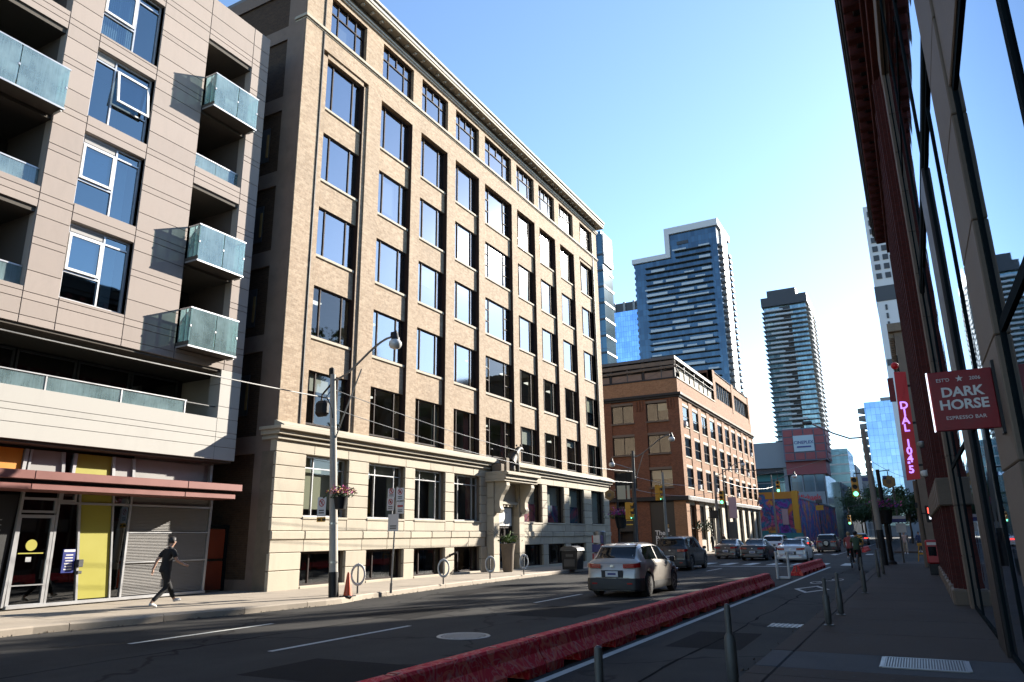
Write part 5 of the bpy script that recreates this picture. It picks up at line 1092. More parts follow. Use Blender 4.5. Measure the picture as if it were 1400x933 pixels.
MB().lathe([(.02, .2), (.09, .15), (.08, -.12), (.03, -.18)], (-15.66, 17.06, 6.85), 10).build('pole_cap', 'steel_black', t, True)
MB().tube([(-15.6, 17.06, 6.55), (-16.0, 17.06, 6.2), (-16.05, 17.06, 5.7)], .03, 6).build('cable_loop', 'steel_black', t, True); MB().box(-16.2, -15.72, 16.9, 17.2, 5.5, 6.0, .1).build('junction_box', 'steel_black', t)
MB().tube([(-15.55, 17.0, 6.3), (-15.75, 16.98, 6.1), (-15.5, 16.98, 5.7), (-15.45, 16.98, 5.4)], .016, 6).build('cable_loop', 'steel_black', t, True)
for z in (1.1, 2.2, 4.9, 5.1): MB().lathe([(.145-.009*z, z), (.145-.009*z, z+.05)], (-15.13-.069*(z-.1), 17.06, 0), 12).build('steel_band', 'steel_bright', t)
def parking_sign(t, x, y, z, w, h, mark=1, strip=None, tilt=0.):
    o = rect('sign_plate', x-w/2, x+w/2, y-.008, y, z-h/2, z+h/2, 'plate_white', t, .003); r = w*.33; zc = z+h*.2
    if mark:
        mb = MB(); n = 20
        for i in range(n):
            q = [(x+rr*math.cos(2*PI*k/n), y-.011, zc+rr*math.sin(2*PI*k/n)) for rr, k in ((r, i), (r, i+1), (r*.76, i+1), (r*.76, i))]; mb.add(q, [(0, 1, 2, 3)])
        c = r*.6; mb.add([(x-c-.01, y-.011, zc+c-.01), (x-c+.012, y-.011, zc+c+.012), (x+c+.01, y-.011, zc-c+.01), (x+c-.012, y-.011, zc-c-.012)], [(0, 1, 2, 3)]); mb.build('red_circle', 'paint_red', o)
        if mark == 1: text('letter', 'P', 'black_board', o, (x, y-.0095, zc), r*1.5, ext=.0005)
        else: rect('stop_shape', x-r*.4, x+r*.4, y-.0105, y-.0085, zc-r*.4, zc+r*.4, 'black_board', o)
    for k in range(2): rect('print_line', x-w*.3, x+w*.3, y-.0115, y-.009, z-h*.22-k*h*.13, z-h*.16-k*h*.13, 'black_board', o)
    if strip: rect('lower_strip', x-w/2, x+w/2, y-.0125, y-.0085, z-h/2, z-h*.32, strip, o)
parking_sign(t, -15.62, 16.9, 2.72, .34, .56, 1); rect('tow_strip', -15.79, -15.45, 16.892, 16.9, 2.28, 2.42, 'signal_yellow', t, .003)
for k in range(2): rect('tow_symbol', -15.75+k*.18, -15.62+k*.18, 16.889, 16.892, 2.31, 2.38, 'black_board', t)
def basket(label, c, mats, hang=True, s=1.):
    t = thing('flower_basket', label, 'flower basket', c, 'hanging flower baskets'); rg = random.Random(int(c[1]*10)); x, y, z = c
    MB().lathe([(.10*s, -.38*s), (.15*s, -.36*s), (.20*s, -.05*s), (.21*s, -.02*s)], c, 14).build('pot', 'steel_black', t, True)
    def cl(n, cy, r, m, sz, nm):
        mb = MB(); leaves(mb, [(x+rg.gauss(0, r), y+rg.gauss(0, r), z+cy+abs(rg.gauss(0, r*.55))) for _ in range(n)], sz, rg); mb.build(nm, m, t)
    cl(150, .0, .17*s, 'plant_green', .09*s, 'foliage'); cl(90, -.05*s, .2*s, 'leaf_dark', .09*s, 'foliage')
    for m in mats: cl(130, .06*s, .16*s, m, .07*s, 'blossom')
    return t
b_ = basket('pink and yellow flower basket on the near lamp pole', (-14.98, 17.0, 3.02), ('flower_pink', 'flower_pink', 'flower_yellow'), s=1.05); MB().tube([(-15.33, 17.06, 2.9), (-15.0, 17.0, 2.62)], .02, 6).build('bracket', 'steel_black', b_)
# second lamp pole at the corner
t = thing('corner_lamp_pole', 'dark lamp pole with two arms at the warehouse corner', 'lamp post', (-15.47, 44.66, .15))
MB().tube([(-15.47, 44.66, .1), (-15.33, 44.66, 7.0)], [.16, .09], 10).build('pole', 'steel_dark', t, True); MB().tube([(-15.47, 44.66, .1), (-15.44, 44.66, 1.4)], [.2, .19], 10).build('painted_foot', 'steel_black', t, True)
arm(t, (-15.33, 44.66, 6.6), (-12.85, 44.66, 7.85)); globe(t, (-12.75, 44.66, 7.7)); arm(t, (-15.35, 44.66, 5.9), (-16.7, 44.66, 6.25), r=.025); globe(t, (-16.78, 44.66, 6.35), 1.); MB().tube([(-15.36, 44.66, 4.9), (-14.6, 44.66, 6.9)], .025, 6).build('arm_brace', 'steel_grey', t)
rect('sign_plate', -16.45, -15.9, 44.5, 44.53, 4.0, 4.85, 'blind_cream', t, .005); rect('sign_plate', -15.8, -15.62, 44.5, 44.53, 4.0, 4.85, 'blind_cream', t, .005)
def signal(t, x, y, z, face=1, lit='light_green', s=1.):
    """three-lens traffic signal; face 1 looks to -Y (camera), 0 shows its side"""
    o = rect('signal_head', x-.17*s, x+.17*s, y-.12*s, y+.12*s, z, z+1.05*s, 'signal_yellow', t, .02)
    for k in range(3):
        zc = z+(.17+.355*k)*s; c = (x, y-.12*s, zc) if face else (x+.17*s, y, zc)
        mt = lit if k == 0 else 'steel_black'
        MB().lathe([(.115*s, -.02), (.115*s, .004), (.02, .01)], c, 14, 'y' if face else 'x').build('lens', mt, o)
        mb = MB(); n = 10
        for i in range(n):
            a0, a1 = PI*(i/n*1.2-.1), PI*((i+1)/n*1.2-.1); q = []
            for dd in (0, -.2*s):
                for a in (a0, a1): q.append((x+.14*s*math.cos(a), y-.12*s+dd, zc+.14*s*math.sin(a)) if face else (x+.17*s-dd, y+.14*s*math.cos(a), zc+.14*s*math.sin(a)))
            mb.add(q, [(0, 1, 3, 2)])
        mb.build('visor', 'signal_yellow' if k else 'signal_yellow', o)
    return o
signal(t, -15.75, 44.45, 2.75, 0)
t = thing('signal_pole', 'slim grey signal pole with a side-on yellow signal at the corner', 'traffic light', (-15.1, 50, .1)); MB().tube([(-15.05, 50, .05), (-15.1, 50, 6.0)], [.10, .075], 10).build('pole', 'steel_grey', t, True); signal(t, -15.5, 50, 4.1, 0); rect('bracket', -15.45, -15.1, 49.97, 50.03, 4.3, 4.36, 'steel_grey', t); rect('bracket', -15.45, -15.1, 49.97, 50.03, 4.9, 4.96, 'steel_grey', t)
t = thing('black_signal_pole', 'thin black pole with gold hexagon ornament and flower box at the warehouse corner', 'pole', (-16.85, 45.4, .1)); MB().tube([(-16.8, 45.4, .1), (-16.8, 45.4, 5.4)], [.09, .06], 8).build('pole', 'steel_black', t, True)
def ornament(t, x, y, z, r=.36):
    o = MB().lathe([(r, -.07), (r, .07)], (x, y, z), 6, 'y').build('ornament', 'ornament_gold', t); o2 = MB().lathe([(r*.75, -.10), (r*.75, .10)], (x, y, z), 12, 'y').build('ornament_ring', 'ornament_gold', t); MB().lathe([(r*.4, -.13), (r*.4, .13)], (x, y, z), 6, 'y').build('ornament_boss', 'stone_dark', t)
    MB().tube([(x, y, z+r), (x, y, z+r+.22)], .03, 6).build('hanger', 'steel_black', t)
ornament(t, -17.3, 45.4, 4.35); MB().tube([(-16.8, 45.4, 5.0), (-17.3, 45.4, 4.95)], .03, 6).build('bracket', 'steel_black', t)
basket('purple flower basket on the thin black pole by the warehouse corner', (-16.55, 45.2, 2.95), ('flower_purple', 'flower_purple', 'flower_pink'), s=1.9)
# far side corner pole with lamp and signal
t = thing('far_corner_pole', 'wooden pole with lamp arm and green signal beside the red brick block', 'traffic light', (-15.83, 68.2, .1)); MB().tube([(-15.85, 68.2, .1), (-15.7, 68.2, 7.4)], [.16, .1], 8).build('pole', 'pole_wood', t, True); arm(t, (-15.7, 68.2, 7.0), (-13.2, 68.2, 8.1)); globe(t, (-13.1, 68.2, 8.0)); signal(t, -15.15, 67.9, 4.4, 1, s=1.15); MB().tube([(-15.8, 68.1, 5.0), (-15.2, 68, 5.0)], .04, 6).build('bracket', 'steel_black', t); rect('cabinet', -16.3, -15.6, 67.8, 68.05, 3.2, 3.9, 'steel_black', t, .02)
MB().tube([(-14.95, 68.3, .1), (-14.95, 68.3, 4.6)], .09, 8).build('signal_post', 'steel_black', t, True)
t = thing('notice_pillar', 'dark square notice pillar on the far corner', 'pillar', (-14.6, 70, .1)); MB().box(-15.2, -14.5, 69.8, 70.4, .1, 2.9, .03).build('body', 'steel_dark', t); MB().box(-15.0, -14.3, 69.7, 69.78, 3.2, 5.1, .01).build('board', 'hoarding_pink', t); MB().tube([(-14.65, 70.1, 2.8), (-14.65, 70.1, 5.2)], .05, 6).build('post', 'steel_dark', t)
t = thing('mural_lamp_pole', 'thin wooden pole with curved lamp arm before the mural', 'lamp post', (-18.5, 116, .1)); MB().tube([(-18.3, 116, .1), (-18.3, 116, 10.4)], [.15, .1], 8).build('pole', 'pole_wood', t, True); arm(t, (-18.3, 116, 9.6), (-15.2, 116, 10.3), r=.06); globe(t, (-15, 116, 10.2), 1.7)
# big wooden pole and black pole on the right kerb
t = thing('street_pole', 'leaning wooden pole with a long thin lamp arm on the right kerb', 'pole', (-1.73, 43.66, .13))
MB().tube([(-1.73, 43.66, .1), (-1.80, 43.66, 3.5), (-1.88, 43.66, 7.2)], [.17, .15, .12], 10).build('pole', 'pole_wood', t, True); MB().tube([(-1.73, 43.66, .1), (-1.76, 43.66, 1.9)], [.19, .18], 10).build('painted_foot', 'steel_black', t, True)
pts = [(-1.9, 43.66, 6.75), (-2.6, 43.66, 6.75), (-3.4, 43.66, 7.1), (-4.5, 43.66, 7.75)]; MB().tube(pts, .045, 8).build('lamp_arm', 'steel_grey', t, True); MB().box(-4.9, -4.4, 43.5, 43.8, 7.68, 7.86, .05).build('lamp_head', 'steel_dark', t)
t = thing('black_street_pole', 'black iron pole with a side arm and gold hexagon ornament on the right kerb', 'pole', (-1.5, 45, .13))
MB().tube([(-1.42, 45, .1), (-1.5, 45, 5.1)], [.13, .10], 10).build('pole', 'steel_black', t, True); MB().lathe([(.24, 0), (.22, .12), (.14, .2)], (-1.42, 45, .13), 12).build('foot', 'steel_black', t); MB().tube([(-1.5, 45, 5.0), (-.9, 45, 5.05)], .03, 6).build('arm', 'steel_black', t); ornament(t, -1.02, 45, 4.42); 
rect('street_name_plate', -2.3, -1.75, 44.9, 44.93, 4.5, 4.7, 'sign_blue', t, .004); rect('street_name_plate', -1.3, -1.1, 44.9, 44.93, 4.55, 4.75, 'sign_blue', t, .004)
basket('dark purple flower basket on the black iron pole at the right', (-1.45, 44.7, 2.95), ('flower_purple', 'flower_pink'), s=2.0)
t = thing('span_signal', 'yellow traffic signal with green light hanging over the cycle lane', 'traffic light', (-2.6, 43.6, 3.6)); signal(t, -2.62, 43.5, 3.6, 1); MB().tube([(-2.62, 43.55, 4.65), (-2.62, 43.55, 4.85), (-1.85, 43.62, 4.85)], .03, 6).build('mast_arm', 'steel_black', t)
t = thing('stop_sign_stack', 'blue and white transit sign stack on a post in the right distance', 'sign', (-.9, 47.5, .1)); MB().tube([(-.9, 47.5, .1), (-.9, 47.5, 4.9)], .05, 8).build('post', 'steel_dark', t); rect('plate', -1.35, -.5, 47.4, 47.44, 2.5, 2.66, 'plate_white', t, .004); rect('plate', -1.4, -.5, 47.4, 47.44, 2.3, 2.5, 'sign_blue', t, .004); rect('plate', -1.05, -.55, 47.38, 47.42, 1.75, 2.25, 'plate_white', t, .004)
t = thing('pedestrian_signal', 'black pedestrian signal showing a red hand by the blade sign', 'traffic light', (.3, 41.5, .13)); MB().tube([(.2, 41.5, .1), (.2, 41.5, 4.2)], [.13, .11], 10).build('post', 'stone_brown', t, True); MB().box(.45, .85, 41.3, 41.5, 2.2, 3.0, .03).build('housing', 'steel_black', t); rect('hand_light', .55, .75, 41.28, 41.3, 2.62, 2.9, 'hand_red', t); rect('countdown', .58, .74, 41.28, 41.3, 2.35, 2.5, 'sign_edge', t); rect('bracket', .2, .5, 41.4, 41.45, 2.6, 2.66, 'steel_black', t); rect('clamp_box', .05, .16, 41.38, 41.62, 2.9, 3.15, 'steel_black', t)
for i, (x, y, z, s) in enumerate(((-6.8, 95, 2.7, 1.0), (-10.9, 72.5, 5.5, 1.))):
    t = thing('far_signal', ('small yellow signal far down the street', 'yellow signal on a mast beyond the side street')[i], 'traffic light', (x, y, z))
    signal(t, x, y, z, 1, s=s); MB().tube([(x, y+.05, z+1.05), (x, y+.05, z+2.0), (x-5 if i else x+2.5, y+.05, z+2.4)], .05, 6).build('mast_arm', 'steel_dark', t)
    MB().tube([(x-5 if i else x+2.5, y+.05, z+2.4), (x-5 if i else x+2.5, y+.05, .1)], .08, 6).build('post', 'steel_dark', t)
t = thing('yellow_sign', 'small yellow roadside sign before the cinema', 'sign', (-13.6, 130, 0)); MB().tube([(-13.6, 130, .1), (-13.6, 130, 7.2)], .07, 6).build('post', 'steel_dark', t); rect('plate', -14.1, -12.9, 129.9, 129.95, 5.4, 6.2, 'signal_yellow', t); rect('plate', -14.0, -13.0, 129.9, 129.95, 6.5, 7.1, 'steel_dark', t)
# overhead wires
def wire(label, a, b, sag, r=.012):
    a, b = Vector(a), Vector(b); pts = []
    for i in range(17): u = i/16; p = a.lerp(b, u); p.z -= sag*4*u*(1-u); pts.append(p)
    tag(MB().tube(pts, r, 5).build('overhead_wire', 'steel_grey'), label, 'wire', 'overhead wires')
wire('thick overhead wire running left across the condominium terrace', (-15.7, 17.06, 6.05), (-16.6, -6, 6.6), .25, .02)
wire('upper overhead wire sagging between the two lamp poles', (-15.5, 17.06, 6.3), (-15.35, 44.66, 5.7), .5)
wire('lower overhead wire sagging between the two lamp poles', (-15.5, 17.06, 5.7), (-15.35, 44.66, 5.0), .45)
wire('overhead wire from the corner pole over the side street', (-15.35, 44.66, 5.4), (-15.75, 68.2, 6.4), .4)
wire('lower overhead wire from the corner pole over the side street', (-15.4, 44.66, 4.6), (-15.75, 68.2, 5.6), .4)
wire('overhead wire across the street to the wooden pole', (-1.85, 43.66, 6.3), (-15.7, 68.2, 6.8), .5, .01)
wire('overhead wire from the wooden pole to the far right block', (-1.85, 43.66, 5.6), (.5, 76, 6.5), .3, .012)
wire('overhead wire along the red brick block to the mural', (-15.7, 68.2, 6.8), (-18.2, 116, 8.6), .6, .02)

# ---------------------------------------------------------------- left pavement furniture
def ringpost():
    t = thing('ring_stand', 'x', 'bike rack', (0, 0, 0), 'ring and post bike stands on the left pavement'); MB().lathe([(.028, 0), (.028, .88), (.01, .91)], (0, 0, 0), 10).build('post', 'steel_dark', t, True); MB().torus((0, -.03, .56), .20, .03, 'y', 28, 8, 1.45).build('ring', 'paint_white', t, True); return t
rp = ringpost()
for i, (x, y) in enumerate(((-15.42, 18.45), (-15.42, 23.2), (-15.6, 26.9), (-15.66, 30.0))):
    lab = ('nearest white ring bike stand beside the traffic cone', 'second white ring bike stand, left of the entrance', 'white ring bike stand in front of the entrance planter', 'farthest white ring bike stand, in the shade right of the entrance')[i]
    if i == 0: rp.location = (x, y, .15); rp['label'] = lab; rp.rotation_euler[2] = .75
    else: copy_tree(rp, (x, y, .15), .75+.06*i, lab)
t = thing('parking_sign_post', 'leaning steel post with five parking restriction plates', 'sign', (-14.95, 19.57, .15)); MB().tube([(-15.0, 19.57, .1), (-14.93, 19.57, 1.8), (-14.86, 19.57, 3.42)], .026, 8).build('post', 'steel_grey', t, True); MB().tube([(-15.0, 19.57, .1), (-14.99, 19.57, .4)], .04, 8).build('sleeve', 'iron', t)
y = 19.53; parking_sign(t, -15.06, y, 3.22, .29, .30, 1); parking_sign(t, -15.08, y, 2.86, .29, .40, 2); parking_sign(t, -14.70, y, 3.17, .30, .40, 2); parking_sign(t, -14.68, y, 2.74, .28, .38, 0); parking_sign(t, -14.95, y, 2.27, .42, .54, 0)
rect('red_line', -14.79, -14.57, y-.013, y-.009, 2.76, 2.82, 'paint_red', t)
t = thing('traffic_cone', 'orange traffic cone with white band at the foot of the lamp pole', 'cone', (-14.92, 17.42, .15)); c = (-14.92, 17.42, .15)
MB().lathe([(.13, .03), (.10, .22), (.045, .62), (.03, .68), (.02, .68)], c, 16).build('body', 'cone_orange', t, True); MB().lathe([(.088, .30), (.066, .46)], c, 16).build('reflective_band', 'paint_white', t, True); MB().box(c[0]-.18, c[0]+.18, c[1]-.18, c[1]+.18, .152, .185, .01).build('base', 'steel_black', t)
t = thing('litter_bin', 'black street litter bin with a pale sloped lid on the left pavement', 'bin', (-15.75, 35.6, .15)); MB().prism([(-16.15, .15), (-15.35, .15), (-15.3, 1.05), (-16.2, 1.05)], 'y', 35.2, 36.0).build('body', 'steel_black', t); MB().prism([(-16.25, 1.07), (-15.25, 1.07), (-15.3, 1.2), (-15.6, 1.3), (-16.0, 1.3), (-16.2, 1.22)], 'y', 35.15, 36.05).build('lid', 'steel_dark', t); rect('slot', -15.95, -15.55, 35.18, 35.2, .78, .9, 'steel_dark', t); rect('panel', -16.05, -15.45, 35.17, 35.2, .3, .65, 'steel_dark', t, .01)
t = thing('poster_pillar', 'short pillar plastered with red and pale posters behind the sand coloured car', 'pillar', (-16.2, 40.6, .15)); MB().lathe([(.36, .15), (.36, 2.0), (.30, 2.06)], (-16.2, 40.6, 0), 14).build('body', 'steel_grey', t, True)
rg = random.Random(5)
for i in range(12): a = -2.6+(i % 4)*.55; z = .4+(i//4)*.5; rect('poster', -16.2+.37*math.cos(a)-.11, -16.2+.37*math.cos(a)+.11, 40.6+.37*math.sin(a)-.012, 40.6+.37*math.sin(a)-.002, z, z+.42, rg.choice(('paint_red', 'letter_white', 'hoarding_pink', 'blind_white', 'paint_red', 'sign_blue')), t)
t = thing('stone_planter', 'tall stone planter with green foliage beside the warehouse entrance', 'planter', (-17.75, 32.35, .15)); c = (-17.75, 32.35, .15); MB().lathe([(.22, 0), (.26, .1), (.30, .9), (.36, 1.25), (.38, 1.32), (.32, 1.32)], c, 16).build('pot', 'stone_dark', t, True); mb = MB(); leaves(mb, [(c[0]+rg.gauss(0, .2), c[1]+rg.gauss(0, .2), 1.55+abs(rg.gauss(0, .16))) for _ in range(260)], .15, rg); mb.build('foliage', 'leaf_light', t); mb = MB()
for k in range(7): mb.tube([(c[0]-.1, c[1], 1.5), (c[0]-.2-.05*k, c[1]-.1*k, 2.0), (c[0]-.1-.1*k, c[1]-.12*k, 2.45-.06*k)], .008, 4)
mb.build('twigs', 'bark', t)
t = thing('wall_lamp', 'small black angled lamp on the stone base left of the entrance', 'lamp', (XB, 29.0, 1.05)); MB().tube([(XB, 28.95, 1.0), (XB+.28, 29.1, 1.13)], .05, 8).build('lamp', 'steel_black', t); rect('mount', XB, XB+.02, 28.88, 29.02, .93, 1.07, 'steel_black', t)
# right pavement red box and yellow trestle
t = thing('newspaper_box', 'red newspaper box with dark base against the right wall', 'newspaper box', (.42, 34.3, .13)); MB().box(.22, .62, 34.1, 34.6, .13, .55, .02).build('base', 'steel_black', t); MB().box(.18, .62, 34.05, 34.62, .55, 1.45, .05).build('box', 'paint_red', t); rect('window', .26, .54, 34.04, 34.05, .85, 1.2, 'car_glass', t); rect('lettering_band', .24, .56, 34.04, 34.046, 1.26, 1.36, 'letter_white', t)
t = thing('yellow_trestle', 'yellow folding trestle on the right pavement in the distance', 'trestle', (.2, 50, .1))
for a, b in (((-.2, 49.8), (-.05, 49.8)), ((.65, 49.8), (.5, 49.8)), ((-.2, 50.4), (-.05, 50)), ((.65, 50.4), (.5, 50))): MB().tube([(a[0], a[1], .1), (b[0], b[1], 1.1)], .03, 6).build('leg', 'signal_yellow', t)
rect('top_bar', -.15, .6, 49.85, 49.95, 1.0, 1.14, 'signal_yellow', t); rect('cross_bar', -.15, .6, 49.82, 49.86, .5, .6, 'signal_yellow', t)
t = thing('hazard_marker', 'yellow and black striped hazard marker behind the cyclists', 'sign', (-4.86, 77.2, 0)); MB().tube([(-4.86, 77.2, 0), (-4.86, 77.2, 1.2)], .04, 6).build('post', 'steel_dark', t); bd = rect('board', -5.1, -4.62, 77.1, 77.14, .7, 1.6, 'signal_yellow', t)
for k in range(4): MB().prism([(-5.1, .72+k*.22), (-4.62, .9+k*.22), (-4.62, min(1.6, 1.0+k*.22)), (-5.1, .82+k*.22)], 'y', 77.09, 77.1).build('stripe', 'steel_black', bd)

# ---------------------------------------------------------------- vehicles
def interp(tab, s):
    xs = [a for a, _ in tab]; return float(np.interp(s, xs, [b for _, b in tab]))
def smooth(tab, s):
    xs = [a for a, _ in tab]; ys = [b for _, b in tab]
    for i in range(len(xs)-1):
        if xs[i] <= s <= xs[i+1]:
            t = (s-xs[i])/(xs[i+1]-xs[i]); p0, p1, p2, p3 = ys[max(i-1, 0)], ys[i], ys[i+1], ys[min(i+2, len(ys)-1)]
            m1, m2 = (p2-p0)*.35, (p3-p1)*.35; return (2*t**3-3*t**2+1)*p1+(t**3-2*t**2+t)*m1+(-2*t**3+3*t**2)*p2+(t**3-t**2)*m2
    return ys[0] if s < xs[0] else ys[-1]
STYLES = {
 'suv': dict(L=4.3, W=.885, R=.335, wb=(.195, .80), top=[(0, .58), (.012, .86), (.03, 1.02), (.06, 1.11), (.165, 1.47), (.28, 1.54), (.45, 1.55), (.58, 1.50), (.66, 1.36), (.765, 1.05), (.9, .95), (.97, .82), (1, .58)], belt=[(0, .9), (.05, 1.01), (.3, 1.0), (.62, .96), (.78, .93), (1, .8)], w=[(0, .80), (.03, .92), (.12, .99), (.3, 1), (.7, 1), (.88, .95), (.96, .84), (1, .62)], roof=[(0, .78), (.05, .74), (.15, .66), (.4, .68), (.62, .68), (.7, .76), (1, .74)], rear=(.05, .162), ws=(.585, .755), side=(.14, .72), bp=.43, clad=True),
 'bigsuv': dict(L=4.6, W=.92, R=.36, wb=(.19, .80), top=[(0, .6), (.01, .95), (.02, 1.1), (.04, 1.2), (.10, 1.60), (.2, 1.69), (.45, 1.71), (.58, 1.67), (.66, 1.5), (.75, 1.16), (.9, 1.08), (.97, .92), (1, .6)], belt=[(0, 1.0), (.04, 1.1), (.3, 1.07), (.62, 1.04), (.78, 1.03), (1, .9)], w=[(0, .86), (.02, .95), (.1, 1), (.7, 1), (.9, .96), (.97, .86), (1, .66)], roof=[(0, .84), (.04, .80), (.12, .72), (.4, .72), (.62, .72), (.7, .8), (1, .8)], rear=(.035, .10), ws=(.585, .745), side=(.10, .71), bp=.42, clad=True),
 'sedan': dict(L=4.7, W=.90, R=.33, wb=(.215, .80), top=[(0, .55), (.01, .82), (.03, 1.0), (.10, 1.05), (.155, 1.08), (.29, 1.39), (.40, 1.44), (.5, 1.44), (.58, 1.38), (.72, .99), (.88, .88), (.97, .74), (1, .5)], belt=[(0, .88), (.1, .98), (.3, .95), (.62, .91), (.78, .88), (1, .72)], w=[(0, .82), (.03, .93), (.12, .99), (.3, 1), (.7, 1), (.88, .95), (.96, .85), (1, .62)], roof=[(0, .82), (.12, .8), (.27, .62), (.45, .64), (.58, .64), (.68, .74), (1, .74)], rear=(.16, .285), ws=(.575, .715), side=(.20, .70), bp=.45, clad=False)}
def car(kind, paint, label, loc, group, lights=True, brake=False, plate='plate_white', spare=False, mesh=True):
    S = STYLES[kind]; L, W, R = S['L'], S['W'], S['R']; t = thing('parked_car' if False else 'car', label, 'car', (0, 0, 0), group)
    yw = [S['wb'][0]*L, S['wb'][1]*L]
    def section(s):
        y = s*L; zt = smooth(S['top'], s); w = W*smooth(S['w'], s); zb = .20
        for c in yw:
            dy = abs(y-c)
            if dy < R+.07: zb = max(zb, R+math.sqrt((R+.075)**2-dy*dy)*.98)
        belt = min(smooth(S['belt'], s), zt-.035); wr = min(W*smooth(S['roof'], s), w*.97); zs = belt-.10
        if zb > zs-.06: zb = zs-.06
        bulge = .5*(zb+zs)
        return [(w*.955, zb), (w*.985, zb+.05), (w, max(bulge, zb+.06)), (w*.985, zs), (w*.955, belt), (wr+(.955*w-wr)*.10, zt-.055 if zt-belt > .12 else zt-.02), (wr*.86, zt-.008), (wr*.45, zt+.008), (0, zt+.012)]
    NV = 9
    def surf(s, v, off=0.):
        sec = section(s); i = min(int(v), NV-2); f = v-i; a, b = sec[i], sec[i+1]; x = a[0]+(b[0]-a[0])*f; z = a[1]+(b[1]-a[1])*f
        if off:
            dx, dz = b[1]-a[1], -(b[0]-a[0]); n = math.hypot(dx, dz) or 1; x += dx/n*off; z += dz/n*off
        return x, s*L, z
    st = sorted(set([0, .006, .012, .02, .03, .045, .06, .08, .1]+[i/44 for i in range(5, 43)]+[.96, .97, .98, .99, 1.]+[(c+dd*(R+.075))/L for c in yw for dd in (-1.001, -.97, -.85, -.6, -.3, 0, .3, .6, .85, .97, 1.001)]))
    mb = MB(); n = 2*NV-1
    for s in st:
        sec = section(s); mb.v += [(x, s*L, z) for x, z in sec]+[(-x, s*L, z) for x, z in sec[-2::-1]]
    for j in range(len(st)-1): mb.f += [(j*n+i, j*n+i+1, (j+1)*n+i+1, (j+1)*n+i) for i in range(n-1)]
    mb.f += [tuple(range(n)), tuple((len(st)-1)*n+i for i in range(n))]
    mb.build('body', paint, t, True)
    def patch(nm, s0, s1, v0, v1, mat, ns=8, nv=4, off=.007, both=True, sl0=0., sl1=0.):
        for sg in ((1, -1) if both else (1,)):
            q = MB()
            for i in range(ns+1):
                for j in range(nv+1):
                    v = v0+(v1-v0)*j/nv; f = j/nv; a = s0+sl0*f; b = s1+sl1*f; x, y, z = surf(a+(b-a)*i/ns, v, off); q.v.append((sg*x, y, z))
            q.f = [(i*(nv+1)+j, (i+1)*(nv+1)+j, (i+1)*(nv+1)+j+1, i*(nv+1)+j+1) for i in range(ns) for j in range(nv)]; q.build(nm, mat, t, True)
    a, b = S['side']; bp = S['bp']; rs = S['rear'][1]
    patch('side_window', max(a, S['rear'][0]+.05)+.02, bp-.01, 4.12, 4.92, 'car_glass', sl0=(rs-a)*.55); patch('side_window', bp+.01, b-.035, 4.12, 4.92, 'car_glass', sl1=-(b-S['ws'][0])*.55)
    patch('rear_window', S['rear'][0]+.008, S['rear'][1]-.004, 5.3, 8, 'car_glass', nv=6); patch('windscreen', S['ws'][0]+.01, S['ws'][1]-.01, 5.3, 8, 'car_glass', nv=6)
    if S['clad']: patch('sill_cladding', S['wb'][0]+(R+.1)/L, S['wb'][1]-(R+.1)/L, 0.02, 1.6, 'car_plastic', off=.012); patch('sill_cladding', .025, S['wb'][0]-(R+.08)/L, 0.02, 1.7, 'car_plastic', off=.012); patch('roof_rail', .2, .56, 6.0, 6.12, 'steel_black', off=.03)
    MB().box(-W*.86, W*.86, .12, L-.15, .2, .55).build('underbody', 'car_plastic', t)
    # rear: bumper, lights, plate
    zb0, zb1 = .20, (.54 if S['clad'] else .44)
    def rear_path(x0, smax, off):
        """points along the tail at plan level: across the flat back, then round the corner"""
        ww = W*smooth(S['w'], 0); pts = [(x0+(ww*.97-x0)*i/5, -off) for i in range(6)]
        for q in (.004, .01, .018, .03, .045, .065, .085, .11):
            if q <= smax: pts.append((W*smooth(S['w'], q)+off*.8, q*L-off*.3))
        return pts
    R1 = rear_path(0., .10, .03); full = [(-x, y) for x, y in R1[:0:-1]]+R1; bm_ = MB(); nf = len(full)
    for zz, dd in ((zb0-.02, .06), (zb0+.03, .0), (zb1-.05, -.008), (zb1, .012), (zb1+.01, .035)):
        for x, y in full: bm_.v.append((x*(1-dd*.25), y+dd, zz))
    bm_.f = [(k*nf+i, k*nf+i+1, (k+1)*nf+i+1, (k+1)*nf+i) for k in range(4) for i in range(nf-1)]; bm_.build('rear_bumper', 'car_plastic' if S['clad'] else paint, t, True)
    zl = smooth(S['belt'], .04)-.13; ww = W*smooth(S['w'], 0)
    for x0_, x1_, z0_, z1_ in ((-ww*.74, ww*.74, zb1+.015, zb1+.021), (-ww*.80, ww*.80, zl+.105, zl+.111)): rect('tailgate_seam', x0_, x1_, -.006, -.002, z0_, z1_, 'car_plastic', t)
    rect('plate_recess', -.34, .34, -.008, -.003, zb1+.025, zb1+.235, 'car_plastic' if S['clad'] else 'steel_dark', t, .002); rect('badge', -.05, .05, -.012, -.004, zl+.0, zl+.06, 'steel_bright', t, .003)
    sp = S['rear'][1]; zr = smooth(S['top'], sp); MB().prism([(sp*L-.10, zr-.035), (sp*L-.09, zr+.005), (sp*L+.18, zr+.035), (sp*L+.18, zr+.01)], 'x', -W*.62, W*.62).build('roof_spoiler', paint if kind != 'sedan' else 'car_plastic', t)
    for sv in (S['bp'], S['bp']+.235, S['bp']-.215): patch('door_seam', sv, sv+.0022, .5, 3.95, 'car_plastic', 1, 6, off=.003)
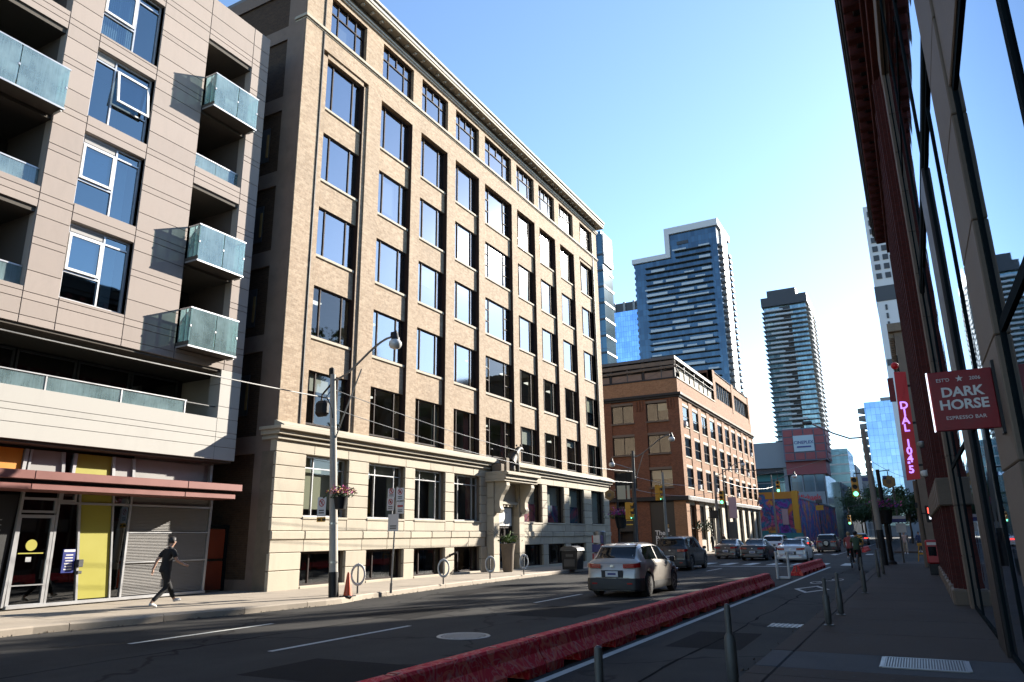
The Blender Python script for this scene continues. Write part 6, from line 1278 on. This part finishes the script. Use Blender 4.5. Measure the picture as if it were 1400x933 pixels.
    for sg in (-1, 1):
        q = MB(); tp = rear_path(ww*.5, .055, .012); nt_ = len(tp)
        for k, (za, dz) in enumerate(((zl-.035, .03), (zl+.03, .02), (zl+.085, .035), (zl+.09, .03))):
            for i, (x, y) in enumerate(tp): q.v.append((sg*x, y+(.02 if k == 3 else 0), za+dz*i/nt_))
        q.f = [(k*nt_+i, k*nt_+i+1, (k+1)*nt_+i+1, (k+1)*nt_+i) for k in range(3) for i in range(nt_-1)]; q.build('tail_light', 'light_red' if brake else 'lens_red', t, True)
        rect('reflector', sg*W*.62-.08, sg*W*.62+.08, -.045, -.03, .38, .42, 'lens_red', t); rect('door_handle', sg*W*.995-.012, sg*W*.995+.012, L*(bp-.09), L*(bp-.05), zl-.02, zl+.01, paint, t, .006); rect('door_handle', sg*W*.995-.012, sg*W*.995+.012, L*(bp+.12), L*(bp+.16), zl-.03, zl, paint, t, .006)
        MB().box(sg*(W+.02), sg*(W+.20), L*.665, L*.69, smooth(S['belt'], .66)+.0, smooth(S['belt'], .66)+.15, .03).build('mirror', paint if not S['clad'] else 'steel_black', t)
        rect('headlight', sg*W*.74-.13, sg*W*.74+.13, L-.13, L-.04, .60, .70, 'lamp_glass', t, .02)
    rect('number_plate', -.2, .2, -.05, -.036, zb1+.05, zb1+.21, plate, t, .004); rect('plate_print', -.13, .13, -.053, -.051, zb1+.10, zb1+.16, 'sign_blue', t)
    if spare: MB().lathe([(.30, -.16), (.33, -.12), (.33, -.02), (.2, .0)], (0, -.02, .86), 18, 'y').build('spare_wheel', 'tyre', t, True); MB().lathe([(.2, -.19), (.22, -.16)], (0, -.02, .86), 18, 'y').build('spare_cover', 'rim', t)
    for c in yw:
        for sg in (-1, 1):
            x = sg*(W-.12); w = MB().lathe([(R*.62, -.10), (R*.93, -.105), (R, -.07), (R, .07), (R*.93, .105), (R*.62, .10)], (x, c, R), 24, 'x').build('wheel', 'tyre', t, True)
            MB().lathe([(R*.64, .0), (R*.64, .1), (R*.55, .104), (R*.2, .08), (.02, .085)] if sg > 0 else [(R*.64, -.0), (R*.64, -.1), (R*.55, -.104), (R*.2, -.08), (.02, -.085)], (x, c, R), 24, 'x').build('rim', 'steel_dark', w, True); q = MB()
            for k in range(5):
                a0 = 2*PI*k/5; e = sg*.108; q.add([(x+e, c+R*rr*math.cos(a0+da), R+R*rr*math.sin(a0+da)) for rr, da in ((.12, -.7), (.12, .7), (.60, .13), (.60, -.13))], [(0, 1, 2, 3)])
            q.build('spokes', 'rim', w)
    MB().tube([(-W*.25, L*.22, smooth(S['top'], .22)+.01), (-W*.25, L*.19, smooth(S['top'], .22)+.1)], .012, 5).build('aerial', 'steel_black', t)
    t.location = loc; return t
G = 'cars queueing down the street'
car('suv', 'car_sand', 'sand coloured compact crossover with dark cladding, nearest car on the road', (-8.18, 21.35, 0), G)
car('bigsuv', 'car_black', 'black sport utility vehicle just ahead of the sand coloured car', (-11.45, 38.3, 0), G)
wc = car('sedan', 'car_white', 'white sedan waiting beside the short barrier row', (-7.35, 51.0, 0), G, plate='plate_white')
car('sedan', 'car_black', 'black low sedan in front of the red brick block, left of the white sedan', (-10.3, 54.0, 0), G)
car('sedan', 'car_charcoal', 'dark grey sedan at the left, partly behind the black sedan', (-12.9, 57.5, 0), G)
car('bigsuv', 'car_white', 'pale car half hidden between the black and white sedans', (-10.2, 62.0, 0), G)
car('bigsuv', 'car_brown', 'dark brown off-roader with a spare wheel on its tailgate', (-7.85, 77.5, 0), G, spare=True)
car('sedan', 'car_black', 'black sedan left of the brown off-roader', (-10.6, 80.0, 0), G, brake=True)
car('sedan', 'car_white', 'far white car with lit red tail lights beyond the cyclists', (-7.4, 104.0, 0), G, brake=True)
car('sedan', 'car_maroon', 'dark red car beside the far white car', (-10.7, 112.0, 0), G, brake=True)
car('bigsuv', 'car_black', 'farthest black car in the queue', (-7.6, 124.0, 0), G, brake=True)

# ---------------------------------------------------------------- people
def skinmesh(name, mat, parent, chains, sub=2):
    """chains: list of lists of (x,y,z,r); points with equal coordinates are shared; first point is the root"""
    vs = []; rs = []; es = []; ix = {}
    for ch in chains:
        prev = None
        for x, y, z, rr in ch:
            k = (round(x, 4), round(y, 4), round(z, 4))
            if k not in ix: ix[k] = len(vs); vs.append((x, y, z)); rs.append(rr)
            if prev is not None: es.append((prev, ix[k]))
            prev = ix[k]
    me = bpy.data.meshes.new(name); me.from_pydata(vs, es, []); me.materials.append(MATS[mat]); o = bpy.data.objects.new(name, me); COL.objects.link(o); WM[o.name] = Matrix.Identity(4)
    if parent is not None: o.parent = parent; o.matrix_parent_inverse = world_of(parent).inverted()
    m = o.modifiers.new('skin', 'SKIN'); m.use_smooth_shade = True; m.branch_smoothing = .6
    for i, rr in enumerate(rs):
        rr = rr if isinstance(rr, tuple) else (rr, rr); d = me.skin_vertices[0].data[i]; d.radius = rr; d.use_root = (i == 0)
    s = o.modifiers.new('sub', 'SUBSURF'); s.levels = sub; s.render_levels = sub
    return o
def person(label, loc, rz, J, top, legs, shoe, hair, h=1.75, sleeve=.5, hands=True, extra=None, long_hair=False):
    """J: joints in a frame where the person faces +Y, x to the right; feet at z=0"""
    t = thing('person', label, 'person', (0, 0, 0)); k = h/1.75
    P = lambda n: tuple(c*k for c in J[n])
    pel, che, nec, hed = P('pelvis'), P('chest'), P('neck'), P('head')
    ch = [[(*pel, .12*k), (*che, .14*k), (*nec, .05*k), (hed[0], hed[1], hed[2]-.05*k, .07*k), (*hed, .085*k), (hed[0], hed[1]-.005, hed[2]+.07*k, .07*k)]]
    for s in ('l', 'r'):
        ch.append([(*che, .14*k), (*P('sho'+s), .06*k), (*P('elb'+s), .043*k), (*P('wri'+s), .03*k), (*P('han'+s), (.036*k, .02*k))])
        ch.append([(*pel, .12*k), (*P('hip'+s), .085*k), (*P('kne'+s), .055*k), (*P('ank'+s), .038*k), (*P('toe'+s), .032*k)])
    if hands:
        for s in ('l', 'r'):
            H = Vector(P('han'+s)); W_ = Vector(P('wri'+s)); d = (H-W_).normalized(); sd = Vector((0, 1, 0)) if abs(d.y) < .8 else Vector((0, 0, 1)); sd = (sd-d*sd.dot(d)).normalized(); nm = d.cross(sd)
            for q, ln in ((-1.5, .06), (-.5, .075), (.5, .08), (1.5, .07)):
                b = H+sd*q*.016*k; m_ = b+d*ln*.5*k; e = b+d*ln*k+nm*.015*k*(1 if s == 'l' else -1); ch.append([(*H, (.036*k, .02*k)), (*(b+d*.02*k), .009*k), (*m_, .0085*k), (*e, .007*k)])
            th = W_+d*.03*k+sd*.03*k; ch.append([(*H, (.036*k, .02*k)), (*th, .010*k), (*(th+d*.045*k+sd*.015*k), .008*k)])
    skinmesh('body', 'skin', t, ch, 2)
    g = 1.18; lerp = lambda a, b, f: tuple(a[i]+(b[i]-a[i])*f for i in range(3))
    sc = [[(pel[0], pel[1], pel[2]-.13*k, .17*k), (pel[0], pel[1], pel[2]-.02*k, .165*k), (*lerp(pel, che, .5), .150*k), (*che, .175*k), (nec[0], nec[1]-.01*k, nec[2]-.03*k, .092*k), (nec[0], nec[1], nec[2]+.015*k, .075*k)]]
    for s in ('l', 'r'):
        c2 = [(*che, .175*k), (*P('sho'+s), .085*k)]
        if sleeve >= 1: c2 += [(*P('elb'+s), .062*k), (*lerp(P('elb'+s), P('wri'+s), .92), .048*k)]
        else: c2 += [(*lerp(P('sho'+s), P('elb'+s), .45), .072*k), (*lerp(P('sho'+s), P('elb'+s), .8), .07*k)]
        sc.append(c2)
    skinmesh('shirt', top, t, sc, 2)
    tr = [[(pel[0], pel[1], pel[2]+.14*k, .135*k), (*pel, .155*k)]]
    for s in ('l', 'r'): tr.append([(*pel, .155*k), (*P('hip'+s), .112*k), (*lerp(P('hip'+s), P('kne'+s), .5), .09*k), (*P('kne'+s), .074*k), (*lerp(P('kne'+s), P('ank'+s), .9), .056*k)])
    skinmesh('trousers', legs, t, tr, 2)
    for s in ('l', 'r'):
        a, e = Vector(P('ank'+s)), Vector(P('toe'+s)); d = (e-a); heel = a-Vector((0, .05*k, .0))
        skinmesh('shoe', shoe, t, [[(a.x, a.y-.03*k, a.z-.02*k, .045*k), (*(a.lerp(e, .5)+Vector((0, 0, -.005))), .045*k), (*e, .038*k), (*(e+d.normalized()*.05*k), .028*k)]], 2)
    hx, hy, hz = hed; q = MB().ball((hx, hy-.012*k, hz+.035*k), .1*k, 14, 10, (.92, 1.08, 1.05)); 
    fy_ = J['face'] if 'face' in J else (0, 1, 0); f3 = Vector(fy_).normalized()
    q.v = [tuple(Vector(v)-(f3*max(0, (Vector(v)-Vector(hed)).dot(f3)-.045*k)*.95 if v[2] < hz+.075*k else Vector((0, 0, 0)))) for v in q.v]
    q.v = [(x, y, max(z, hz-.03*k)) for x, y, z in q.v]; q.build('hair', hair, t, True)
    if long_hair: skinmesh('hair_fall', hair, t, [[(hx, hy-.07*k, hz+.02*k, .07*k), (hx, hy-.11*k, hz-.15*k, .06*k), (hx, hy-.12*k, hz-.3*k, .04*k)]], 2)
    rt = f3.cross(Vector((0, 0, 1))); hv = Vector(hed)
    skinmesh('nose', 'skin', t, [[tuple(hv+f3*.085*k+Vector((0, 0, .01*k)))+(.008*k,), tuple(hv+f3*.108*k+Vector((0, 0, -.022*k)))+(.012*k,)]], 1)
    for sg in (-1, 1):
        e = hv+f3*.083*k+rt*sg*.032*k+Vector((0, 0, .018*k)); MB().ball(e-f3*.004*k, .007*k, 8, 6).build('eye', 'hair_dark', t, True); e = hv+rt*sg*.088*k+Vector((0, 0, -.005*k)); MB().ball(e, .026*k, 8, 6, (.4, .7, 1.2)).build('ear', 'skin', t, True)
    mo = hv+f3*.078*k+Vector((0, 0, -.052*k)); MB().ball(mo, .016*k, 8, 4, (1.2, .35, .3)).build('mouth', 'curtain_red', t, True)
    if extra: extra(t, k, P)
    t.location = loc; t.rotation_euler[2] = rz; return t
WALK = dict(pelvis=(0, 0, .93), chest=(0, .06, 1.28), neck=(0, .08, 1.47), head=(0, .13, 1.60), shol=(-.17, .05, 1.40), shor=(.17, .07, 1.40), elbl=(-.25, -.10, 1.15), elbr=(.24, .14, 1.14), wril=(-.27, -.18, .92), wrir=(.22, .38, 1.02), hanl=(-.27, -.19, .84), hanr=(.21, .46, 1.0), hipl=(-.09, 0, .88), hipr=(.09, 0, .88), knel=(-.09, .20, .50), kner=(.09, .03, .47), ankl=(-.09, .38, .14), ankr=(.09, -.36, .10), toel=(-.09, .52, .13), toer=(.09, -.22, .03))
WALK2 = dict(WALK, pelvis=(0, 0, .95), knel=(-.09, .14, .52), kner=(.09, .0, .50), ankl=(-.09, .22, .09), ankr=(.09, -.20, .12), toel=(-.09, .36, .035), toer=(.09, -.07, .04), wrir=(.24, .22, .92), hanr=(.24, .27, .86), elbr=(.24, .06, 1.13))
STAND = dict(WALK, pelvis=(0, 0, .96), chest=(0, .02, 1.30), neck=(0, .02, 1.49), head=(0, .05, 1.62), elbl=(-.24, -.02, 1.14), elbr=(.24, -.02, 1.14), wril=(-.24, .08, .92), wrir=(.24, .08, .92), hanl=(-.24, .10, .84), hanr=(.24, .10, .84), knel=(-.1, .02, .51), kner=(.1, .02, .51), ankl=(-.1, 0, .08), ankr=(.1, 0, .08), toel=(-.1, .14, .035), toer=(.1, .14, .035))
# long stride, arms swinging: near foot back and planted, far foot reaching forward
person('man in black shirt and trousers with white trainers striding along the left pavement', (-17.5, 13.2, .15), -.12, WALK, 'cloth_black', 'cloth_black', 'shoe_white', 'hair_dark', 1.76)
def pack(t, k, P): MB().box(-.16*k, .16*k, -.26*k, -.10*k, 1.0*k, 1.42*k, .05).build('backpack', 'cloth_char', t)
person('pedestrian in pale pink jacket and beige trousers walking on the right pavement', (-1.0, 66.5, .13), PI, WALK2, 'cloth_pink', 'cloth_beige', 'shoe_white', 'hair_dark', 1.74, sleeve=1., extra=pack)
person('pedestrian in dark blue behind the one in pale pink', (.0, 72, .13), PI, dict(WALK2), 'cloth_blue', 'cloth_char', 'shoe_white', 'hair_dark', 1.70, sleeve=1.)
person('pedestrian in white top seen over the sand coloured car', (-15.6, 52.6, .05), -.6, STAND, 'cloth_white', 'cloth_char', 'shoe_white', 'hair_blond', 1.72, sleeve=1.)
person('dark clothed figure standing left at the corner block shopfront', (-17.6, 73.4, .15), 1.2, STAND, 'cloth_black', 'cloth_black', 'cloth_black', 'hair_dark', 1.78, sleeve=1.)
person('dark clothed figure standing right at the corner block shopfront', (-17.0, 75.6, .15), 2.5, STAND, 'cloth_black', 'cloth_black', 'cloth_black', 'hair_dark', 1.76, sleeve=1.)
# ---------------------------------------------------------------- cyclists
def bicycle(label, loc, rz):
    t = thing('bicycle', label, 'bicycle', (0, 0, 0), 'bicycles in the cycle lane')
    for y in (-.52, .52):
        w = MB().torus((0, y, .34), .325, .02, 'x', 28, 6).build('wheel', 'tyre', t, True); MB().torus((0, y, .34), .30, .010, 'x', 28, 5).build('rim', 'steel_bright', w, True); q = MB()
        for k in range(12): a = PI*2*k/12; q.tube([(0, y, .34), (0, y+.3*math.cos(a), .34+.3*math.sin(a))], .003, 3)
        q.build('spokes', 'steel_grey', w); MB().tube([(-.04, y, .34), (.04, y, .34)], .025, 8).build('hub', 'steel_dark', w)
    q = MB(); bb = (0, -.08, .30); se = (0, -.26, .84); he = (0, .36, .82); hd = (0, .39, .68)
    for a, b, r in ((bb, se, .016), (se, he, .016), (bb, hd, .018), (bb, (0, -.52, .34), .011), (se, (0, -.52, .34), .009), (he, hd, .02), (hd, (0, .52, .34), .014)): q.tube([a, b], r, 6)
    q.build('frame', 'steel_dark', t); MB().tube([se, (0, -.29, .95)], .012, 6).build('seat_post', 'steel_bright', t); MB().box(-.07, .07, -.42, -.16, .94, 1.0, .03).build('saddle', 'car_plastic', t)
    MB().tube([(-.28, .34, 1.02), (-.1, .40, 1.03), (.1, .40, 1.03), (.28, .34, 1.02)], .013, 6).build('handlebar', 'steel_black', t, True); MB().tube([he, (0, .40, 1.03)], .014, 6).build('stem', 'steel_black', t)
    MB().lathe([(.09, -.01), (.09, .01)], (.05, -.08, .30), 16, 'x').build('chainring', 'steel_grey', t)
    for sg in (1, -1): MB().tube([(sg*.06, -.08, .30), (sg*.09, -.08+sg*.10, .30-sg*.13), (sg*.17, -.08+sg*.10, .30-sg*.13)], .01, 5).build('crank', 'steel_grey', t)
    MB().box(-.03, .03, -.45, -.42, .78, .84, .01).build('rear_lamp', 'lens_red', t); t.location = loc; t.rotation_euler[2] = rz; return t
RIDE = dict(pelvis=(0, -.26, 1.06), chest=(0, -.05, 1.40), neck=(0, .03, 1.57), head=(0, .09, 1.70), shol=(-.17, -.02, 1.50), shor=(.17, -.02, 1.50), elbl=(-.25, .14, 1.27), elbr=(.25, .14, 1.27), wril=(-.26, .29, 1.09), wrir=(.26, .29, 1.09), hanl=(-.26, .35, 1.06), hanr=(.26, .35, 1.06), hipl=(-.09, -.24, 1.02), hipr=(.09, -.24, 1.02), knel=(-.10, .14, .86), kner=(.10, .02, .62), ankl=(-.13, -.06, .55), ankr=(.13, -.02, .24), toel=(-.13, .08, .50), toer=(.13, .12, .19))
for i, (x, y, top, lg, hr) in enumerate(((-2.72, 40.2, 'cloth_green', 'cloth_char', 'hair_dark'), (-3.25, 43.2, 'cloth_red', 'cloth_black', 'hair_blond'))):
    bicycle(('dark bicycle under the rider in the green shirt', 'dark bicycle under the rider in the red top')[i], (x, y, .0), .04)
    def helmet(t, k, P): c = P('head'); MB().ball((c[0], c[1]-.01, c[2]+.06), .118, 14, 8, (.95, 1.15, .85)).build('helmet', 'steel_black', t, True)
    person(('cyclist in a dark green shirt riding away in the cycle lane', 'cyclist in a red top just ahead of the green shirted rider')[i], (x, y, .0), .04, RIDE, top, lg, 'shoe_white', hr, 1.75, extra=helmet if i == 0 else None)
# bear sculpture over the entrance
t = thing('bear_statue', 'dark stone bear statue hunched on top of the entrance canopy', 'statue', (XB+.5, 34.4, 5.0)); bx, by, bz = XB+.45, 34.3, 5.0
skinmesh('body', 'bronze_statue', t, [[(bx, by, bz+.78, .33), (bx, by+.28, bz+1.15, .30), (bx+.05, by+.5, bz+1.38, .19), (bx+.1, by+.7, bz+1.42, .15), (bx+.14, by+.9, bz+1.30, .08)], [(bx, by, bz+.78, .33), (bx, by-.3, bz+.5, .31), (bx+.13, by-.3, bz+.25, .16), (bx+.13, by-.2, bz+.06, .12)], [(bx, by-.3, bz+.5, .31), (bx-.13, by-.3, bz+.25, .16), (bx-.13, by-.2, bz+.06, .12)], [(bx, by+.28, bz+1.15, .30), (bx+.13, by+.3, bz+.6, .13), (bx+.14, by+.32, bz+.06, .10)], [(bx, by+.28, bz+1.15, .30), (bx-.13, by+.3, bz+.6, .13), (bx-.14, by+.32, bz+.06, .10)]], 2)
for sg in (-1, 1): MB().ball((bx+.07+sg*.12, by+.58, bz+1.57), .06, 8, 6).build('ear', 'bronze_statue', t, True)

# small things on the balconies
def chair_on(label, x, y, z):
    t = thing('balcony_chair', label, 'chair', (x, y, z)); rect('seat', x-.2, x+.2, y-.2, y+.2, z+.42, z+.46, 'steel_dark', t, .01); rect('backrest', x-.2, x-.16, y-.2, y+.2, z+.46, z+.9, 'steel_dark', t, .01)
    for dx in (-.18, .18):
        for dy in (-.18, .18): rect('leg', x+dx-.015, x+dx+.015, y+dy-.015, y+dy+.015, z, z+.42, 'steel_dark', t)
chair_on('dark chair on the upper right glass balcony', -19.75, 15.6, 16.38); chair_on('dark chair on the left glass balcony', -19.85, 8.6, 13.56)
for i, (x, y, z) in enumerate(((-19.55, 14.75, 10.74), (-19.6, 15.9, 7.88))):
    t = thing('balcony_plant', ('potted plant on the middle right glass balcony', 'potted plant on the lowest right glass balcony')[i], 'plant', (x, y, z)); MB().lathe([(.09, 0), (.13, .26), (.14, .28), (.10, .28)], (x, y, z), 12).build('pot', 'stone_brown', t, True); rg = random.Random(60+i); mb = MB(); leaves(mb, [(x+rg.gauss(0, .12), y+rg.gauss(0, .12), z+.45+rg.gauss(0, .14)) for _ in range(120)], .12, rg); mb.build('foliage', 'leaf_light', t)
# trodden gum and grit on the right pavement, leaves in the gutter
rg = random.Random(77); mb = MB()
for _ in range(420):
    x, y = rg.uniform(-1.9, .75), rg.uniform(5, 40)**1.0; r = rg.uniform(.008, .028); a0 = rg.uniform(0, 6)
    mb.add([(x+r*math.cos(a0+k*PI/3), y+r*rg.uniform(.8, 1.2)*math.sin(a0+k*PI/3), .1335) for k in range(6)], [(0, 1, 2, 3, 4, 5)])
g_ = mb.build('gum_spots', 'sidewalk_band'); tag(g_, 'pale trodden gum spots scattered over the right pavement', 'gum', kind='stuff')
mb = MB(); pts = [(kx(y)+abs(rg.gauss(0, .12))+.02, y, .012+rg.uniform(0, .015)) for y in (rg.uniform(6, 46) for _ in range(500))]+[(-2.13-abs(rg.gauss(0, .1)), y, .012) for y in (rg.uniform(6, 44) for _ in range(300))]
leaves(mb, pts, .05, rg); tag(mb.build('gutter_litter', 'bark'), 'dry leaves and grit lying along both gutters', 'litter', kind='stuff')
